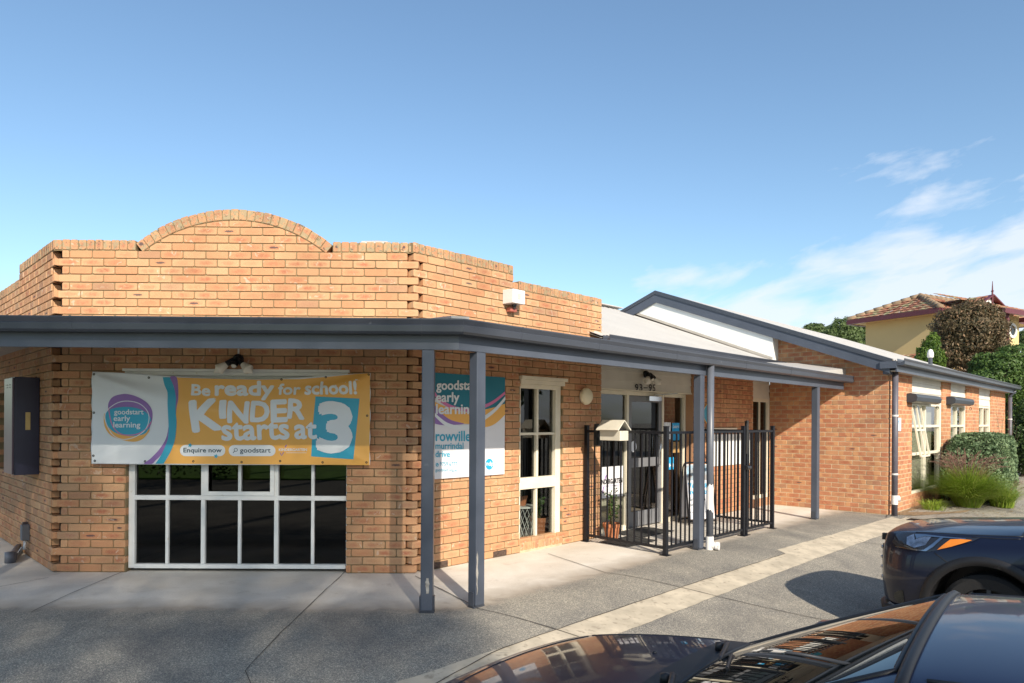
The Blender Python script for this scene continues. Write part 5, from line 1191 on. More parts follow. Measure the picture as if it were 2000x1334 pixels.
b = MB(); b.lathe([(.168, .0), (.182, 0), (.182, .016), (.168, .016)], 28, RIGHT.p(s, z, .0), RIGHT.n); b.build('rim', INK['orange'], o)
poster(SIDE, .012, (1747, 816, 1760, 842), 'small pale blue notice on the wing wall beside the downpipe', mat('notice_print', (.55, .68, .78), .5, var=.25, scale=18), 'notice', [('Notice', .1, .2, .7, .32, 'blue', .02)])
# colourful shape behind the left sidelight
s, z = RIGHT.px(1183, 812, G); m = MB(); m.tube([RIGHT.p(s + .19 * math.cos(a) , z + .26 * math.sin(a), -.7) for a in np.linspace(-1.2, 1.8, 14)], .035, 8); o = m.build('display_arch', mat('dark_pink', (.30, .05, .10), .6), None, smooth=True); tag(o, 'dark pink curved display behind the glass left of the door', 'display')
# things inside the narrow window: basket table and pots
c = RIGHT.p(rw[0] + .42, 0, -.36); t = thing('wire_basket_table', 'white wire basket table inside the narrow window', 'basket table', loc=(c.x, c.y, .02))
m = MB(); n = 16
for k in range(n):
    for sg in (1, -1):
        P_ = [c + Vector((math.cos(2 * math.pi * k / n + sg * tt * 1.2) * (.115 + .05 * tt), math.sin(2 * math.pi * k / n + sg * tt * 1.2) * (.115 + .05 * tt), .03 + .47 * tt)) for tt in np.linspace(0, 1, 6)]; m.tube(P_, .0035, 5)
m.build('wire', MT['mesh'], t); m = MB(); m.lathe([(0, .50), (.19, .50), (.19, .52), (0, .52)], 24, c); m.build('tabletop', MT['mesh'], t); rebase(t)
pot_plant(c + Vector((0, 0, .521)), .07, .13, .33, 'pot_plant', 'bright green plant in a small pot on the wire basket', nl=60, spread=.12, seed=8, lsz=.05)
pot_plant(RIGHT.p(rw[0] + .80, .03, -.40), .14, .30, .85, 'pot_plant', 'dark-leaved plant in a terracotta pot inside the window', nl=110, spread=.2, seed=9, lsz=.08)

# ------------------------------------------------------------------ cars
def make_car(name, label, nose, heading, sc, zg, ST, cow, hdr, rr, paint, wheel, wb_a, arch, W_half, flare=False):
    """loft of cross-sections (a = metres back from the nose), smoothed, then cut into body and glass"""
    f = Vector((math.cos(heading), math.sin(heading), 0)); l = Vector((-f.y, f.x, 0)); O = Vector((nose[0], nose[1], zg))
    def w(a, b, z): return O + (-f * a + l * b + Vector((0, 0, z))) * sc
    ns_, nr = len(ST), 10; bm = bmesh.new(); vs = []
    for a, rows in ST:
        left = [bm.verts.new((a, b, z)) for b, z in rows]; right = [bm.verts.new((a, -b, z)) for b, z in rows[1:-1]]
        vs.append(left + right[::-1])          # ring 0..9 left, then 8..1 on the right
    m_ = len(vs[0])
    for i in range(ns_ - 1):
        for j in range(m_):
            k = (j + 1) % m_; fc = bm.faces.new([vs[i][j], vs[i][k], vs[i + 1][k], vs[i + 1][j]])
            jj = j if j < 9 else m_ - 1 - j     # row of the face
            mi = 0
            if cow <= i < hdr and jj in (7, 8): mi = 1
            if i == cow - 1 and jj in (6, 7, 8): mi = 4
            if hdr <= i < rr and jj == 5: mi = 2
            if cow + 1 <= i < hdr and jj == 5: mi = 2
            if rr <= i < rr + 1 and jj in (6, 7, 8): mi = 3
            fc.material_index = mi
    bm.faces.new(vs[0][::-1]); bm.faces.new(vs[-1])
    cl_ = bm.edges.layers.float.new('crease_edge')
    for i in range(ns_ - 1):
        for j in (2, m_ - 2): bm.edges.get((vs[i][j], vs[i + 1][j]))[cl_] = .5
        for j in (5, m_ - 5): bm.edges.get((vs[i][j], vs[i + 1][j]))[cl_] = .55 if i >= cow else .25
        for j in (6, m_ - 6): bm.edges.get((vs[i][j], vs[i + 1][j]))[cl_] = .45 if i < cow else .35
    for i in (cow, hdr):
        for j in range(6, m_ - 6): bm.edges.get((vs[i][j], vs[i][j + 1]))[cl_] = .6
    bmesh.ops.recalc_face_normals(bm, faces=bm.faces[:])
    me = bpy.data.meshes.new('c'); bm.to_mesh(me); bm.free(); o = bpy.data.objects.new('c', me); COL.objects.link(o)
    md = o.modifiers.new('s', 'SUBSURF'); md.levels = md.render_levels = 3
    bpy.context.view_layer.update(); ev = bpy.data.meshes.new_from_object(o.evaluated_get(bpy.context.evaluated_depsgraph_get())); bpy.data.objects.remove(o)
    bm = bmesh.new(); bm.from_mesh(ev)
    bvh = BVHTree.FromBMesh(bm)
    # wheel arches
    for ac in wb_a:
        cz = wheel * 1.02
        kill = [fc for fc in bm.faces if math.hypot(fc.calc_center_median().x - ac, fc.calc_center_median().z - cz) < arch and abs(fc.calc_center_median().y) > W_half * .5]
        bmesh.ops.delete(bm, geom=kill, context='FACES')
        for v in bm.verts:
            if v.is_boundary and abs(math.hypot(v.co.x - ac, v.co.z - cz) - arch) < .09 and abs(v.co.y) > W_half * .5:
                d = Vector((v.co.x - ac, 0, v.co.z - cz)).normalized(); v.co.x, v.co.z = ac + d.x * arch, cz + d.z * arch
    t = thing(name, label, 'car', loc=tuple(w(2, 0, 0)))
    def sub(mi, nm, mt):
        idx = {}; V = []; Fc = []
        for fc in bm.faces:
            if (fc.material_index in mi):
                g = []
                for v in fc.verts:
                    if v.index not in idx: idx[v.index] = len(V); V.append(w(*v.co))
                    g.append(idx[v.index])
                Fc.append(g)
        b = MB(); b.add(V, Fc); return b.build(nm, mt, t, smooth=True)
    bm.verts.index_update()
    body = sub((0,), 'body', paint); ws = sub((1,), 'windscreen', MT['carglass']); sub((3,), 'rear_window', MT['carglass'])
    sub((4,), 'cowl', MT['trim'])
    # side windows left and right as separate parts
    for sg in (1, -1):
        idx = {}; V = []; Fc = []
        for fc in bm.faces:
            if fc.material_index == 2 and fc.calc_center_median().y * sg > 0:
                g = []
                for v in fc.verts:
                    if v.index not in idx: idx[v.index] = len(V); V.append(w(*v.co))
                    g.append(idx[v.index])
                Fc.append(g)
        b = MB(); b.add(V, Fc); b.build('side_window', MT['carglass'], t, smooth=True)
    # rubber seals where glass meets paint
    adj = {}
    for e in bm.edges:
        if len(e.link_faces) == 2:
            a, c = e.link_faces[0].material_index, e.link_faces[1].material_index
            if a != c and ({a, c} & {1, 2, 3}): adj.setdefault(e.verts[0].index, []).append(e.verts[1].index); adj.setdefault(e.verts[1].index, []).append(e.verts[0].index)
    bm.verts.ensure_lookup_table(); seen = set(); sl = MB()
    for s0 in list(adj):
        if s0 in seen: continue
        path = [s0]; seen.add(s0)
        while True:
            nx = [v for v in adj[path[-1]] if v not in seen]
            if not nx: break
            path.append(nx[0]); seen.add(nx[0])
        if len(path) > 4: sl.tube([w(*bm.verts[i].co) for i in path] + [w(*bm.verts[path[0]].co)], .009 * sc, 6, caps=False)
    sl.build('window_seal', MT['trim'], body, smooth=True)
    def section(co, no, keep, r, nm='panel_gap', m=MT['trim'], par=body):
        b2 = bm.copy(); g = bmesh.ops.bisect_plane(b2, geom=b2.verts[:] + b2.edges[:] + b2.faces[:], plane_co=co, plane_no=no)['geom_cut']
        ed = [e for e in g if isinstance(e, bmesh.types.BMEdge) and keep((e.verts[0].co + e.verts[1].co) / 2)]
        ad = {}
        for e in ed:
            for a, c in ((0, 1), (1, 0)): ad.setdefault(e.verts[a], []).append(e.verts[c])
        seen = set(); mb = MB()
        for s0 in sorted(ad, key=lambda v: len(ad[v])):
            if s0 in seen: continue
            path = [s0]; seen.add(s0)
            while True:
                nx = [v for v in ad[path[-1]] if v not in seen]
                if not nx: break
                path.append(nx[0]); seen.add(nx[0])
            if len(path) > 2: mb.tube([w(*v.co) for v in path], r * sc, 6)
        b2.free()
        return mb.build(nm, m, par, smooth=True)
    def onbody(a, b, z, d):
        h = bvh.ray_cast(Vector((a, b, z)), Vector(d)); return h[0], h[1]
    def line(pts, r=.004, m=MT['trim'], nm='panel_gap', d=(0, 0, -1), par=body):
        P = []
        for i in range(len(pts) - 1):
            for k in range(8):
                p = Vector(pts[i]).lerp(Vector(pts[i + 1]), k / 8); h, n_ = onbody(*p, d)
                if h: P.append(w(*h))
        b = MB(); b.tube(P, r * sc, 6); return b.build(nm, m, par, smooth=True)
    def patch(nm, poly, m, side=1, off=.004, par=body, cell=.03, thick=0):
        """outline in (a, z) wrapped on the flank of the body"""
        b2 = bmesh.new(); b2.faces.new([b2.verts.new((x, z, 0)) for x, z in poly]); bmesh.ops.triangulate(b2, faces=b2.faces[:])
        for ax in (0, 1):
            lo = min(p[ax] for p in poly); hi = max(p[ax] for p in poly); c = lo + cell
            while c < hi:
                co_ = [0, 0, 0]; no_ = [0, 0, 0]; co_[ax] = c; no_[ax] = 1
                bmesh.ops.bisect_plane(b2, geom=b2.verts[:] + b2.edges[:] + b2.faces[:], plane_co=co_, plane_no=no_); c += cell
        V = []; ok = {}
        for v in b2.verts:
            h, n_ = onbody(v.co.x, 2 * side, v.co.y, (0, -side, 0))
            if h: ok[v] = len(V); V.append(w(*(h + n_ * off)))
        Fc = [[ok[v] for v in fc.verts] for fc in b2.faces if all(v in ok for v in fc.verts)]
        b2.free(); b = MB(); b.add(V, Fc); o = b.build(nm, m, par, smooth=True)
        if thick: mm = o.modifiers.new('s', 'SOLIDIFY'); mm.thickness = thick; mm.offset = -1
        return o
    # wheels with arches lined in black
    for ac in wb_a:
        for sg in (1, -1):
            c = w(ac, sg * (W_half - .20), wheel); ax_ = l * sg; R_ = wheel * sc
            ty = MB(); ty.lathe([(R_ * .66, -.10), (R_ * .9, -.105), (R_ * .985, -.085), (R_, -.05), (R_, .05), (R_ * .985, .085), (R_ * .9, .105), (R_ * .66, .10)], 36, c, ax_); to = ty.build('wheel', MT['tyre'], t, smooth=False)
            rm = MB(); rm.lathe([(R_ * .67, .095), (R_ * .64, .07), (R_ * .62, -.08)], 32, c, ax_)
            for k in range(10):
                a = 2 * math.pi * k / 10; dd = Vector((0, 0, 1)) * math.cos(a) + ax_.cross(Vector((0, 0, 1))) * math.sin(a); rm.bar(c + ax_ * .075 + dd * R_ * .12, c + ax_ * .06 + dd * R_ * .64, .035 if k % 2 else .028, .022, up=ax_)
            rm.lathe([(0, .09), (R_ * .15, .085), (R_ * .17, .04)], 20, c, ax_); rm.build('rim', MT['rim'], to, smooth=False)
            bl = MB(); n = 24; rim_ = [(ac + arch * 1.0 * math.cos(math.pi * k / n), wheel * 1.02 + arch * 1.0 * math.sin(math.pi * k / n)) for k in range(n + 1)]
            vv = [w(a, sg * W_half * .96, z) for a, z in rim_] + [w(a, sg * W_half * .45, z) for a, z in rim_]; bl.add(vv, [(k, k + 1, n + 2 + k, n + 1 + k) for k in range(n)] + [tuple(range(n + 1, 2 * n + 2))]); bl.build('wheel_well', MT['blackpl'], t)
            if flare:
                th0, th1 = -.15, math.pi + .1; n = 30; V = []; ro = arch + .075
                for k in range(n + 1):
                    th = th0 + (th1 - th0) * k / n
                    for r_, of in ((arch - .004, -.03), (arch - .002, .016), (ro, .012), (ro + .003, -.002)):
                        a, z = ac + r_ * math.cos(th), wheel * 1.02 + r_ * math.sin(th); rr_ = max(r_, arch + .02); a2, z2 = ac + rr_ * math.cos(th), wheel * 1.02 + rr_ * math.sin(th)
                        h, n_ = onbody(a2, 2 * sg, max(z2, .30), (0, -sg, 0)); b_ = h.y if h else sg * W_half * .95
                        V.append(w(a, b_ + sg * of, z))
                fl_ = MB(); fl_.add(V, [(4 * k + j, 4 * k + j + 1, 4 * k + 5 + j, 4 * k + 4 + j) for k in range(n) for j in range(3)]); fl_.build('arch_moulding', MT['trim'], body, smooth=True)
    return dict(t=t, w=w, body=body, section=section, line=line, patch=patch, onbody=onbody, bvh=bvh, O=O, f=f, l=l, sc=sc, ws=ws)

def low(wd, zb, zs, z3, z4): return [(0, zb), (wd * .75, zb), (wd * .955, zs), (wd, z3), (wd * .995, z4)]
HATCH = [
 (-.06, [(0, .32), (.42, .32), (.56, .36), (.62, .46), (.63, .56), (.61, .650), (.52, .700), (.36, .720), (.18, .73), (0, .733)]),
 (0.05, [(0, .22), (.58, .22), (.74, .27), (.79, .41), (.80, .56), (.77, .705), (.66, .772), (.46, .792), (.22, .803), (0, .806)]),
 (0.33, low(.845, .18, .24, .42, .62) + [(.81, .795), (.69, .858), (.47, .878), (.24, .890), (0, .893)]),
 (0.72, low(.855, .18, .22, .42, .66) + [(.82, .865), (.71, .922), (.5, .943), (.25, .956), (0, .960)]),
 (1.05, low(.855, .18, .22, .42, .68) + [(.83, .895), (.72, .955), (.56, .978), (.28, .998), (0, 1.005)]),
 (1.16, low(.855, .18, .22, .42, .68) + [(.83, .895), (.735, .960), (.655, .982), (.33, 1.018), (0, 1.028)]),
 (1.55, low(.855, .18, .22, .42, .68) + [(.83, .905), (.675, 1.160), (.600, 1.182), (.31, 1.215), (0, 1.226)]),
 (1.95, low(.855, .18, .22, .42, .68) + [(.83, .925), (.610, 1.340), (.535, 1.365), (.28, 1.390), (0, 1.398)]),
 (2.03, low(.855, .18, .22, .42, .68) + [(.83, .927), (.605, 1.358), (.530, 1.386), (.28, 1.408), (0, 1.415)]),
 (2.50, low(.855, .18, .22, .42, .68) + [(.83, .935), (.600, 1.385), (.520, 1.420), (.27, 1.440), (0, 1.446)]),
 (3.15, low(.855, .18, .22, .42, .68) + [(.83, .950), (.590, 1.37), (.510, 1.405), (.26, 1.425), (0, 1.43)]),
 (3.55, low(.850, .20, .24, .42, .68) + [(.82, .965), (.575, 1.31), (.500, 1.355), (.26, 1.38), (0, 1.385)]),
 (3.88, low(.830, .24, .28, .42, .68) + [(.80, .97), (.60, 1.02), (.50, 1.04), (.26, 1.05), (0, 1.055)]),
 (3.98, [(0, .30), (.5, .30), (.68, .34), (.72, .45), (.72, .65), (.70, .88), (.55, .94), (.42, .95), (.2, .96), (0, .96)])]
car = make_car('parked_hatchback', 'navy blue hatchback parked nearest the camera with its bonnet and roof showing', (-.144, 3.195), R(140.7), .938, -.25, HATCH, 5, 7, 11, MT['paint'], .30, (.84, 3.32), .36, .855)
w_ = car['w']; car['section']((1.968, 0, 0), (1, 0, 0), lambda c: c.z > .93, .017, 'roof_seal')
car['section']((0, 0, 0), (0, 1, 0), lambda c: False, .004) if False else None
for sg in (1, -1):
    car['line']([(.30, sg * .63, 2), (.72, sg * .68, 2), (1.06, sg * .70, 2)], .004)
    car['line']([(2.02, sg * .555, 2), (2.6, sg * .545, 2), (3.4, sg * .53, 2)], .007, nm='roof_ditch')
    car['line']([(1.25, sg * 2, .30), (1.25, sg * 2, .85)], .004, d=(0, -sg, 0)); car['line']([(2.3, sg * 2, .30), (2.32, sg * 2, .92)], .004, d=(0, -sg, 0)); car['line']([(3.25, sg * 2, .5), (3.2, sg * 2, .92)], .004, d=(0, -sg, 0))
    car['patch']('headlight', [(.06, .55), (.10, .645), (.30, .70), (.52, .755), (.50, .70), (.30, .60), (.12, .53)], MT['lens'], side=sg, off=.005)
    car['patch']('door_handle', [(1.95, .80), (2.12, .805), (2.12, .825), (1.95, .82)], MT['paint'], side=sg, off=.025, thick=.02)
    mr = MB(); c_ = w_(1.42, sg * .93, .99); mr.lathe([(0, -.09), (.05, -.08), (.075, -.03), (.075, .03), (.05, .08), (0, .09)], 14, c_, car['l']); mr.bar(w_(1.40, sg * .80, .93), w_(1.41, sg * .90, .97), .05, .03); mr.build('door_mirror', MT['paint'], car['t'], smooth=True)
    car['patch']('tail_light', [(3.8, .70), (3.93, .72), (3.93, .95), (3.84, .95)], mat('red_lamp', (.35, .01, .01), .15, coat=1), side=sg, off=.004)
car['line']([(.30, .63, 2), (.22, .45, 2), (.17, .2, 2), (.16, 0, 2), (.17, -.2, 2), (.22, -.45, 2), (.30, -.63, 2)], .004)
for b_ in (.26, -.26):
    h, n_ = car['onbody'](.86, b_, 2, (0, 0, -1)); m = MB(); m.lathe([(0, -.002), (.010, 0), (.009, .006), (.005, .009), (0, .009)], 10, w_(*h)); m.build('washer_jet', MT['blackpl'], car['body'], smooth=True)
def wiper(b0, a1, b1):
    h0, _ = car['onbody'](1.10, b0, 2, (0, 0, -1)); P = []
    for k in range(9):
        a, b = 1.13 + (a1 - 1.13) * k / 8, b0 + (b1 - b0) * k / 8; h, n_ = car['onbody'](a, b, 2, (0, 0, -1)); P.append(w_(h.x, h.y, h.z + .03))
    m = MB(); m.tube(P[:8], [.012, .011, .010, .009, .008, .007, .006, .005], 8); m.lathe([(0, .0), (.022, 0), (.02, .03), (0, .035)], 12, w_(*h0)); m.build('wiper_arm', MT['trim'], car['t'], smooth=True)
    m = MB(); m.tube([p + Vector((0, 0, -.010)) - car['f'] * .03 for p in P[3:]], .006, 6); m.build('wiper_blade', MT['trim'], car['t'])
wiper(-.42, 1.30, .10); wiper(.12, 1.32, .60)
plate = MB(); p0 = w_(-.012, .26, .36); p1_ = w_(-.012, -.26, .36); plate.add([p0, p1_, p1_ + Vector((0, 0, .12)), p0 + Vector((0, 0, .12))], [(0, 1, 2, 3)]); plate.build('number_plate', MT['signwhite'], car['t'])
rebase(car['t'])

SUV = [
 (0.00, [(0, .40), (.40, .40), (.56, .44), (.62, .54), (.63, .70), (.60, .86), (.52, .955), (.38, .985), (.2, .995), (0, 1.0)]),
 (0.09, [(0, .28), (.58, .28), (.76, .33), (.80, .50), (.80, .70), (.76, .885), (.66, .995), (.45, 1.030), (.22, 1.043), (0, 1.048)]),
 (0.34, low(.930, .24, .30, .5, .72) + [(.885, .930), (.76, 1.040), (.5, 1.068), (.25, 1.082), (0, 1.088)]),
 (0.78, low(.965, .24, .30, .5, .76) + [(.930, .975), (.80, 1.070), (.52, 1.110), (.26, 1.128), (0, 1.134)]),
 (1.25, low(.965, .24, .30, .5, .78) + [(.940, 1.01), (.82, 1.110), (.70, 1.150), (.36, 1.180), (0, 1.19)]),
 (1.36, low(.965, .24, .30, .5, .78) + [(.940, 1.02), (.83, 1.125), (.74, 1.165), (.36, 1.205), (0, 1.22)]),
 (1.80, low(.965, .24, .30, .5, .79) + [(.940, 1.04), (.77, 1.400), (.68, 1.430), (.34, 1.465), (0, 1.475)]),
 (2.25, low(.965, .24, .30, .5, .80) + [(.940, 1.05), (.70, 1.620), (.61, 1.655), (.30, 1.685), (0, 1.695)]),
 (2.36, low(.965, .24, .30, .5, .80) + [(.940, 1.05), (.695, 1.645), (.60, 1.685), (.30, 1.715), (0, 1.722)]),
 (3.00, low(.965, .24, .30, .5, .80) + [(.940, 1.06), (.69, 1.670), (.59, 1.715), (.29, 1.745), (0, 1.75)]),
 (4.05, low(.965, .24, .30, .5, .80) + [(.940, 1.08), (.68, 1.65), (.58, 1.695), (.29, 1.72), (0, 1.725)]),
 (4.55, low(.955, .26, .32, .5, .80) + [(.930, 1.09), (.66, 1.58), (.57, 1.635), (.28, 1.66), (0, 1.665)]),
 (4.84, low(.930, .30, .36, .5, .80) + [(.90, 1.09), (.68, 1.15), (.57, 1.18), (.28, 1.2), (0, 1.205)]),
 (4.95, [(0, .40), (.5, .40), (.74, .44), (.78, .55), (.78, .75), (.76, 1.0), (.6, 1.08), (.42, 1.09), (.2, 1.1), (0, 1.1)])]
suv = make_car('parked_suv', 'dark navy four wheel drive with amber side lamp parked beyond the hatchback', (3.85, 6.586), R(132), .908, -.25, SUV, 5, 7, 11, MT['paint2'], .375, (.97, 3.80), .455, .965, flare=True)
w_ = suv['w']
def hit(px, py):
    r = Vector(ray(px, py)); o = Vector((0, 0, EYE)) - suv['O']; k = 1 / suv['sc']
    loc = lambda v: Vector((-v.dot(suv['f']), v.dot(suv['l']), v.z))
    h = suv['bvh'].ray_cast(loc(o) * k, loc(r).normalized()); return h[0]
def az_of(pts):
    o = []
    for p in pts:
        h = hit(*p)
        if h: o.append((h.x, h.z))
    return o
Z4 = lambda pts: [(1720 + x / 6.354, 990 + y / 6.354) for x, y in pts]
lampo = az_of(Z4([(150, 430), (190, 350), (235, 305), (420, 325), (700, 362), (1000, 385), (1250, 385), (1130, 440), (900, 490), (700, 545), (600, 560), (450, 545), (300, 515), (170, 480)]))
amber = az_of(Z4([(705, 536), (790, 470), (870, 412), (1000, 408), (1140, 422), (1050, 452), (880, 500)]))
lo1 = az_of(Z4([(330, 380), (420, 340), (430, 420), (500, 350), (640, 370), (560, 480), (420, 510), (330, 470)]))
chr_ = az_of(Z4([(430, 345), (560, 350), (800, 378), (1060, 400), (1060, 412), (800, 395), (560, 372), (450, 400)]))
rail_ = az_of(Z4([(190, 490), (300, 505), (450, 530), (540, 535), (640, 470), (760, 375), (800, 380), (660, 500), (570, 552), (450, 546), (300, 520), (190, 500)]))
fogo = az_of(Z4([(165, 1110), (180, 1060), (230, 1035), (275, 1035), (290, 1100), (300, 1200), (240, 1195), (190, 1160)]))
for sg in (1, -1):
    hl = suv['patch']('headlight', lampo, mat('lamp_housing', (.015, .016, .02), .06, coat=1, var=.3), side=sg, off=.005)
    suv['patch']('indicator', amber, MT['amber'], side=sg, off=.010, par=hl)
    suv['patch']('projector', lo1, MT['lens'], side=sg, off=.0085, par=hl); suv['patch']('chrome_strip', chr_, MT['chrome'], side=sg, off=.011, par=hl, cell=.02); suv['patch']('chrome_strip', rail_, MT['chrome'], side=sg, off=.0105, par=hl, cell=.02)
    if len(fogo) > 3: suv['patch']('fog_lamp', fogo, MT['carglass'], side=sg, off=.004)
    suv['line']([(.36, sg * .74, 2), (.78, sg * .79, 2), (1.27, sg * .81, 2)], .005)
    q1 = az_of(Z4([(670, 572), (975, 792)]))
    if len(q1) == 2: suv['line']([(q1[0][0], sg * 2, q1[0][1]), (q1[1][0], sg * 2, q1[1][1])], .0045, d=(0, -sg, 0))
    q1 = az_of(Z4([(1130, 372), (1500, 398), (1770, 402)]))
    if len(q1) == 3: suv['line']([(a, sg * 2, z) for a, z in q1], .0045, d=(0, -sg, 0))
    suv['line']([(1.50, sg * 2, .38), (1.52, sg * 2, 1.0)], .0045, d=(0, -sg, 0)); suv['line']([(2.6, sg * 2, .38), (2.6, sg * 2, 1.03)], .0045, d=(0, -sg, 0))
    suv['patch']('sill_moulding', [(1.50, .30), (3.25, .30), (3.25, .42), (1.50, .42)], MT['trim'], side=sg, off=.008, cell=.1)
    suv['patch']('tail_light', [(4.7, .85), (4.88, .88), (4.88, 1.05), (4.72, 1.08)], mat('red_lamp', (.35, .01, .01), .15, coat=1), side=sg, off=.004)
    mr = MB(); c_ = w_(1.68, sg * 1.06, 1.12); mr.lathe([(0, -.11), (.06, -.1), (.10, -.03), (.10, .03), (.07, .1), (0, .11)], 14, c_, suv['l']); mr.bar(w_(1.66, sg * .92, 1.05), w_(1.67, sg * 1.0, 1.09), .06, .03); mr.build('door_mirror', MT['paint2'], suv['t'], smooth=True)
    lip = MB(); lip.tube([w_(-.03 + .0, sg * .1, .27), w_(-.0, sg * .5, .27), w_(.10, sg * .76, .28), w_(.34, sg * .92, .30)], .03, 8); lip.build('bumper_lip', MT['trim'], suv['body'], smooth=True)
# grille: dark opening with projecting chrome slats
gr = MB(); gp_ = [(-.004, b) for b in np.linspace(-.50, .50, 9)]
V = []
for z in (.46, .60, .74, .88):
    for b in np.linspace(-.54, .54, 13):
        h, n_ = suv['onbody'](-2, b, z, (1, 0, 0)); V.append(w_(h.x - .006, b, z) if h else w_(0, b, z))
gr.add(V, [(13 * i + j, 13 * i + j + 1, 13 * i + 14 + j, 13 * i + 13 + j) for i in range(3) for j in range(12)]); go = gr.build('grille', MT['blackpl'], suv['t'], smooth=True)
for z in (.52, .62, .72, .82):
    P = []
    for b in np.linspace(-.52, .52, 15):
        h, n_ = suv['onbody'](-2, b, z, (1, 0, 0)); P.append(w_((h.x if h else .02) - .035, b, z))
    m = MB(); m.tube(P, .014, 6); m.build('grille_bar', MT['chrome'], go, smooth=True)
m = MB()
for sg in (-1, 1):
    P = []
    for z in (.40, .55, .70, .86):
        h, n_ = suv['onbody'](-2, sg * .545, z, (1, 0, 0)); P.append(w_((h.x if h else .05) - .012, sg * .545, z))
    m.tube(P, .012, 6)
m.build('grille_surround', MT['trim'], go, smooth=True)
m = MB(); m.box(-.02, .02, -.02, .02, .80, .86, R(132), w_(-.02, .42, 0)); m.build('front_camera', MT['trim'], go)
suv['section']((2.30, 0, 0), (1, 0, 0), lambda c: c.z > 1.6, .008, 'roof_seal'); rebase(suv['t'])

# ------------------------------------------------------------------ plants
def leaf_mat(name, c1, c2, c3=None, rough=.55, tr=.25):
    m = bpy.data.materials.new(name); m.use_nodes = True; t = m.node_tree; n = t.nodes; l = t.links; b = n['Principled BSDF']; b.inputs['Roughness'].default_value = rough; b.inputs['Specular IOR Level'].default_value = .35
    at = n.new('ShaderNodeAttribute'); at.attribute_name = 'tint'; st = n.new('ShaderNodeSeparateXYZ'); l.new(at.outputs['Vector'], st.inputs[0])
    rp = n.new('ShaderNodeValToRGB'); e = rp.color_ramp.elements; e[0].color = (*c1, 1); e[1].color = (*c2, 1)
    if c3: x = e.new(.86); x.color = (*c2, 1); e[-1].color = (*c3, 1)
    l.new(st.outputs[0], rp.inputs[0]); l.new(rp.outputs[0], b.inputs['Base Color'])
    if tr:
        o = n['Material Output']; tl = n.new('ShaderNodeBsdfTranslucent'); l.new(rp.outputs[0], tl.inputs[0]); mx = n.new('ShaderNodeMixShader'); mx.inputs[0].default_value = tr
        l.new(b.outputs[0], mx.inputs[1]); l.new(tl.outputs[0], mx.inputs[2]); l.new(mx.outputs[0], o.inputs[0])
    return m
LM = dict(far=leaf_mat('far_leaf', (.05, .085, .025), (.12, .17, .055)), copper=leaf_mat('copper_leaf', (.05, .05, .024), (.15, .105, .055), (.32, .20, .12)), dark=leaf_mat('dark_leaf', (.022, .045, .014), (.07, .115, .03)),
          green=leaf_mat('mid_leaf', (.035, .075, .02), (.10, .17, .035)), conifer=leaf_mat('conifer_leaf', (.04, .09, .015), (.14, .22, .03)), hedge=leaf_mat('hedge_leaf', (.09, .15, .075), (.22, .30, .15)), browntop=leaf_mat('dry_leaf', (.16, .11, .06), (.30, .21, .12)),
          shade=leaf_mat('park_leaf', (.03, .06, .015), (.08, .13, .03)), grass=leaf_mat('grass_blade', (.15, .25, .025), (.34, .45, .06), (.50, .46, .18), tr=.35), plume=leaf_mat('grass_plume', (.17, .085, .075), (.36, .22, .17), (.5, .38, .26)))
def leaves(mb, lumps, n, size, rr, flatten=.0, inner=.35):
    wts = [max(.05, r[0] * r[1] + r[1] * r[2]) for c, r in lumps]; tot = sum(wts)
    for (c, r), wt_ in zip(lumps, wts):
        tone = rr.uniform(-.15, .15)
        for _ in range(int(n * wt_ / tot)):
            d = Vector((rr.gauss(0, 1), rr.gauss(0, 1), rr.gauss(0, 1))).normalized(); k = 1 - inner * rr.random() ** 1.6 + rr.gauss(0, .035)
            # knobbly outline
            k *= 1 + .10 * math.sin(d.x * 9 + c[0] * 3) * math.sin(d.y * 8 + c[1]) + .08 * math.sin(d.z * 11 + c[2] * 5)
            p = Vector((c[0] + d.x * r[0] * k, c[1] + d.y * r[1] * k, c[2] + d.z * r[2] * k))
            nn = (d + Vector((rr.gauss(0, .55), rr.gauss(0, .55), rr.gauss(0, .55)))).normalized(); a = nn.orthogonal().normalized(); ang = rr.uniform(0, 6.28); a = (a * math.cos(ang) + nn.cross(a) * math.sin(ang)); b = nn.cross(a)
            s = size * rr.uniform(.6, 1.4); v = min(1, max(0, rr.random() + tone))
            mb.add([p - a * s, p - b * s * .45, p + a * s, p + b * s * .45], [(0, 1, 2, 3)], (v, 0, 0))
def tree(name, label, base, lumps, n, size, m, seed, cat='tree', trunk=.12, group=None, core=True, inner=.35):
    rr = random.Random(seed); t = thing(name, label, cat, group, loc=tuple(base)); b = MB(); leaves(b, lumps, n, size, rr, inner=inner)
    b.build('crown' if cat == 'tree' else 'foliage', LM[m], t)
    tk = MB(); base = Vector(base); cx = sum(c[0] for c, r in lumps) / len(lumps); cy = sum(c[1] for c, r in lumps) / len(lumps); cz = sum(c[2] for c, r in lumps) / len(lumps)
    fork = Vector((base.x * .5 + cx * .5, base.y * .5 + cy * .5, base.z + (cz - base.z) * .55)); tk.tube([base, base.lerp(fork, .5) + Vector((trunk * .3, 0, 0)), fork], [trunk, trunk * .8, trunk * .6], 9)
    for c, r in lumps: tk.tube([fork, fork.lerp(Vector(c), .5) + Vector((0, 0, -.05 * r[2])), Vector(c) + Vector((0, 0, r[2] * .4))], [trunk * .5, trunk * .3, trunk * .08], 6)
    tk.build('trunk' if cat == 'tree' else 'stem', MT['bark'], t); rebase(t); return t
MT['bark'] = mat('bark', (.10, .075, .055), .9, var=.35, scale=14, bump=1)
def P_at(px, py, Y): return at_depth(px, py, Y)
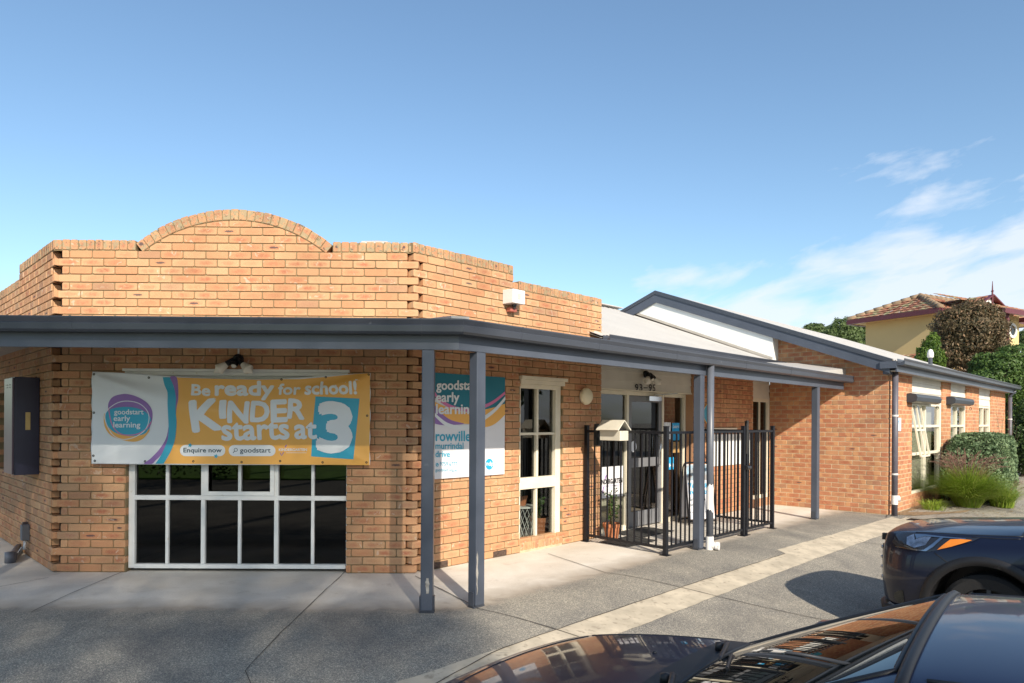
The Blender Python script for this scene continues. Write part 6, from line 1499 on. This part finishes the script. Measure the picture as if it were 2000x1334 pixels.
def lump(px, py, Y, rpx, ry=None, rd=None):   # lump with radii given in survey pixels
    c = at_depth(px, py, Y); k = Y / 1333; return (tuple(c), (rpx * k, (rd or rpx) * k, (ry or rpx) * k))
# copper-leaved round tree before the yellow house
Yc = 25
tree('copper_tree', 'round bronze-leaved tree in front of the yellow house', at_depth(1895, 860, Yc), [lump(1895, 655, Yc, 62, 60), lump(1860, 640, Yc, 36, 42), lump(1925, 640, Yc, 36, 42), lump(1900, 615, Yc, 40, 28), lump(1850, 690, Yc, 34, 30), lump(1885, 710, Yc, 46, 28), lump(1935, 690, Yc, 34, 34)], 34000, .05, 'copper', 11, trunk=.2, inner=.3)
tree('leafy_tree', 'broad dark green tree spilling over the end of the wing roof', at_depth(1955, 900, 22.5), [lump(1925, 755, 22.5, 38, 36), lump(1965, 740, 22.5, 42, 52), lump(1995, 790, 22.5, 40, 60), lump(1930, 715, 23, 34, 26), lump(1985, 700, 23, 36, 30), lump(2030, 760, 22.5, 50, 70), lump(1985, 860, 22, 30, 50)], 32000, .05, 'green', 12, trunk=.2)
tree('dark_shrub', 'dark shaded shrub mass at the right edge beyond the wing', at_depth(1998, 935, 21), [lump(1985, 880, 21, 22, 45, 60), lump(2020, 850, 21, 40, 80), lump(2060, 860, 21, 50, 80)], 12000, .05, 'dark', 13, cat='shrub')
tree('small_conifer', 'bright green pointed conifer beside the white roof vent', at_depth(1812, 790, 24), [lump(1805, 700, 24, 16, 26), lump(1818, 690, 24, 18, 34), lump(1830, 705, 24, 16, 26), lump(1796, 712, 24, 12, 16), lump(1822, 668, 24, 12, 18)], 12000, .04, 'conifer', 14)
tree('distant_tree', 'rounded distant tree just left of the yellow house', at_depth(1655, 720, 60), [lump(1650, 648, 60, 34, 26), lump(1625, 655, 60, 22, 16), lump(1678, 640, 60, 22, 20), lump(1665, 665, 60, 40, 24)], 18000, .10, 'far', 15, trunk=.35)
tree('distant_tree', 'lower pale distant tree above the wing roofline', at_depth(1590, 700, 70), [lump(1590, 650, 70, 28, 17), lump(1570, 655, 70, 18, 12), lump(1610, 655, 70, 18, 14)], 9000, .12, 'far', 16, trunk=.35)
tree('distant_tree', 'sliver of distant tree right of the yellow house', at_depth(2010, 760, 50), [lump(2010, 660, 50, 22, 20), lump(2030, 670, 50, 30, 30)], 6000, .1, 'far', 17, trunk=.3)
# hedge, grass clump and straggly shoots in the bed
hp_ = ground_pt(1984, 975); rel = hp_ - SIDE.o; hs1, ho = rel.dot(SIDE.d), rel.dot(SIDE.n)
hp2 = ground_pt(1838, 985); rel = hp2 - SIDE.o; hs0 = rel.dot(SIDE.d)
hs0 = max(3.4, min(hs0, hs1 - 2.0)); hw = max(.6, ho / 2 + .05)
def hedge(name, label, s0, s1, o0, o1, h, n, m, seed, size=.030, toph=None):
    rr = random.Random(seed); cc = SIDE.p((s0 + s1) / 2, 0, (o0 + o1) / 2); zg = gz(cc.x, cc.y); t = thing(name, label, 'hedge', loc=(cc.x, cc.y, zg)); b = MB(); core = MB()
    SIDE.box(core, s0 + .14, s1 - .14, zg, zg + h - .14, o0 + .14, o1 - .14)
    for _ in range(n):
        fx = rr.random(); s, z, o = rr.uniform(s0, s1), rr.uniform(0, h), rr.uniform(o0, o1)
        L_, D_, H_ = s1 - s0, o1 - o0, h; ar = [L_ * D_, L_ * H_, L_ * H_ * .4, D_ * H_, D_ * H_ * .6]; x = rr.random() * sum(ar); k = 0
        while x > ar[k]: x -= ar[k]; k += 1
        if k == 0: z = h; nv = Vector((0, 0, 1))
        elif k == 1: o = o1; nv = SIDE.n
        elif k == 2: o = o0; nv = -SIDE.n
        elif k == 3: s = s0; nv = -SIDE.d
        else: s = s1; nv = SIDE.d
        # round the shoulders, roughen the face
        cz = max(0, z - (h - .22)) / .22; ce = max(0, abs(s - (s0 + s1) / 2) - (L_ / 2 - .25)) / .25; co = max(0, abs(o - (o0 + o1) / 2) - (D_ / 2 - .22)) / .22
        sh_ = .05 * (cz * ce + cz * co + ce * co) + rr.random() ** 2 * .07 - .02 + .022 * math.sin(s * 8 + z * 6) * math.sin(z * 9 + o * 7)
        cen = SIDE.p((s0 + s1) / 2, h * .5, (o0 + o1) / 2) if False else None
        p = SIDE.p(s + ((s0 + s1) / 2 - s) / (L_ / 2) * sh_ * (.9 if ce else 0), zg + z - (sh_ if cz or k == 0 else 0), o + ((o0 + o1) / 2 - o) / (D_ / 2) * sh_ * (.9 if co else 0)) - nv * sh_ * .6
        nn = (nv + Vector((rr.gauss(0, .6), rr.gauss(0, .6), rr.gauss(0, .6)))).normalized(); a = nn.orthogonal().normalized(); an = rr.uniform(0, 6.28); a = a * math.cos(an) + nn.cross(a) * math.sin(an); c = nn.cross(a); sz = size * rr.uniform(.6, 1.5)
        b.add([p - a * sz, p - c * sz * .5, p + a * sz, p + c * sz * .5], [(0, 1, 2, 3)], (min(1, max(0, rr.random() * .8 + .1 + .25 * math.sin(s * 5) * math.sin(z * 7))), 0, 0))
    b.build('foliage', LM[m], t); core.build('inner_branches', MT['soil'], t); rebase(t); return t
hedge('clipped_hedge', 'large clipped grey-green hedge in front of the wing windows', 3.6, 5.6, .12, 1.08, 1.38, 15000, 'hedge', 21)
hedge('low_shrub', 'lower shrub with dry brown top between the hedge and the wall', 3.3, 4.6, .05, .75, 1.18, 3500, 'hedge', 22, size=.025)
def grass_clump(name, label, c, n, h, seed, plumes=0, sp=.55):
    rr = random.Random(seed); t = thing(name, label, 'ornamental grass', loc=tuple(c)); b = MB(); pl = MB()
    for i in range(n):
        a = rr.uniform(0, 6.28); r0 = rr.random() ** .7 * .20; p = Vector((c.x + math.cos(a) * r0, c.y + math.sin(a) * r0, c.z)); lean = rr.uniform(.15, 1) * sp; hh = h * rr.uniform(.55, 1.05) * (1 - .25 * lean); a2 = a + rr.gauss(0, .5); d = Vector((math.cos(a2), math.sin(a2), 0)); w = d.cross(Vector((0, 0, 1))) * .0038
        P = [p + d * (lean * k * k) + Vector((0, 0, hh * (k - .20 * k ** 3 * (1 + lean)))) for k in (0, .35, .7, 1)]; v = rr.random()
        b.add([P[0] - w, P[0] + w, P[1] + w, P[1] - w, P[2] + w * .7, P[2] - w * .7, P[3]], [(0, 1, 2, 3), (3, 2, 4, 5), (5, 4, 6)], (v, 0, 0))
    b.build('blades', LM['grass'], t)
    for i in range(plumes):
        a = rr.uniform(0, 6.28); lean = rr.uniform(.1, .62); d = Vector((math.cos(a), math.sin(a), 0)); hh = h * rr.uniform(1.0, 1.3); p0 = c + d * .1
        f_ = lambda k: p0 + d * (lean * k * k) + Vector((0, 0, hh * (k - .22 * k ** 3 * (1 + lean)))); pl.tube([f_(0), f_(.4), f_(.8)], .0025, 4)
        for k in np.linspace(.78, 1.0, 16):
            q_ = f_(k); wv = .017 * math.sin(math.pi * min(1, (k - .74) / .3))
            for _ in range(5):
                e = Vector((rr.gauss(0, 1), rr.gauss(0, 1), rr.gauss(.6, 1))).normalized() * (wv + .006); s_ = e.cross(Vector((rr.gauss(0, 1), rr.gauss(0, 1), 1))).normalized() * .003; pl.add([q_ - s_, q_ + s_, q_ + e], [(0, 1, 2)], (rr.random(), 0, 0))
    if plumes: pl.build('seed_plumes', LM['plume'], t)
    rebase(t); return t
def bedp(s, o): p = SIDE.p(s, 0, o); return Vector((p.x, p.y, gz(p.x, p.y)))
grass_clump('fountain_grass', 'big green fountain grass with purple plumes before the hedge', bedp(2.55, .72), 4200, 1.2, 31, 120, 1.25)
grass_clump('fountain_grass', 'smaller yellowing tuft of fountain grass to the right of the big clump', bedp(3.3, 1.15), 700, .6, 32, 14, .5)
grass_clump('weed_tuft', 'small weed tuft at the foot of the first wing window', bedp(1.5, .35), 220, .28, 33, 0, .3)
# straggly shoots rising in front of the wing windows
def shoots(name, label, base, n, h, seed, m='hedge', sz=.035, spread=.35, cat='shrub'):
    rr = random.Random(seed); t = thing(name, label, cat, loc=tuple(base)); b = MB(); st = MB()
    for i in range(n):
        tip = base + Vector((rr.uniform(-1, 1) * spread, rr.uniform(-1, 1) * spread, h * rr.uniform(.65, 1))); mid = base.lerp(tip, .5) + Vector((rr.uniform(-.06, .06), rr.uniform(-.06, .06), .04)); st.tube([base, mid, tip], [.008, .005, .002], 5)
        for k in range(16):
            s_ = rr.uniform(.45, 1); c = mid.lerp(tip, (s_ - .5) * 2) if s_ > .5 else base.lerp(mid, s_ * 2); d = Vector((rr.gauss(0, 1), rr.gauss(0, 1), rr.gauss(.2, .6))).normalized(); w = d.orthogonal().normalized() * sz * .25; e = d * sz * rr.uniform(1, 2); b.add([c, c + e * .5 + w, c + e, c + e * .5 - w], [(0, 1, 2, 3)], (rr.random(), 0, 0))
    b.build('leaves', LM[m], t); st.build('stem', MT['bark'], t); rebase(t)
shoots('straggly_shrub', 'thin leafy shoots rising above the hedge before the third wing window', bedp(6.3, .7), 9, 2.1, 41)
shoots('straggly_shrub', 'low leafy shoots at the foot of the second wing window', bedp(4.2, .3), 10, 1.35, 42, 'green')
pR = UV(8.3, -9.5, 4.28); shoots('roof_weed', 'wispy weeds growing on the roof ridge behind the parapet', pR, 5, .5, 43, 'browntop', .03, .22, 'weed')
pR = UV(8.9, -9.5, 4.28); shoots('roof_weed', 'second tuft of wispy weeds on the ridge nearer the gable', pR, 3, .32, 44, 'browntop', .03, .12, 'weed')

# ------------------------------------------------------------------ the yellow house
E1, E2 = Vector((-.466, .885, 0)), Vector((.885, .466, 0)); Yh = 29.
C0 = at_depth(1825, 700, Yh); C0.z = 0
def hs(a, b, z): return C0 + E1 * a + E2 * b + Vector((0, 0, z))
def on_e1(px, py):   # point on the left wall plane (a, z)
    r = Vector(ray(px, py)); n = Vector((E1.y, -E1.x, 0)); k = C0.dot(n) / Vector((r.x, r.y, 0)).dot(n); P = r * k; return (P - C0).dot(E1), P.z + EYE
def on_e2(px, py, b0=0):
    o = C0 + E1 * b0; r = Vector(ray(px, py)); n = Vector((E2.y, -E2.x, 0)); k = o.dot(n) / Vector((r.x, r.y, 0)).dot(n); P = r * k; return (P - o).dot(E2), P.z + EYE
aL, zW = on_e1(1691, 627); zW2 = on_e1(1822, 604)[1]; zTop = (zW + zW2) / 2
house = thing('yellow_house', 'two storey yellow rendered house with maroon gutters and lichen-covered tiled roof', 'house', loc=tuple(C0))
MT['render'] = mat('yellow_render', (.60, .46, .22), .85, var=.06, scale=.6, bump=.3, bscale=25)
MT['maroon'] = mat('maroon_paint', (.11, .022, .03), .4, var=.1)
bR = on_e2(1990, 640)[0]
b = MB(); V = [hs(0, 0, 0), hs(aL, 0, 0), hs(aL, bR, 0), hs(0, bR, 0)]; b.add(V + [v + Vector((0, 0, zTop)) for v in V], [(0, 1, 5, 4), (1, 2, 6, 5), (2, 3, 7, 6), (3, 0, 4, 7), (4, 5, 6, 7)]); b.build('wall', MT['render'], house)
def tile_mat():
    m = bpy.data.materials.new('lichen_tiles'); m.use_nodes = True; t = m.node_tree; n = t.nodes; l = t.links; b = n['Principled BSDF']; b.inputs['Roughness'].default_value = .85
    tc = n.new('ShaderNodeTexCoord'); at = n.new('ShaderNodeAttribute'); at.attribute_name = 'tint'; sp = n.new('ShaderNodeSeparateXYZ'); l.new(at.outputs['Vector'], sp.inputs[0])
    rp = n.new('ShaderNodeValToRGB'); e = rp.color_ramp.elements; e[0].color = (.22, .08, .05, 1); e[1].color = (.42, .20, .12, 1); l.new(sp.outputs[0], rp.inputs[0])
    no = n.new('ShaderNodeTexNoise'); no.inputs['Scale'].default_value = 2.2; no.inputs['Detail'].default_value = 9; l.new(tc.outputs['Object'], no.inputs['Vector'])
    r2 = n.new('ShaderNodeValToRGB'); r2.color_ramp.elements[0].position = .50; r2.color_ramp.elements[1].position = .60; l.new(no.outputs[0], r2.inputs[0])
    mx = n.new('ShaderNodeMix'); mx.data_type = 'RGBA'; l.new(r2.outputs[0], mx.inputs[0]); l.new(rp.outputs[0], mx.inputs[6]); mx.inputs[7].default_value = (.30, .27, .15, 1); l.new(mx.outputs[2], b.inputs['Base Color']); return m
MT['tiles'] = tile_mat()
def tiled(mb, A, B, Tb, Ta, rows=0):
    """roof plane A-B (eave) up to Ta-Tb, courses of tiles with a real lap"""
    A, B, Ta, Tb = map(Vector, (A, B, Ta, Tb)); n_ = (B - A).cross(Ta - A).normalized(); n_ = n_ if n_.z > 0 else -n_; L_ = ((Ta + Tb) / 2 - (A + B) / 2).length; nr = max(2, int(L_ / .32))
    for i in range(nr):
        k0, k1 = i / nr, (i + 1) / nr; a0, b0, a1, b1 = A.lerp(Ta, k0), B.lerp(Tb, k0), A.lerp(Ta, k1), B.lerp(Tb, k1); nt = max(1, int((b0 - a0).length / .3))
        for j in range(nt):
            t0, t1 = j / nt, (j + 1) / nt; u = n_ * .045; p = [a0.lerp(b0, t0) + u, a0.lerp(b0, (t0 + t1) / 2) + u * 1.5, a0.lerp(b0, t1) + u * .6, a1.lerp(b1, t1) + n_ * .005, a1.lerp(b1, (t0 + t1) / 2) + n_ * .02, a1.lerp(b1, t0) + n_ * .01]
            mb.add(p + [a0.lerp(b0, t0), a0.lerp(b0, t1)], [(0, 1, 4, 5), (1, 2, 3, 4), (6, 7, 2, 1, 0)], (rnd.random(), 0, 0))
ov = .55; ze = zTop - .02
apx = at_depth(1803, 580, Yh + 3); zA = apx.z - .15
W_r = 7.4; am = aL / 2
rb = MB(); q0, q1, q2, q3 = hs(-ov, -ov, ze), hs(aL + ov, -ov, ze), hs(aL + ov, bR + ov, ze), hs(-ov, bR + ov, ze); rl, rrg = hs(am, am + .0, zA), hs(am, bR - am * .55, zA)
tiled(rb, q0, q1, rl, rl); tiled(rb, q0, q3, rrg, rl); tiled(rb, q3, q2, rrg, rrg); tiled(rb, q2, q1, rl, rrg)
ro = rb.build('roof', MT['tiles'], house)
rc = MB()
def ridge_tiles(a, c):
    a, c = Vector(a), Vector(c); n = int((c - a).length / .38)
    for i in range(n): p, r_ = a.lerp(c, i / n), a.lerp(c, (i + 1.05) / n); rc.tube([p + Vector((0, 0, .05)), r_ + Vector((0, 0, .03))], [.13, .11], 8)
for a, c in ((q0, rl), (q1, rl), (rl, rrg), (q3, rrg), (q2, rrg)): ridge_tiles(a, c)
rc.build('ridge_tiles', mat('ridge_tile', (.24, .17, .11), .9, var=.4, scale=4), ro, smooth=True)
gt = MB()
for a, c in ((q0, q1), (q0, q3), (q3, q2), (q1, q2)): gt.bar(Vector(a) - Vector((0, 0, .09)), Vector(c) - Vector((0, 0, .09)), .12, .2)
gt.build('gutter', MT['maroon'], house)
sf = MB(); sf.add([v - Vector((0, 0, .16)) for v in (q0, q1, q2, q3)], [(0, 1, 2, 3)]); sf.build('soffit', MT['render'], house)
dp = MB(); dp.tube([hs(-.07, .12, 0), hs(-.07, .12, ze - .2)], .07, 10); dp.build('downpipe', MT['maroon'], house)
# gablet with maroon barges and finial, on a small projecting roof
gcx, gz_ = on_e2(1926, 574, -1.2); gw = 1.6; gT = at_depth(1926, 578, Yh + .5); Gc = Vector((gT.x, gT.y, 0)); 
def gs(a, bb, z): return Gc + E2 * bb + E1 * a + Vector((0, 0, z))
gtz = gT.z; gh = .75
gm = MB(); tiled(gm, gs(3.2, -gw, gtz - gh), gs(-.2, -gw, gtz - gh), gs(-.2, 0, gtz), gs(3.2, 0, gtz)); tiled(gm, gs(-.2, gw, gtz - gh), gs(3.2, gw, gtz - gh), gs(3.2, 0, gtz), gs(-.2, 0, gtz)); gro = gm.build('gable_roof', MT['tiles'], house)
gm = MB(); gm.bar(gs(-.22, 0, gtz), gs(-.22, -gw, gtz - gh), .05, .22, up=E1); gm.bar(gs(-.22, 0, gtz), gs(-.22, gw, gtz - gh), .05, .22, up=E1); gm.build('barge_board', MT['maroon'], gro)
gm = MB(); gm.add([gs(-.1, -gw * .8, gtz - gh), gs(-.1, gw * .8, gtz - gh), gs(-.1, 0, gtz - .05)], [(0, 1, 2)]); gm.build('gable_infill', MT['panel'], gro)
gm = MB(); gm.tube([gs(-.25, 0, gtz - .45), gs(-.25, 0, gtz + .1), gs(-.25, 0, gtz + .6)], [.04, .035, .01], 8); gm.lathe([(0, 0), (.07, .05), (0, .1)], 8, gs(-.25, 0, gtz + .12)); gm.build('finial', MT['maroon'], gro)
# projecting lower roof and round window wing
m = MB(); s0, s1 = on_e2(1958, 640, -1.6)[0], on_e2(1990, 640, -1.6)[0]; zt2 = on_e2(1975, 616, -1.6)[1]
V = [hs(-1.6, s0, 0), hs(-1.6, s1, 0), hs(0, s1, 0), hs(0, s0, 0)]; m.add(V + [v + Vector((0, 0, zt2)) for v in V], [(0, 1, 5, 4), (1, 2, 6, 5), (3, 0, 4, 7), (2, 3, 7, 6), (4, 5, 6, 7)]); m.build('wall', MT['render'], house)
m = MB(); tiled(m, hs(-2.3, s0 - 1.4, zt2 + .02), hs(-2.3, s1 + .9, zt2 + .02), hs(.6, s1 - .2, zt2 + 1.1), hs(.6, s0 - 1.4, zt2 + 1.1)); m.build('porch_roof', MT['tiles'], house)
m = MB(); m.bar(hs(-2.32, s0 - 1.4, zt2 - .05), hs(-2.32, s1 + .95, zt2 - .05), .12, .2); m.bar(hs(-2.32, s1 + .9, zt2 - .05), hs(.6, s1 + .9, zt2 - .05), .12, .2); m.build('gutter', MT['maroon'], house)
m = MB(); px_ = on_e2(1967, 640, -2.1)[0]; m.tube([hs(-2.1, px_, 0), hs(-2.1, px_, zt2 - .05)], .08, 10); m.build('porch_post', MT['maroon'], house)
s_, z_ = on_e2(1976, 646, -1.6); m = MB(); m.lathe([(.22, .0), (.22, .06), (.32, .06), (.32, .0)], 24, hs(-1.6, s_, z_), -E1); wn = m.build('window', MT['white'], house); m = MB(); m.lathe([(0, .02), (.23, .02)], 20, hs(-1.6, s_, z_), -E1); m.build('pane', MT['carglass'], wn)
# lower terracotta roofs of the ground floor
m = MB(); zl = on_e1(1750, 690)[1] - .2
tiled(m, hs(aL + 1.5, -2.2, zl - .9), hs(-1.0, -2.2, zl - .9), hs(-1.0, 0, zl + .1), hs(aL + 1.5, 0, zl + .1)); m.build('lower_roof', MT['tiles'], house, label='orange tiled lower roof at the foot of the yellow wall')
rebase(house)

# ------------------------------------------------------------------ trees behind the photographer: they shade the bay and show as dark reflections in the glass
def shade_tree(name, label, c, r, n, seed, size=.16, h0=None):
    rr = random.Random(seed); lumps = []
    for i in range(7):
        a = i * .9 + rr.random(); k = rr.uniform(.25, .6); lumps.append(((c[0] + math.cos(a) * r[0] * k, c[1] + math.sin(a) * r[1] * k, c[2] + rr.uniform(-.35, .3) * r[2]), (r[0] * .55, r[1] * .6, r[2] * .62)))
    return tree(name, label, (c[0], c[1], -.25), lumps, n, size, 'shade', seed, trunk=.22, inner=.8)
for i, (x, lb) in enumerate(((-6.6, 'tall street tree behind the camera, farthest left'), (-2.9, 'tall street tree behind the camera, second from left'), (.8, 'tall street tree behind the camera, third from left'), (4.5, 'tall street tree behind the camera, nearest its right end'))):
    rr = random.Random(60 + i); t = thing('tall_tree', lb, 'tree', 'tall trees behind the camera', loc=(x, -14, -.25)); b = MB()
    for _ in range(11500):
        p = Vector((x + rr.uniform(-1.95, 1.95), -14 + rr.gauss(0, .5), 12.75 + rr.uniform(-2.35, 2.3) + rr.gauss(0, .08))); nn = Vector((rr.gauss(0, 1), rr.gauss(0, 1), rr.gauss(0, 1))).normalized(); a = nn.orthogonal().normalized() * .068; c = nn.cross(a) * .55
        b.add([p - a, p - c, p + a, p + c], [(0, 1, 2, 3)], (rr.random(), 0, 0))
    b.build('crown', LM['shade'], t); tk = MB(); tk.tube([(x, -14, -.25), (x + .1, -14, 6), (x, -14, 10.6), (x, -14, 14.4)], [.2, .16, .11, .03], 10)
    for k in range(8): a = rr.uniform(-1.7, 1.7); tk.tube([(x, -14, 10.3 + k * .3), (x + a * .5, -14 + rr.uniform(-.3, .3), 11.2 + k * .3), (x + a, -14, 12 + k * .3)], [.06, .04, .01], 6)
    tk.build('trunk', MT['bark'], t); rebase(t)
for i, (x, y, h, lb) in enumerate(((22, -9, 6, 'street tree to the right of the camera, nearest'), (30, -2, 7, 'street tree to the right of the camera, middle'), (34, 8, 7.5, 'street tree to the right of the camera, farthest'), (14, -20, 7, 'street tree far behind the camera on the right'), (-22, -16, 8, 'street tree far behind the camera on the left'))):
    shade_tree('street_tree', lb, (x, y, h * .62), (h * .5, h * .5, h * .38), 5000, 80 + i, .22)['group'] = 'street trees around the car park'
# strappy plants in the bed at the edge of the lawn
rr = random.Random(5)
tree('garden_shrub', 'dark spreading shrub bed behind the camera mirrored in the left panes', (-13, -7, -.25), [((-8.9 - 1.5 * k, -6.8 + rr.uniform(-.3, .3), .7 + rr.uniform(-.1, .3)), (1.1, .8, 1.1)) for k in range(8)], 9000, .07, 'dark', 99, cat='shrub')
for i, lb in enumerate(('strappy dark plant at the lawn edge behind the camera, nearer the shrub bed', 'strappy dark plant at the lawn edge behind the camera, nearer the drive')):
    grass_clump('flax_plant', lb, Vector((-7.9 + i * .9, -5.9 - .4 * i, -.2)), 160, 1.2, 100 + i, 0, .5)['group'] = 'strappy plants at the lawn edge'
# fallen leaves in the bed
lf = MB()
for k in range(420):
    p = bedp(rr.uniform(.2, 4.2), rr.uniform(.05, 1.5)); a = rr.uniform(0, 6.28); d = Vector((math.cos(a), math.sin(a), rr.uniform(-.2, .4))) * .03; e = Vector((-math.sin(a), math.cos(a), 0)) * .011; c = p + Vector((0, 0, .018)); lf.add([c - d, c - e, c + d, c + e], [(0, 1, 2, 3)], (rr.random(), 0, 0))
o = lf.build('leaf_litter', LM['browntop']); struct(o, 'stuff'); o['label'] = 'dry leaf litter on the garden bed beside the wing'; o['category'] = 'leaf litter'
